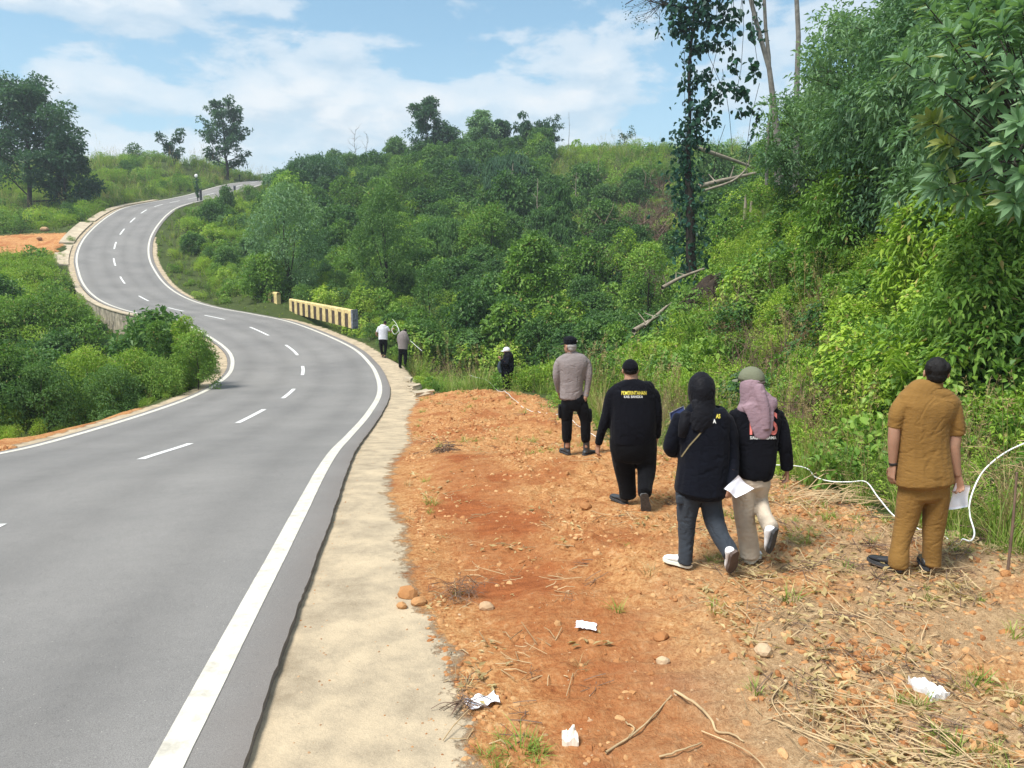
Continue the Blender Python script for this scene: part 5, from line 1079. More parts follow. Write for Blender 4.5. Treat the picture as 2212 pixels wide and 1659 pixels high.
# ------------------------------------------------------------------ single trees
def foot(px, py, Y):
    p = P3(px, py, Y); return np.array([p[0], p[1], gz(p[0], p[1])])
def top_h(py, base):
    """height needed for the top to reach a given sight line"""
    return P3(CX_, py, base[1])[2] - base[2]
def make_tree(label, base, H, W, seed, prof='round', limbs=16, sub=5, nleaf=9000, L=.3, mat=None, bark=None, f0=.28, tr=.02, rc=.13, lean=(0, 0), name='tree', cat='tree', group=None, droop=.1, big=False, wf=.55, upang=.5, hollow=.0, tint=(.5, .25), trunkless=False):
    root = empty(name, tuple(base), label, cat, group); lobd = prof != 'airy' and group != GP
    g = Geo(seed); r = g.r; t = np.linspace(0, 1, 9)
    wig = np.cumsum(r.normal(size=(9, 2)), 0) * H * .012; wig[0] = 0
    if lobd: t = t * .78
    TP = np.c_[wig[:, 0] + lean[0] * t ** 1.5, wig[:, 1] + lean[1] * t ** 1.5, -0.3 + (H * .93 + .3) * t]
    t = np.linspace(0, 1, 9); R0 = H * tr * (.7 if lobd else 1); g.tube(TP, R0 * (1 - .85 * t) + .01, 8, 0)
    lv = Geo(seed + 500); ends = []
    for k in range(0 if lobd else limbs):
        f = f0 + (1 - f0) * ((k + r.random()) / limbs) ** .9; az = k * 2.4 + r.normal() * .4; u = (f - f0) / (1 - f0)
        p = {'round': math.sqrt(max(.05, 1 - (2 * u - .85) ** 2 / 1.4)), 'cone': 1.08 - .92 * u, 'dome': math.sqrt(max(.04, 1 - u ** 2)), 'airy': .55 + .45 * math.sin(3.0 * u + .3), 'flat': .5 + .5 * u}[prof]
        ln = W / 2 * p * r.uniform(.7, 1.1); o = np.array([np.interp(f * .97, t, TP[:, i]) for i in range(3)])
        d = np.array([math.cos(az), math.sin(az), upang * (1 - .3 * u) + r.normal() * .12]); d /= np.linalg.norm(d); P = [o]
        for j in range(4): d = d + r.normal(size=3) * .16 + np.array([0, 0, .05]); d /= np.linalg.norm(d); P.append(P[-1] + d * ln / 4)
        P = np.array(P); rr = R0 * .38 * (1 - .6 * u); g.tube(P, np.linspace(rr, rr * .25, 5), 5, 0); ends.append((P[-1], .9))
        for s in range(sub):
            q = r.uniform(.3, 1.0); o2 = np.array([np.interp(q, np.linspace(0, 1, 5), P[:, i]) for i in range(3)]); d2 = d * .6 + rdir(r, 1, .25)[0]; d2 /= np.linalg.norm(d2)
            e = o2 + d2 * ln * r.uniform(.18, .42); g.tube([o2, (o2 + e) / 2 + r.normal(size=3) * ln * .03, e], [rr * .4, rr * .25, rr * .12], 4, 0); ends.append((e, 1.0))
    if hollow: ends = [e for e in ends if r.random() > hollow]
    if lobd:
        sh = {'dome': 'dome', 'round': 'round', 'cone': 'cone', 'flat': 'flat'}.get(prof, 'airy'); C_ = lobed_crown(lv, W, H, int(limbs * (1.7 if not hollow else 1.5)), int(nleaf * 1.5), L * .95, z0=.03 if f0 < .15 else f0 * .9, lr=(.10, .18) if limbs > 12 else (.13, .22), big=big, stray=.2, wf=wf, droop=droop, shape=sh, tint=tint[0])
        for c_, r_, f_ in C_[::3]: g.tube([[0, 0, H * .15], c_ * .6, c_], [R0 * .3, R0 * .2, R0 * .08], 4, 0)
        ends = []
    m = max(3, nleaf // max(1, len(ends)))
    for e, k in ends:
        rad = W * rc * r.uniform(.6, 1.25); d = rdir(r, m, .3); p = e + d * rad * (r.random((m, 1)) ** .45) * np.array([1, 1, .72])
        ll = L * r.uniform(.6, 1.25, m)
        lv.leaves(p, d * .7 + rdir(r, m) * .8, d * .5 + np.array([0, 0, 1.]) + rdir(r, m) * .5, ll, ll * wf, 0, tint=np.clip(r.normal(tint[0] + r.normal() * .09, tint[1], m), 0, 1), droop=droop, big=big)
    tk = link("trunk", g.mesh("trunk", [bark or BARK_D], True), root)
    cr = link("crown", lv.mesh("crown", [mat or LEAF_T]), root)
    return root
GP = 'trees on the skyline'
b_ = foot(62, 425, 104); make_tree('big dark spreading tree filling the left edge of the picture above the hill grass', b_, top_h(182, b_), 17.5, 1, 'dome', 30, 7, 15000, .55, f0=.10, rc=.085, group=GP, upang=.55, hollow=.12)
b_ = foot(140, 420, 101); make_tree('lower dark side tree hugging the right flank of the big left tree', b_, top_h(300, b_), 8.0, 2, 'dome', 16, 6, 6000, .5, f0=.08, rc=.12, group=GP)
b_ = foot(490, 384, 146); make_tree('tall airy tree standing alone beside the road crest', b_, top_h(222, b_), 9.4, 3, 'airy', 22, 6, 5600, .55, f0=.12, rc=.085, group=GP, hollow=.2)
b_ = foot(375, 345, 148); make_tree('small lopsided tree on the grassy hill crest left of the tall airy tree', b_, top_h(300, b_), 5.6, 4, 'flat', 9, 4, 1500, .5, f0=.2, rc=.12, group=GP, lean=(-1.0, 0), hollow=.25)
b_ = foot(925, 345, 134); make_tree('tallest tree on the far ridge, loose double crown', b_, top_h(216, b_), 7.4, 5, 'airy', 20, 6, 5200, .5, f0=.10, rc=.10, group=GP, lean=(-.6, 0), hollow=.2)
b_ = foot(968, 340, 133); make_tree('low bushy tree on the ridge just right of the tallest ridge tree', b_, top_h(278, b_), 6.6, 6, 'dome', 14, 5, 3000, .45, f0=.2, group=GP, hollow=.15)
b_ = foot(1037, 345, 131); make_tree('green cone shaped tree with a thin pointed tip on the ridge', b_, top_h(241, b_), 8.0, 7, 'cone', 22, 5, 5200, .45, mat=LEAF_P, f0=.12, group=GP)
b_ = foot(1086, 335, 131); make_tree('small round headed tree on a thin stem on the ridge', b_, top_h(257, b_), 3.6, 8, 'round', 10, 5, 2200, .42, f0=.45, rc=.18, group=GP, droop=.6)
b_ = foot(1152, 338, 131); make_tree('broad vine hung tree with gaps in its crown on the ridge', b_, top_h(258, b_), 6.2, 9, 'flat', 13, 5, 2300, .45, f0=.35, rc=.11, group=GP, droop=.8, hollow=.3)
b_ = foot(1197, 335, 131); make_tree('thin half dead tree with a dark tuft on the ridge', b_, top_h(254, b_), 3.4, 10, 'airy', 9, 4, 700, .4, f0=.4, rc=.13, group=GP, hollow=.35)
b_ = foot(1340, 312, 140); make_tree('scrubby little tree leaning above the pale ridge grass', b_, top_h(284, b_), 3.6, 11, 'flat', 7, 3, 380, .35, f0=.4, rc=.12, group=GP, lean=(.8, 0), hollow=.3)
def bare_tree(label, base, H, W, seed, n=7, bark=None, tr=.012, f0=.35, name='bare_tree', group=None, leaves=0, up=.9):
    root = empty(name, tuple(base), label, 'bare tree', group); g = Geo(seed); r = g.r; t = np.linspace(0, 1, 9)
    wig = np.cumsum(r.normal(size=(9, 2)), 0) * H * .010; wig[0] = 0
    TP = np.c_[wig, -.3 + (H + .3) * t]; g.tube(TP, H * tr * (1 - .8 * t) + .012, 7, 0); b2 = g; lv = Geo(seed + 10)
    for k in range(n):
        f = f0 + (1 - f0) * (k + r.random()) / n; az = k * 2.4; o = np.array([np.interp(f, t, TP[:, i]) for i in range(3)]); d = np.array([math.cos(az), math.sin(az) * .8, up]); d /= np.linalg.norm(d)
        P = [o]; ln = W * .5 * r.uniform(.6, 1.1)
        for j in range(4): d = d + r.normal(size=3) * .22; d /= np.linalg.norm(d); P.append(P[-1] + d * ln / 4)
        b2.tube(P, np.linspace(H * tr * .45, H * tr * .12, 5), 5, 0)
        for s in range(3):
            o2 = P[1 + s]; d2 = d * .5 + rdir(r, 1, .3)[0]; b2.tube([o2, o2 + d2 * ln * .2, o2 + d2 * ln * .42 + r.normal(size=3) * .05], [H * tr * .2, H * tr * .12, H * tr * .06], 4, 0)
            if leaves:
                m = leaves; lv.leaves(o2 + d2 * ln * .4 + r.normal(size=(m, 3)) * .25, rdir(r, m), rdir(r, m, 1), .28, .16, 0)
    link("trunk", g.mesh("trunk", [bark or BARK], True), root)
    if leaves: link("foliage", lv.mesh("foliage", [LEAF_T]), root)
    return root
b_ = foot(770, 374, 146); bare_tree('leafless twin branched tree on the skyline, left one of the bare pair', b_, top_h(279, b_), 4.6, 21, 9, tr=.008, group='bare trees on the skyline')
b_ = foot(792, 372, 146); bare_tree('leafless thin tree on the skyline, right one of the bare pair, slightly lower', b_, top_h(290, b_), 3.6, 22, 8, tr=.008, group='bare trees on the skyline')
b_ = foot(1226, 330, 132); bare_tree('thin dead pole sticking up from the far ridge', b_, top_h(243, b_), .8, 23, 3, tr=.006, f0=.6, group='bare trees on the skyline')
for k, (px, py, Y, tp, lab) in enumerate([(1105, 470, 88, 352, 'pale bare stem standing in the vines below the round headed ridge tree'), (1238, 470, 92, 372, 'pale bare stem in the brown thicket, under the dead ridge pole'), (1160, 480, 86, 385, 'thin grey stem in the vine curtain below the broad ridge tree'),
                                      (1290, 420, 104, 340, 'grey broken stem in the pale slope grass right of centre')]):
    b_ = foot(px, py, Y); bare_tree(lab, b_, top_h(tp, b_), 1.6, 30 + k, 4, bark=DEADW, tr=.011, f0=.5, name='dead_tree', group='dead trees on the far slope')
# crowns one can tell apart on the slope
GS = 'trees and large shrubs on the far slope'
b_ = foot(628, 622, 62); make_tree('tall grey green tree leaning over the slope inside the upper bend', b_, top_h(392, b_), 6.6, 41, 'round', 26, 6, 9500, .26, mat=LEAF_P, f0=.10, rc=.10, group=GS, hollow=.12, tint=(.62, .22), wf=.35)
b_ = foot(572, 625, 60); make_tree('dense dark shrub at the foot of the tall grey green tree, left side', b_, top_h(545, b_), 3.9, 42, 'dome', 14, 5, 4200, .20, mat=LEAF_G, f0=.05, group=GS, tint=(.3, .2))
b_ = foot(690, 420, 122); make_tree('wide dome shaped tree at the crest behind the grey green tree', b_, top_h(338, b_), 11.5, 43, 'dome', 22, 6, 8000, .42, mat=LEAF_T, f0=.06, group=GS)
b_ = foot(612, 400, 128); make_tree('rounded pale tree beside the crest where the road disappears', b_, top_h(368, b_), 7, 44, 'dome', 14, 5, 4200, .38, mat=LEAF_P, f0=.06, group=GS, tint=(.4, .2))
b_ = foot(835, 585, 60); make_tree('dark olive tree with a tiered crown in the middle of the slope', b_, top_h(398, b_), 5.6, 45, 'round', 22, 7, 12000, .17, mat=LEAF_D, f0=.08, rc=.12, group=GS, tint=(.5, .25))
b_ = foot(930, 625, 52); make_tree('small dark shrub at the slope foot right of the dark olive tree', b_, top_h(560, b_), 2.6, 46, 'dome', 10, 5, 2600, .15, mat=LEAF_D, f0=.05, group=GS)
b_ = foot(955, 560, 74); make_tree('wide low mound of dark creepers in mid slope', b_, top_h(470, b_), 7.5, 47, 'dome', 18, 6, 6000, .24, mat=LEAF_D, f0=.04, group=GS, droop=.7)
b_ = foot(1145, 625, 50); make_tree('round bright broad leaved shrub in the hollow at centre', b_, top_h(508, b_), 4.2, 48, 'dome', 18, 6, 4200, .26, mat=LEAF_G, f0=.05, group=GS, big=True, wf=.62, tint=(.55, .28))
b_ = foot(1060, 560, 72); make_tree('dull green rounded tree up the slope left of the bright broad leaved shrub', b_, top_h(440, b_), 6.2, 49, 'round', 16, 6, 6500, .24, mat=LEAF_G, f0=.1, group=GS, tint=(.28, .2))
b_ = foot(1210, 540, 74); make_tree('dark creeper covered tree right of centre below the dead ridge pole', b_, top_h(400, b_), 5.6, 50, 'cone', 16, 6, 6500, .24, mat=LEAF_D, f0=.06, group=GS, droop=.8)
b_ = foot(1100, 440, 104); make_tree('tall vine curtain tree just below the ridge', b_, top_h(330, b_), 8.5, 51, 'dome', 18, 6, 6500, .30, mat=LEAF_T, f0=.08, group=GS, droop=1.0)
b_ = foot(1000, 420, 112); make_tree('dark rounded tree below the ridge left of the vine curtain tree', b_, top_h(345, b_), 8.5, 52, 'dome', 18, 6, 6000, .32, mat=LEAF_T, f0=.08, group=GS)
b_ = foot(880, 440, 104); make_tree('mid green leafy tree below the left end of the ridge', b_, top_h(356, b_), 8.5, 53, 'dome', 18, 6, 6000, .30, mat=LEAF_G, f0=.06, group=GS, tint=(.3, .2))
b_ = foot(770, 470, 96); make_tree('mid slope leafy tree above the dark olive tree', b_, top_h(405, b_), 6.5, 54, 'dome', 16, 6, 4800, .28, mat=LEAF_G, f0=.06, group=GS, tint=(.35, .2))
b_ = foot(1350, 560, 60); make_tree('small bright sapling in the brown thicket right of centre', b_, top_h(490, b_), 2.8, 55, 'round', 9, 5, 1500, .20, mat=LEAF_B, f0=.2, group=GS, big=True)
b_ = foot(1530, 480, 60); make_tree('dark broad leaved tree beside the earth bank', b_, top_h(400, b_), 5.0, 56, 'round', 14, 5, 3200, .26, mat=LEAF_D, f0=.15, group=GS, big=True)
b_ = foot(1400, 600, 48); make_tree('light green bush at the ravine edge below the brown thicket', b_, top_h(520, b_), 4.0, 57, 'dome', 13, 5, 3600, .18, mat=LEAF_G, f0=.05, group=GS)
# trees and tall shrubs crowning the near bank
GB = 'tall shrubs on the near bank'
for k, (px, py, Y, tp, W, m, L, pr, lab) in enumerate([
    (1700, 400, 42, 262, 4.4, LEAF_G, .20, 'airy', 'dark shrub at the left foot of the near bank ridge, beside the bare pole'),
    (1770, 420, 31, 175, 4.4, LEAF_P, .20, 'airy', 'feathery green tree at the left end of the near bank'),
    (1838, 430, 27, 62, 4.8, LEAF_P, .20, 'airy', 'tall loose tree rising to the top edge above the near bank'),
    (1905, 440, 24, 20, 5.2, LEAF_P, .19, 'airy', 'leafy tree behind the large leaved branches'),
    (1990, 470, 20, -40, 5.0, LEAF_P, .19, 'round', 'dense green tree right behind the large leaved branches'),
    (2090, 470, 17.5, -60, 4.6, LEAF_P, .18, 'round', 'green tree reaching past the top edge near the right corner'),
    (2190, 500, 14.5, -60, 4.4, LEAF_P, .17, 'round', 'tall tree cut off by the right edge of the picture'),
    (1855, 520, 21, 330, 3.2, LEAF_G, .15, 'dome', 'shrub halfway up the near bank under the feathery tree'),
    (2060, 560, 15, 380, 2.8, LEAF_B, .15, 'dome', 'bright green shrub halfway up the near bank under the yellow leaves'),
    (2190, 640, 11, 430, 2.6, LEAF_G, .13, 'dome', 'leafy shrub at the right edge behind the khaki man')]):
    b_ = foot(px, py, Y); H = top_h(tp, b_)
    make_tree(lab, b_, H, W, 70 + k, pr, 26, 6, 12000 if k < 7 else 7000, L, mat=m, f0=.03, rc=.13, group=GB, name='shrub_tree', hollow=.22 if pr == 'airy' else .05, droop=.25, wf=.4, tint=(.42, .25))
# large leaved tree in the top right corner
b_ = foot(2420, 640, 11.0); root = empty('large_leaf_tree', tuple(b_), 'tree with big pale oblong leaves in whorls, top right corner', 'tree')
g = Geo(90); r = g.r; lv = Geo(91)
stem = np.array([b_ * 0 + [0, 0, -.2], [-.05, .0, 1.2], [-.12, -.1, 2.4]]); top = P3(2215, 250, 10.0) - b_
g.tube(np.vstack([stem[:2], top * .6 + [0, 0, .3], top]), [.03, .028, .024, .02], 6, 0)
WH = [(2046, 66, 9.6, 0), (1948, 130, 9.5, 0), (2004, 165, 9.4, 0), (2098, 44, 9.9, 0), (2160, 60, 9.6, 0), (2120, 120, 9.3, 0), (2180, 150, 9.2, 0), (2060, 190, 9.7, 0), (2140, 215, 9.4, 0), (2010, 262, 9.6, 1), (2200, 262, 9.0, 0),
      (2170, 310, 9.1, 0), (2090, 270, 9.9, 0), (2205, 10, 9.6, 0), (2050, 130, 10.0, 0), (2230, 200, 9.3, 0), (2120, 340, 9.6, 0), (2210, 380, 9.0, 0), (2040, 310, 10.1, 1), (2190, 440, 9.2, 0), (2010, 30, 10.2, 0), (2150, 0, 10, 0)] + [(int(x), int(y), float(Y), 0) for x, y, Y in zip(r.uniform(1990, 2240, 26), r.uniform(-20, 430, 26), r.uniform(9.6, 10.8, 26))]
for k, (px, py, Y, yel) in enumerate(WH):
    e = P3(px, py, Y) - b_; o = top * r.uniform(.55, 1.0); mid = (o + e) / 2 + np.array([0, 0, -.08]) + r.normal(size=3) * .05
    g.tube([o, mid, e], [.013, .010, .006], 5, 0)
    n = 17; ax = (e - mid); ax /= np.linalg.norm(ax); az = np.arange(n) * 2.4; tt = np.linspace(0, 1, n)[:, None]
    A_ = np.cross(ax, [0, 0, 1.]); A_ /= np.linalg.norm(A_); B_ = np.cross(ax, A_)
    rad = np.cos(az)[:, None] * A_ + np.sin(az)[:, None] * B_; D = rad * (1.15 - tt * .55) + ax * (.15 + tt * .8) + np.array([0, 0, .12])
    C = e - ax * .16 * (1 - tt); ll = r.uniform(.20, .32, n)
    lv.leaves(C, D, ax + np.array([0, 0, .6]) + r.normal(size=(n, 3)) * .15, ll, ll * .36, 1 if yel else 0, fold=.12, big=True, droop=.22, tint=np.clip(r.normal(.6, .22, n), 0, 1))
LEAF_BIG = leaf_mat("leaf_large_pale", [(0.090, 0.180, 0.085), (0.180, 0.310, 0.150), (0.320, 0.450, 0.250)], dry=(0.42, 0.45, 0.20, 1), dryf=0.05, rough=.45, spec=.35, hs=.2)
LEAF_Y = leaf_mat("leaf_yellow", [(0.15, 0.22, 0.05), (0.26, 0.30, 0.08), (0.38, 0.38, 0.12)])
link('trunk', g.mesh('trunk', [BARK_D], True), root); link('crown', lv.mesh('crown', [LEAF_BIG, LEAF_Y]), root)
# creeper hung dead tree
b_ = foot(1490, 575, 37); b_[2] -= .2; root = empty('creeper_tree', tuple(b_), 'dead tree hung with ropes of large dark creeper leaves against the sky', 'tree')
Yv = 37.0; g = Geo(100); r = g.r; lv = Geo(101); Q = lambda px, py, dy=0: P3(px, py, Yv + dy) - b_
trunk = np.array([Q(1492, 590), Q(1490, 430), Q(1484, 330), Q(1490, 240), Q(1487, 160), Q(1493, 90), Q(1500, 20), Q(1508, -60), Q(1520, -140)])
trunk[0][1] = 0; g.tube(trunk, [.26, .20, .13, .08, .07, .065, .06, .05, .03], 8, 0)
br = [[Q(1486, 300), Q(1503, 262), Q(1522, 222), Q(1548, 198)], [Q(1500, 20), Q(1465, 12), Q(1430, 10), Q(1400, 2)], [Q(1508, -60), Q(1450, -50), Q(1400, -20), Q(1350, 10)], [Q(1508, -60), Q(1560, -70, 1), Q(1610, -60, 1), Q(1640, -30, 1)],
      [Q(1500, -20), Q(1540, -50, -1), Q(1580, -60, -1)], [Q(1495, 60), Q(1470, 68), Q(1452, 72)]]
for P in br: g.tube(P, np.linspace(.07, .02, len(P)), 5, 0)
def strand(P, n, spread, L, gg=lv, rope=.012):
    P = np.array(P); t = np.linspace(0, 1, len(P)); g.tube(P, rope, 4, 0)
    u = r.random(n); c = np.stack([np.interp(u, t, P[:, i]) for i in range(3)], 1) + r.normal(size=(n, 3)) * spread
    d = rdir(r, n); d[:, 2] = -abs(d[:, 2]) * .9 - .1; ll = L * r.uniform(.55, 1.3, n)
    gg.leaves(c, d, rdir(r, n, .4), ll, ll * .8, 0, big=True, droop=.15)
for P, n, sp, L in [
    ([Q(1484, 600), Q(1480, 420), Q(1478, 330), Q(1480, 280)], 620, .36, .22), ([Q(1496, 600), Q(1494, 520), Q(1490, 440), Q(1488, 380)], 280, .55, .24), ([Q(1480, 330), Q(1480, 250), Q(1477, 170), Q(1478, 110)], 90, .15, .24), ([Q(1496, 270), Q(1495, 180), Q(1492, 110), Q(1491, 75)], 110, .14, .24),
    ([Q(1492, 285), Q(1508, 245), Q(1525, 220), Q(1552, 196)], 190, .22, .26), ([Q(1500, 160), Q(1510, 168), Q(1525, 162), Q(1534, 170)], 60, .18, .25), ([Q(1500, 105), Q(1518, 96), Q(1540, 92), Q(1565, 108)], 95, .16, .25),
    ([Q(1456, 60), Q(1470, 64), Q(1488, 62), Q(1500, 54)], 90, .22, .28), ([Q(1455, -30), Q(1462, 0), Q(1466, 25), Q(1462, 42)], 130, .38, .30), ([Q(1490, -40), Q(1500, 0), Q(1512, 20), Q(1515, 62)], 160, .30, .28),
    ([Q(1530, -30), Q(1528, 0), Q(1531, 40), Q(1530, 65)], 100, .13, .26), ([Q(1560, -50), Q(1556, 0), Q(1563, 25), Q(1558, 75)], 90, .13, .28), ([Q(1580, -40), Q(1580, 10), Q(1578, 34), Q(1585, 60)], 36, .12, .30),
    ([Q(1584, 80), Q(1581, 105), Q(1580, 128)], 14, .08, .32), ([Q(1604, -20), Q(1600, 15), Q(1598, 36)], 10, .1, .30), ([Q(1617, 50), Q(1622, 70), Q(1626, 84)], 12, .08, .34), ([Q(1617, 130), Q(1628, 148), Q(1636, 168)], 26, .10, .34),
    ([Q(1582, 135), Q(1590, 150), Q(1592, 165)], 16, .1, .28), ([Q(1584, 180), Q(1590, 195), Q(1605, 195), Q(1600, 215)], 40, .15, .30), ([Q(1560, 165), Q(1556, 200), Q(1550, 225)], 22, .1, .22), ([Q(1594, 235), Q(1600, 246)], 12, .12, .36),
    ([Q(1608, 210), Q(1620, 226), Q(1632, 250)], 20, .1, .24), ([Q(1545, 252), Q(1548, 262), Q(1552, 270)], 12, .12, .28), ([Q(1528, 255), Q(1527, 290), Q(1530, 320)], 24, .12, .24), ([Q(1500, 300), Q(1512, 300)], 14, .12, .26),
    ([Q(1420, 60), Q(1422, 72), Q(1420, 84)], 9, .08, .26), ([Q(1640, 235), Q(1630, 270), Q(1626, 300)], 22, .12, .24)]:
    strand(P, n, sp, L)
for P in [[Q(1580, -60), Q(1584, 0), Q(1582, 80), Q(1580, 130)], [Q(1600, -60), Q(1606, 60), Q(1600, 150), Q(1590, 200)], [Q(1545, -40), Q(1550, 100), Q(1534, 170), Q(1530, 250)], [Q(1620, -60), Q(1625, 60), Q(1640, 170)],
          [Q(1560, 150), Q(1575, 250), Q(1582, 330)], [Q(1640, 180), Q(1620, 260), Q(1610, 340)], [Q(1566, 270), Q(1545, 330), Q(1540, 380)], [Q(1512, 0), Q(1530, 120), Q(1560, 190)], [Q(1400, 2), Q(1425, 40), Q(1420, 84)]]:
    g.tube(np.array(P), .012, 4, 0)
for k in range(26):
    e = Q(1345 + 120 * r.random(), 5 + 50 * r.random(), r.normal() * .5); o = Q(1400 + 60 * r.random(), -15 + 20 * r.random()); g.tube([o, (o + e) / 2 + r.normal(size=3) * .12, e], [.016, .010, .005], 3, 0)
    m = 5; lv.leaves(e + r.normal(size=(m, 3)) * .15, rdir(r, m), rdir(r, m), .13, .05, 0)
LEAF_V = leaf_mat("creeper_leaf", [(0.010, 0.040, 0.034), (0.022, 0.080, 0.056), (0.050, 0.135, 0.070)])
link('trunk', g.mesh('trunk', [BARK_D], True), root); link('creepers', lv.mesh('creepers', [LEAF_V]), root)
# bare trunks at the left end of the near bank
Yv = 41.0; b_ = foot(1675, 350, Yv); Q = lambda px, py, dy=0: P3(px, py, Yv + dy) - b_
root = empty('forked_trunk', tuple(b_), 'pale forked trunk with two stems running past the top edge', 'tree trunk'); g = Geo(110)
g.tube([Q(1682, 400) * [1, 0, 1], Q(1679, 310), Q(1674, 255), Q(1665, 180), Q(1661, 149), Q(1640, 75), Q(1621, 0), Q(1606, -60)], [.26, .20, .17, .14, .13, .12, .11, .09], 8, 0)
h = Geo(111); h.tube([Q(1661, 150), Q(1660, 123), Q(1653, 60), Q(1650, 0), Q(1648, -60)], [.10, .10, .09, .085, .07], 7, 0)
h2 = Geo(112); h2.tube([Q(1655, 400), Q(1656, 330), Q(1658, 286), Q(1666, 215), Q(1668, 190)], [.09, .09, .08, .08, .06], 7, 0)
link('main_stem', g.mesh('trunk', [BARK], True), root); link('side_stem', h.mesh('trunk', [BARK], True), root); link('side_stem', h2.mesh('trunk', [BARK], True), root)
lv = Geo(113); n = 60; u = lv.r.random(n); c = np.stack([np.interp(u, [0, .5, 1], [Q(1645, 95)[i], Q(1632, 40)[i], Q(1634, -10)[i]]) for i in range(3)], 1) + lv.r.normal(size=(n, 3)) * .16
lv.leaves(c, rdir(lv.r, n), rdir(lv.r, n), .26, .18, 0, big=True); link('creeper', lv.mesh('creeper', [LEAF_V]), root)
Yv = 39.0; b_ = foot(1719, 345, Yv); g = Geo(114); root = empty('bare_pole_tree', tuple(b_), 'single straight grey trunk rising past the top edge, right of the forked trunk', 'tree trunk')
g.tube([Q(1719, 420) * [1, 0, 1], Q(1719, 264), Q(1721, 170), Q(1724, 80), Q(1720, 0), Q(1718, -80)], [.17, .14, .125, .115, .105, .09], 9, 0); link('trunk', g.mesh('trunk', [BARK], True), root)
g = Geo(115); P_ = [Q(1722, 170), Q(1733, 165), Q(1748, 172)]; g.tube(P_, [.03, .02, .012], 4, 0); g.tube([Q(1720, 235), Q(1735, 215), Q(1744, 190)], [.03, .02, .012], 4, 0); link('side_twigs', g.mesh('twigs', [BARK_D], True), root)
GD = 'brown dead vine tangles on the slope'
for k, (px, py, Y, s_, lab) in enumerate([(1330, 500, 78, 4.6, 'largest brown tangle of dead vines right of centre on the slope'), (1400, 470, 80, 4.2, 'brown dead vine tangle near the leaning slope logs'), (1280, 560, 66, 3.4, 'brown dead vine tangle lower on the slope, left one'), (1420, 560, 58, 2.8, 'brown dead vine tangle beside the light green bush'),
                                         (1385, 410, 100, 4.2, 'greyish dead vine tangle just under the pale ridge grass'), (1060, 655, 46, 1.8, 'small brown dead shrub in the hollow behind the woman in white cap'), (915, 715, 40, 1.3, 'small reddish dead bush beside the two men on the verge'), (1350, 690, 38, 1.8, 'brown dead shrub low in the ravine beside the bleached log')]):
    b_ = foot(px, py, Y); o = link('dead_vine_tangle', twigs(400 + k, 150, .9, 1.0)); o.location = b_; o.scale = (s_, s_, s_ * .8); tag(o, lab, 'dead vines', GD)
# fallen logs on the slope and the dark earth bank
GL = 'fallen trunks on the slope'
for k, (P, Y, rd, lab) in enumerate([([(1500, 318), (1574, 343), (1628, 363)], 58, .17, 'long pale fallen trunk, highest one, slanting down to the right below the ridge'), ([(1507, 404), (1560, 390), (1632, 374)], 52, .17, 'pale fallen trunk lying nearly level, middle of the slope logs'),
                                     ([(1520, 412), (1580, 392), (1612, 366)], 50, .09, 'thinner pale log crossing under the level fallen trunk'), ([(1430, 622), (1470, 600), (1520, 581)], 33, .09, 'thin fallen pole pointing at the dark earth bank'),
                                     ([(1368, 715), (1405, 692), (1440, 662)], 28, .10, 'short thick bleached log low in the ravine'), ([(1392, 705), (1408, 690), (1424, 682)], 27, .05, 'small forked branch beside the short bleached log')]):
    pts = [P3(a, b, Y + j) for j, (a, b) in enumerate(P)]; o = np.array(pts[0]); g = Geo(120 + k); root = empty('fallen_trunk', tuple(o), lab, 'fallen trunk', GL)
    q = spline(np.array(pts) - o, 4); g.tube(q, np.linspace(rd, rd * .6, len(q)), 7, 0); h = g
    for j in range(4):
        s_ = q[1 + j * 2 % (len(q) - 2)]; h.tube([s_, s_ + rdir(h.r, 1, .6)[0] * rd * 5], [rd * .35, rd * .15], 5, 0)
    link('log', g.mesh('log', [DEADW], True), root)
b_ = foot(1620, 440, 47); g = Geo(150); root = empty('tree_stump', tuple(b_), 'pale split stump with three upright splinters on the slope', 'stump')
for j in range(3): g.tube([[j * .35 - .3, 0, -.3], [j * .35 - .28, 0, 1.0], [j * .36 - .3, 0, 1.9 - .4 * j]], [.14, .11, .05], 6, 0)
link('wood', g.mesh('wood', [DEADW], True), root)
# exposed dark earth bank
EARTH = NB("dark_earth"); q_ = EARTH.objc(); EARTH = EARTH.done(EARTH.bsdf(EARTH.ramp(EARTH.noise(q_, 2.2, 6, .7), [(.35, (.018, .015, .012)), (.6, (.060, .045, .034)), (.75, (.13, .10, .075))]), .95, .1))
c0 = foot(1515, 560, 33); bm = bmesh.new(); bmesh.ops.create_icosphere(bm, subdivisions=5, radius=1.0); V = np.array([v.co[:] for v in bm.verts]); Fq = np.array([[v.index for v in f.verts] for f in bm.faces]); bm.free()
Vn = V * np.array([1.0, .9, 1.5]); Vn = Vn * (1 + .40 * fbm(V, 1.6, 5, 3, .6)[:, None]); Vn[:, 0] += Vn[:, 2] * .45
eb = link('earth_bank', mesh_np('earth_bank', Vn, [Fq], [EARTH], False)); eb.location = c0 + np.array([0, .3, .35]); tag(eb, 'dark exposed earth bank between the two slopes', 'earth bank')
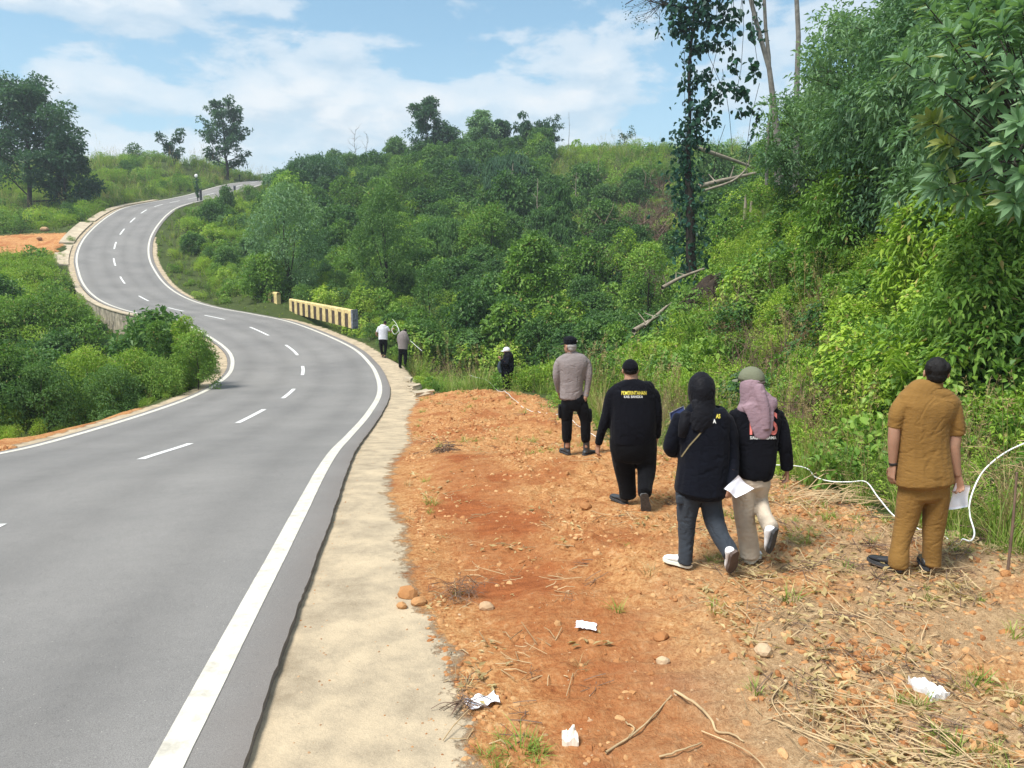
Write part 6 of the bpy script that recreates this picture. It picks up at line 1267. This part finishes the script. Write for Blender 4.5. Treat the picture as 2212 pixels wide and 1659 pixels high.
# taller shrubs at the inside of the near bend
GI = 'taller shrubs inside the near bend'
for k, (px, py, Y, tp, W, m, lab) in enumerate([(405, 830, 29.5, 682, 1.5, LEAF_B, 'tall bright shrub poking up in front of the road, nearest the bend tip'), (345, 830, 29, 690, 1.3, LEAF_G, 'slim shrub with upright tip just left of the bend tip shrub'),
                                               (290, 850, 27, 752, 2.2, LEAF_B, 'round bright shrub below the stone retaining wall'), (425, 840, 28.5, 712, 1.8, LEAF_G, 'dense green shrub leaning over the verge at the bend tip'),
                                               (190, 830, 27, 748, 2.6, LEAF_B, 'wide bright shrub in the middle of the inside bend'), (330, 858, 27, 770, 2.4, LEAF_G, 'low wide shrub in front, near the verge of the inside bend'),
                                               (90, 850, 24.5, 780, 2.4, LEAF_D, 'dark shrub near the left edge above the red soil strip'), (240, 866, 25.5, 790, 2.2, LEAF_D, 'dark shrub directly behind the orange soil heap'),
                                               (20, 845, 25, 740, 2.6, LEAF_G, 'tall shrub cut by the left edge of the picture'), (110, 715, 44, 625, 4.6, LEAF_G, 'broad dark shrub left of the stone retaining wall'),
                                               (15, 720, 43, 640, 4.6, LEAF_G, 'broad shrub by the left edge, level with the retaining wall')]):
    b_ = foot(px, py, Y); make_tree(lab, b_, max(.8, top_h(tp, b_)), W, 160 + k, 'dome' if k > 1 else 'round', 15, 5, 5200, .085 if Y < 35 else .16, mat=m, f0=.06, rc=.15, group=GI, name='shrub', cat='shrub', wf=.45, tr=.008)


# ------------------------------------------------------------------ roadside structures
def box_np(x0, x1, y0, y1, z0, z1):
    V = np.array([[x, y, z] for z in (z0, z1) for y in (y0, y1) for x in (x0, x1)], float); return V, np.array([[0, 2, 3, 1], [4, 5, 7, 6], [0, 1, 5, 4], [2, 6, 7, 3], [0, 4, 6, 2], [1, 3, 7, 5]])
BY = simple_mat("barrier_yellow", (0.60, 0.47, 0.22, 1), .8, .2, .22, 5, .3, .01, 40); BSH = simple_mat("barrier_recess_shade", (0.075, 0.055, 0.042, 1), .85, .2, .4, 5); BG = simple_mat("barrier_end_grey", (0.16, 0.17, 0.20, 1), .85, .2, .55, 7)  # the dark brown core colours in the shadow gaps between the yellow ribs
def barrier(a, b, h0, h1, n, label, endcap=True):
    a = np.array(a); b = np.array(b); L = np.linalg.norm(b[:2] - a[:2]); ang = math.atan2(b[1] - a[1], b[0] - a[0]); root = empty('striped_barrier', tuple(a), label, 'barrier', 'striped concrete barrier pieces', ang)
    dz = (b[2] - a[2]) / L; w_ = L / (2 * n + 1)
    g = Geo(1); gk = Geo(2)
    def slab(gg, x0, x1, y0, y1, zlo, zt, r=.05, m=0):
        V = []
        for x in (x0, x1):
            hh = h0 + (h1 - h0) * x / L; z_ = dz * x
            for (y, z) in ((y0, zlo), (y0, hh * zt - r), (y0 + r, hh * zt), (y1 - r, hh * zt), (y1, hh * zt - r), (y1, zlo)): V.append([x, y, z_ + z])
        q = [[k, k + 1, 7 + k, 6 + k][:4] for k in range(5)]; gg.add(V, F4=np.array([[k, 6 + k, 7 + k, k + 1] for k in range(5)] + [[0, 1, 4, 5], [1, 2, 3, 4], [6, 11, 10, 7], [7, 10, 9, 8]]), m=m)
    slab(gk, .02, L - .02, -.125, .145, -.3, .95)
    for k in range(n + 1): slab(g, 2 * k * w_, (2 * k + 1) * w_, -.15, .17, -.3, .97, .06)
    slab(g, 0, L, -.13, .15, .80 * min(h0, h1), 1.0, .05)
    core = link('core', gk.mesh('core', [BSH]), root); link('painted_ribs', g.mesh('ribs', [BY]), root)
    if endcap: V, Fq = box_np(L - .02, L + .22, -.17, .19, -.3 + dz * L, h1 * 1.02 + dz * L); link('end_block', mesh_np('end', V, [Fq], [BG]), root)
    return root
def at(px, py, Y, up=0): p = P3(px, py, Y); return np.array([p[0], p[1], max(p[2], gz(p[0], p[1])) + up])
barrier(P3(629, 666, 56.0), P3(764, 699, 47.3), .70, .84, 10, 'long yellow and dark striped concrete barrier beside the outer edge of the bend')
barrier(at(583, 652, 59.0), at(602, 656, 58.0), .80, .84, 1, 'short end piece of striped barrier half buried in grass, left of the long one', False)
b = NB("retaining_stone"); q = b.objc(); vz = b.noise(b.mapv(q, (1, 1, .25)), 2.5, 5, .7); vo = b.n("ShaderNodeTexVoronoi"); vo.inputs['Scale'].default_value = 2.6; b.l(q, vo.inputs['Vector'])
M_STONE = b.done(b.bsdf(b.mix(b.ramp(vz, [(.4, 0.0), (.62, 1.0)]), b.ramp(vo.outputs['Color'], [(.2, (.10, .095, .08)), (.8, (.28, .25, .20))]), (.42, .37, .29, 1)), .92, .1, b.bump(vo.outputs['Distance'], .8, .06)))
M_CONC = simple_mat("verge_concrete", (0.44, 0.37, 0.27, 1), .9, .15, .22, 1.4, .4, .01, 40)
def strip_wall(name, s0, s1, o0, o1, top, bot, mat, label, cat, step=.8, group=None, jag=0.0):
    S = np.arange(s0, s1 + .01, step); V = []; r = np.random.default_rng(int(s0))
    for s in S:
        for o, dz in ((o0, top), (o1, top), (o1, bot), (o0, bot)): p, n = road_at(s, o + jag * r.normal() * .3); V.append(p + [0, 0, dz + jag * r.normal() * .1])
    c0 = np.array(V).mean(0); n = len(S); Fq = [[4 * i + k, 4 * i + (k + 1) % 4, 4 * i + 4 + (k + 1) % 4, 4 * i + 4 + k] for i in range(n - 1) for k in range(4)] + [[3, 2, 1, 0], [4 * n - 4, 4 * n - 3, 4 * n - 2, 4 * n - 1]]
    o = link(name, mesh_np(name, np.array(V) - c0, [np.array(Fq)], [mat])); o.location = c0; return tag(o, label, cat, group)
wl = strip_wall('retaining_wall', 54, 84, -3.60, -3.92, -0.02, -2.6, M_STONE, 'rough stone retaining wall holding up the road on the inside of the bends', 'wall')
cp = strip_wall('coping', 54, 84, -3.52, -3.98, 0.035, -0.03, M_CONC, None, None); cp.parent = wl; cp.matrix_parent_inverse = Matrix.Translation(-wl.location)
GS_ = 'concrete slabs along the upper bend'
strip_wall('concrete_slab', 91.0, 99.2, -3.80, -5.05, .07, -.6, M_CONC, 'lower of the two wide pale concrete slabs beside the upper bend', 'concrete slab', group=GS_)
strip_wall('concrete_slab', 99.8, 110.5, -3.80, -5.15, .10, -.6, M_CONC, 'upper and longer of the two wide pale concrete slabs beside the upper bend', 'concrete slab', group=GS_)
strip_wall('concrete_slab', 111.2, 133, -3.80, -4.75, .08, -.4, M_CONC, 'narrow pale concrete strip running up from the wide slabs along the upper road', 'concrete slab', group=GS_)
GR_ = 'broken masonry at the edge of the verge'
for k, (px, py, Y, s_) in enumerate([(910, 849, 26.0, .36), (893, 834, 27.4, .26), (882, 818, 29, .22)]):
    p0 = at(px, py, Y); bm = bmesh.new(); bmesh.ops.create_cube(bm, size=1); bmesh.ops.bevel(bm, geom=bm.edges[:], offset=.08, segments=2); bmesh.ops.subdivide_edges(bm, edges=bm.edges[:], cuts=2, use_grid_fill=True); bmesh.ops.triangulate(bm, faces=bm.faces[:])
    V = np.array([v.co[:] for v in bm.verts]); Fq = np.array([[v.index for v in f.verts] for f in bm.faces]); bm.free(); V = V * np.array([1.5, 1.1, .5]) * s_ * 1.1; V = V * (1 + .9 * fbm(V, 3.5, 4, k, .7)[:, None])
    o = link('masonry_block', mesh_np('masonry', V, [Fq], [M_CONC])); o.location = p0 + np.array([0, 0, -.02]); o.rotation_euler = (.05, -.08, .5 + k * .4)
    tag(o, ['largest broken masonry block at the verge corner by the orange soil', 'middle broken masonry block on the verge edge, between the other two', 'smallest broken masonry block on the verge edge, farthest along'][k], 'masonry block', GR_)
POST = simple_mat("post_dark", (0.05, 0.055, 0.06, 1), .8, .2, .3)
for k, (px, py, Y, h, lab) in enumerate([(434, 431, 112, 1.3, 'short dark marker post on the upper road edge beside the tall mirror post'), (507, 419, 121, 1.1, 'short dark marker post on the right edge of the upper road'), (518, 394, 147, 1.0, 'farthest dark marker post, on the left edge near the crest')]):
    p0 = at(px, py, Y); root = empty('marker_post', tuple(p0), lab, 'post', 'marker posts along the upper road'); V, Fq = box_np(-.13, .13, -.11, .11, -.2, h); link('shaft', mesh_np('shaft', V, [Fq], [POST]), root); V, Fq = box_np(-.15, .15, -.13, .13, h + .003, h + .13); link('cap_block', mesh_np('cap', V, [Fq], [BG]), root)
p0 = at(427, 431, 111); root = empty('mirror_post', tuple(p0), 'tall creeper covered roadside post with a white round mirror on the upper road', 'road mirror'); g = Geo(7); g.tube([[0, 0, -.3], [0, 0, 1.8], [0, 0, 3.2]], [.08, .07, .06], 8, 0); link('pole', g.mesh('pole', [POST], True), root)
lv = Geo(8); n = 420; u = lv.r.random(n); lv.leaves(np.c_[lv.r.normal(size=(n, 2)) * (.10 + .22 * (u > .45))[:, None], .3 + u * 2.7], rdir(lv.r, n), rdir(lv.r, n), .22, .14, 0); link('creeper', lv.mesh('creeper', [LEAF_T]), root)
V, fl = ell((0, -.12, 3.25), (.25, .06, .25)); link('mirror', mesh_np('mirror', V, fl, [SHOE_W], True), root)

# ------------------------------------------------------------------ white tape, hose
HOSE = simple_mat("hose_white", (0.83, 0.83, 0.82, 1), .5, .35, .06, 9)
def rope(name, pts, rad, label, cat, flat=.5, mat=None, sub=6, lift=.015, clamp=True):
    P = spline(np.array([P3(*q[:3]) for q in pts]), sub)
    if clamp: zg = ground_z(P[:, :2]); P[:, 2] = np.where(np.array([len(pts[min(len(pts) - 1, i // sub)]) for i in range(len(P))]) > 3, np.maximum(P[:, 2], zg + lift), zg + lift + rad * .5)
    c0 = P[0].copy(); g = Geo(3); g.tube(P - c0, rad, 7, 0); o = link(name, g.mesh(name, [mat or HOSE], True)); o.location = c0; return tag(o, label, cat)
rope('hose', [(1013, 810, 29, 1), (1027, 815, 28, 1), (1052, 822, 27, 1), (1080, 850, 25), (1110, 879, 22.5), (1170, 893, 19.5), (1237, 903, 17.3), (1275, 914, 16.4), (1350, 930, 14.5), (1437, 938, 13.4), (1520, 975, 11.8), (1620, 1000, 10.4, 1), (1730, 1008, 9.0, 1), (1760, 1030, 8.7, 1), (1795, 1040, 8.4, 1), (1835, 1041, 8.2, 1), (1870, 1041, 8.0, 1), (1896, 1074, 7.5, 1), (1934, 1117, 6.9, 1),
              (1985, 1140, 6.7), (2043, 1152, 6.4), (2079, 1164, 6.2, 1), (2096, 1168, 6.15, 1), (2104, 1150, 6.3, 1), (2094, 1112, 6.6, 1), (2095, 1080, 6.7, 1), (2112, 1035, 6.8, 1), (2135, 1005, 6.8, 1), (2170, 978, 6.9, 1), (2211, 958, 6.9, 1), (2270, 935, 7.0, 1)], .007, 'long white hose along the edge of the cleared soil, looping up at the right', 'hose')
rope('measuring_tape', [(848, 690, 39.3, 1), (856, 700, 38.5, 1), (860, 714, 37.6, 1), (852, 722, 37.4, 1), (846, 712, 37.6, 1), (851, 702, 37.8, 1), (860, 708, 37.4, 1), (862, 718, 37.0, 1)], .008, 'white tape strung and looped between the two men on the verge', 'tape')
rope('measuring_tape', [(885, 735, 36.0, 1), (896, 745, 35.0, 1), (911, 758, 33.5, 1)], .009, 'white tape running from the hand of the grey shirted man into the grass', 'tape')

# ------------------------------------------------------------------ litter
def crumple(name, px, py, Y, sx, sy, label, mat, seed, h=.02, rz=0, solid=False, outline=None):
    p0 = at(px, py, Y, .012); r = np.random.default_rng(seed); n = 11; X, Yg = np.meshgrid(np.linspace(-1, 1, n), np.linspace(-1, 1, n)); q = np.c_[X.ravel(), Yg.ravel()]
    rad = 1 + .28 * fbm(np.c_[q * 1.1, q[:, :1] * 0 + seed], 1.3, 3, seed); z = np.abs(fbm(np.c_[q * 1.7, q[:, :1] * 0], 1.2, 3, seed + 3)) * h * 3.2 + (h * .8 * (1 - (q ** 2).sum(1) * .4) if solid else 0)
    top = np.c_[q[:, 0] * rad * sx / 2, q[:, 1] * rad * sy / 2, z + .004]; bot = top - [0, 0, (.002 if not solid else 0)]
    if solid: bot[:, 2] = -.01
    V = np.vstack([top, bot]); Fq = []
    for i in range(n - 1):
        for j in range(n - 1): a = i * n + j; Fq += [[a, a + 1, a + n + 1, a + n], [n * n + a, n * n + a + n, n * n + a + n + 1, n * n + a + 1]]
    bd = list(range(n)) + [i * n + n - 1 for i in range(1, n)] + [n * n - 1 - j for j in range(1, n)] + [(n - 1 - i) * n for i in range(1, n - 1)]
    for a, b in zip(bd, bd[1:] + bd[:1]): Fq.append([b, a, a + n * n, b + n * n])
    o = link(name, mesh_np(name, V, [np.array(Fq)], [mat], False)); o.location = p0; o.rotation_euler = (0, 0, rz); tag(o, label, 'litter'); return o
PLASTIC = simple_mat("plastic_bag", (0.72, 0.72, 0.72, 1), .35, .5, .25, 22)
crumple('paper_scrap', 1264, 1376, 5.05, .145, .11, 'small white paper scrap on the red tyre track, farthest of the litter', PAPER, 4, .006, -.25)
crumple('paper_scrap', 1040, 1529, 4.15, .19, .11, 'torn white paper lying on dry twigs near the verge', PAPER, 8, .014, .35)
crumple('tissue', 1230, 1603, 3.75, .085, .09, 'crumpled cream tissue on the red soil at the bottom of the picture', simple_mat("tissue", (0.80, 0.74, 0.63, 1), .8, .2, .1), 12, .022, 0, True)
crumple('plastic_bag', 2002, 1514, 4.05, .115, .19, 'crumpled translucent grey plastic bag on the gravel, lower right', PLASTIC, 15, .02, .25, True)
# ------------------------------------------------------------------ sticks
STRAW = simple_mat("straw_stick", (0.44, 0.32, 0.18, 1), .85, .2, .3, 8); GST = 'dry sticks on the cleared soil'
z5 = lambda X, Y: (1134 + X * .2676, 1215 + Y * .2676)
def Yg_at(px, py):
    lo, hi = 2.5, 30.0
    for _ in range(26):
        m = (lo + hi) / 2; p = P3(px, py, m)
        if p[2] > gz(p[0], p[1]): lo = m
        else: hi = m
    return lo
for k, (pts, rd, lab) in enumerate([([(650, 1555), (870, 1410), (1010, 1280), (1180, 1090)], .007, 'long straight dry stick on the red soil, lower centre'), ([(1200, 1055), (1380, 1165), (1500, 1290), (1545, 1385), (1650, 1400), (1760, 1460)], .009, 'longest dry stick with a crooked end, right of the straight stick'),
                                    ([(1080, 1590), (1250, 1540), (1420, 1478)], .006, 'short thin dry stick at the bottom edge, between the two long ones'), ([(810, 1310), (880, 1358), (830, 1440)], .005, 'small bent twig touching the long straight stick'), ([(2110, 980), (1990, 1120), (2080, 1290)], .005, 'thin bent straw at the right of the crooked stick')]):
    P = []
    for X, Yy in pts: d = z5(X, Yy); Y_ = Yg_at(*d); p = P3(*d, Y_); P.append([p[0], p[1], gz(p[0], p[1]) + .016])
    P = spline(np.array(P), 5); c0 = P[0].copy(); g = Geo(k); P[:, 2] += g.r.normal(size=len(P)) * .002; g.tube(P - c0, np.linspace(rd, rd * .6, len(P)), 6, 0); o = link('dry_stick', g.mesh('stick', [STRAW], True)); o.location = c0; tag(o, lab, 'stick', GST)
p0 = at(2175, 1240, Yg_at(2175, 1240)); g = Geo(31); g.tube([[0, 0, -.1], [.005, 0, .4], [-.003, .0, .78]], [.011, .010, .008], 7, 0); o = link('wooden_stake', g.mesh('stake', [TWIG_R], True)); o.location = p0; tag(o, 'thin wooden stake standing upright at the right edge', 'stake')
def pile(px, py, R, n, L, seed, label, rad=.004, H=.25, mat=None, ang=None, name='straw_heap', cat='straw heap'):
    Y_ = Yg_at(px, py); p0 = at(px, py, Y_); g = Geo(seed); r = g.r
    for k in range(n):
        c = np.array([r.normal() * R * .5, r.normal() * R * .35, 0]); a = r.random() * 6.28 if ang is None else ang + r.normal() * .45; l = L * r.uniform(.4, 1.2); z0 = abs(r.normal()) * H * .35 + .01; z1 = abs(r.normal()) * H * .6 + .01
        d = np.array([math.cos(a), math.sin(a), 0]) * l / 2; P = [c - d, c + r.normal(size=3) * l * .07, c + d]; zz = [z0, max(z0, z1) + .02 * r.random(), z1]
        for q_, z_ in zip(P, zz): q_[2] = gz(p0[0] + q_[0], p0[1] + q_[1]) - p0[2] + z_
        g.tube(spline(np.array(P), 3), rad * r.uniform(.5, 1.4), 3, 0)
    o = link(name, g.mesh(name, [mat or STRAW])); o.location = p0; tag(o, label, cat); return o
pile(1890, 1600, .45, 38, .55, 41, 'heap of long dry straw stalks at the bottom right', .0026, .035, ang=-.75)
pile(2080, 1650, .4, 20, .45, 42, 'second flatter heap of straw stalks at the bottom edge, right of the long heap', .0025, .03, ang=-.3)
pile(995, 1290, .16, 60, .30, 43, 'dead grey twig bush on the soil beside the verge', .002, .13, TWIG_R, name='dead_twig_clump', cat='twigs')
pile(1000, 1530, .10, 24, .18, 44, 'dead twig clump under the torn white paper', .003, .07, TWIG_R, name='dead_twig_clump', cat='twigs')
pile(957, 978, .16, 55, .35, 45, 'dark dead tuft on the orange soil near the verge, farther off', .005, .16, TWIG_R, name='dead_twig_clump', cat='twigs')
pile(1810, 1080, .5, 60, .7, 46, 'flattened dead branches at the foot of the near bank, left of the khaki man', .004, .14, STRAW, ang=.2, name='dead_branch_pile', cat='branches')
pile(2170, 1120, .42, 170, .7, 47, 'tangled dry brushwood at the right edge under the white hose', .0032, .5, STRAW, name='dead_branch_pile', cat='branches')
pile(2215, 1190, .4, 90, .8, 48, 'low dry brushwood lying beside the wooden stake', .006, .14, TWIG_R, ang=.3, name='dead_branch_pile', cat='branches')
GT = 'grass tufts on the cleared soil'
TUFTM = [tuft(200 + k, 34, .17, .05, .006, GRASS_G, (.3, 1.1)) for k in range(3)] + [tuft(210, 26, .17, .05, .005, GRASS_D, (.3, 1.1))]
for k, (px, py, s_, m, lab) in enumerate([(1709, 1295, 1.2, 0, 'green grass tuft on bare soil between the mauve scarfed woman and the khaki man'), (1632, 1492, .8, 1, 'small green tuft just right of the crooked dry stick'), (1254, 1444, .7, 3, 'pale dry tuft below the farthest paper scrap'), (1122, 1625, 1.3, 2, 'large green tuft at the bottom edge left of the cream tissue'),
                                         (932, 1088, 1.2, 0, 'green weed on the verge edge in the middle distance'), (1826, 1232, .9, 1, 'small green tuft to the left of the khaki man\'s shoe'), (1404, 1240, 1.0, 3, 'yellowish tuft on the clods left of the black scarfed woman'), (1332, 1320, .9, 2, 'low green tuft on the clods left of centre, above the paper scrap'), (1545, 1318, .9, 0, 'low green tuft below the trailing shoe of the black scarfed woman')]):
    p0 = at(px, py, Yg_at(px, py)); o = link('grass_tuft', TUFTM[m]); o.location = p0; o.scale = (s_,) * 3; o.rotation_euler = (0, 0, k * 1.3); tag(o, lab, 'grass tuft', GT)

# ------------------------------------------------------------------ clods, gravel, straw litter on the soil
def clod(seed, mat, rough=.55):
    bm = bmesh.new(); bmesh.ops.create_icosphere(bm, subdivisions=2, radius=1.0); V = np.array([v.co[:] for v in bm.verts]); Fq = np.array([[v.index for v in f.verts] for f in bm.faces]); bm.free()
    V = V * (1 + rough * fbm(V, 1.5, 4, seed, .8)[:, None]) * np.array([1, .85, .62]); return mesh_np("clod", V, [Fq], [mat], False)
def clod_mat(name, cols):
    b = NB(name); oi = b.n("ShaderNodeObjectInfo").outputs['Random']; nz = b.noise(b.pos(), 45, 3, .7)
    c = b.ramp(b.math('ADD', b.math('MULTIPLY', oi, .7), b.math('MULTIPLY', nz, .3)), [(.1, cols[0]), (.5, cols[1]), (.9, cols[2])]); return b.done(b.bsdf(c, .95, .1, b.bump(nz, .5, .01)))
CM = clod_mat("clod_orange", [(0.27, 0.105, 0.040), (0.41, 0.200, 0.082), (0.55, 0.345, 0.170)]); CP = clod_mat("pebble_buff", [(0.28, 0.155, 0.08), (0.42, 0.27, 0.155), (0.54, 0.41, 0.27)])
stw = []
for k in range(3):
    g = Geo(300 + k)
    for j in range(5): a = g.r.random() * 6.28; c = g.r.normal(size=3) * .05; c[2] = abs(c[2]) * .1 + .008; d = np.array([math.cos(a), math.sin(a), g.r.normal() * .12]) * g.r.uniform(.03, .12); g.tube([c - d, c + g.r.normal(size=3) * .01, c + d], g.r.uniform(.0012, .0028), 3, 0)
    stw.append(g.mesh("straw_bit", [STRAW if k else TWIG_R]))
lf = []
for k in range(2): g = Geo(310 + k); m = 8; c = g.r.normal(size=(m, 3)) * .08; c[:, 2] = .012; dd = rdir(g.r, m); dd[:, 2] *= .2; g.leaves(c, dd, rdir(g.r, m, 3), .05, .02, 0); lf.append(g.mesh("leaf_bit", [GRASS_D, TWIG]))
SOILSET = proto_set("soil_bits", [clod(s, CM) for s in (1, 2, 3, 4)] + [clod(s, CP, .4) for s in (5, 6, 7)] + stw + lf + TUFTM)
rs = np.random.default_rng(5)
def soil_scatter(name, label, n, fn, idxs, size, keep, tiltv=.5, sink=.9):
    y = 2.3 + (27 - 2.3) * rs.random(n) ** 1.7; x = (-.30 + rs.random(n) * 1.12) * (y + 1.2) * .80; q = np.c_[x, y]; F4_ = fields(q); k = keep(q, F4_); q = q[k]; m = len(q); z = ground_z(q, tuple(f[k] for f in F4_))
    s = size(q, m); P = np.c_[q, z - s * sink * .4]; rot = np.stack([rs.normal(size=m) * tiltv, rs.normal(size=m) * tiltv, rs.random(m) * 6.28], 1); sc = np.stack([s, s, s], 1) if np.ndim(s) == 1 else s
    return scatter(name, P, rot, sc, rs.choice(idxs, m), SOILSET, label)
def inpad(q, F): return (F[3] > -.15) & (F[0] > 4.42 + .22 * sstep(5.6 - q[:, 1], 0, 1.6) + .24 * fbm(q, 1.2, 3, 8))
def clump(q, sc, sd, th): return fbm(q, sc, 3, sd) > th
nt_ = lambda q: line_d(q, TRK) > .55 + .2 * rs.random(len(q))
soil_scatter('soil_clods', 'loose orange clods strewn over the cleared soil', 70000, None, [0, 1, 2, 3], lambda q, m: (.008 + .020 * rs.random(m) ** 1.8 + .020 * (rs.random(m) ** 16)) * (1 + .045 * q[:, 1]), lambda q, F: inpad(q, F) & (nt_(q) | (rs.random(len(q)) < .12)) & (clump(q, .9, 3, .02) | (rs.random(len(q)) < .22)))
soil_scatter('gravel', 'buff pebbles and gravel on the cleared soil', 6500, None, [4, 5, 6], lambda q, m: (.004 + .008 * rs.random(m) ** 2 + .010 * rs.random(m) ** 16) * (1 + .045 * q[:, 1]), lambda q, F: inpad(q, F) & (rs.random(len(q)) < .35 + .65 * sstep(q[:, 0] - .8, 0, 1.5)))
soil_scatter('straw_litter', 'short dry straw and twigs littering the soil', 9000, None, [7, 8, 9, 10, 11], lambda q, m: rs.uniform(.5, 1.4, m) * (1 + .03 * q[:, 1]), lambda q, F: inpad(q, F) & (rs.random(len(q)) < .12 + .88 * sstep(q[:, 0] - (.3 + .2 * (q[:, 1] - 3)), -.2, 1.3) * (q[:, 1] < 13) + .5 * (F[3] < .8)) & clump(q, .9, 9, -.15), .15, 0)
soil_scatter('soil_weeds', 'tiny sprouting weeds along the edges of the soil', 2600, None, [12, 13, 14, 15], lambda q, m: rs.uniform(.3, .8, m) * (1 + .05 * q[:, 1]), lambda q, F: inpad(q, F) & nt_(q) & (((F[3] < 1.4) & (rs.random(len(q)) < .6)) | ((F[0] < 5.4) & (rs.random(len(q)) < .12)) | (clump(q, .8, 14, .35))), .2, 0)
soil_scatter('verge_grit', 'dark grit and crumbs along the edge of the asphalt', 16000, None, [4, 5, 0, 7], lambda q, m: rs.uniform(.0025, .008, m) * (1 + .05 * q[:, 1]), lambda q, F: (F[0] > 3.50) & (F[0] < 4.6) & (rs.random(len(q)) < np.exp(-np.minimum(F[0] - 3.50, 4.55 - np.minimum(F[0], 4.5)) * 6)), .3, .2)
ql = []; 
yy = rs.uniform(12, 24.5, 7500); 
for y_ in yy: p_, n_ = road_at(float(np.interp(y_, RD[:60, 1], RS[:60])), -3.55 - 2.6 * rs.random() ** 1.1 * 1.3); ql.append(p_[:2])
ql = np.array(ql); s_ = .015 + .04 * rs.random(len(ql)) ** 3 + .08 * rs.random(len(ql)) ** 18
scatter('left_verge_clods', np.c_[ql, ground_z(ql)], np.c_[rs.normal(size=(len(ql), 2)) * .5, rs.random(len(ql)) * 6.28], np.stack([s_] * 3, 1), rs.choice([0, 1, 2, 3], len(ql)), SOILSET, 'orange clods strewn along the left verge')
GC = 'large clods on the cleared soil'
for k, (px, py, s_, mt, lab) in enumerate([(880, 1288, .085, 0, 'largest orange clod of the heap lying on the verge edge'), (905, 1305, .065, 0, 'smaller orange clod just right of the largest one on the verge edge'), (868, 1312, .05, 0, 'smallest orange clod in front of the largest one on the verge edge'), (1432, 1432, .045, 1, 'rounded brown stone right of the farthest paper scrap'), (1427, 1380, .055, 0, 'dark red clod below the feet of the black scarfed woman'),
                                         (1648, 1410, .060, 1, 'pale buff stone on the straw below the mauve scarfed woman'), (1050, 1315, .06, 1, 'buff clod beside the dead grey twig bush'), (1265, 1098, .07, 0, 'deep red clod on the soil left of the stout man in black')]):
    p0 = at(px, py, Yg_at(px, py)); o = link('clod', clod(60 + k, (CM, CP)[mt], .4)); o.location = p0 + [0, 0, s_ * .3]; o.scale = (s_,) * 3; o.rotation_euler = (.2, .1, k); tag(o, lab, 'clod', GC)
for k, (px, py, Y, s_) in enumerate([(97, 500, 86, .5), (85, 517, 82, .3)]):
    p0 = at(px, py, Y); o = link('boulder', clod(90 + k, CP, .3)); o.location = p0 + [0, 0, s_ * .3]; o.scale = (s_, s_, s_); tag(o, ['bigger pale boulder above the far red soil patch', 'smaller pale boulder at the edge of the far red soil patch'][k], 'boulder', 'boulders by the far red soil patch')
# ------------------------------------------------------------------ air
b = NB("haze_air"); v_ = b.n("ShaderNodeVolumePrincipled"); v_.inputs['Color'].default_value = (0.80, 0.90, 1.0, 1); v_.inputs['Density'].default_value = HAZE; v_.inputs['Anisotropy'].default_value = 0.2
b.l(v_.outputs[0], b.out.inputs[1])
V, Fq = box_np(-340, 340, -70, 460, float(GZ.min()) - 1.5, 60); hz_ = link('haze', mesh_np('haze', V, [Fq], [b.m])); hz_['kind'] = 'stuff'
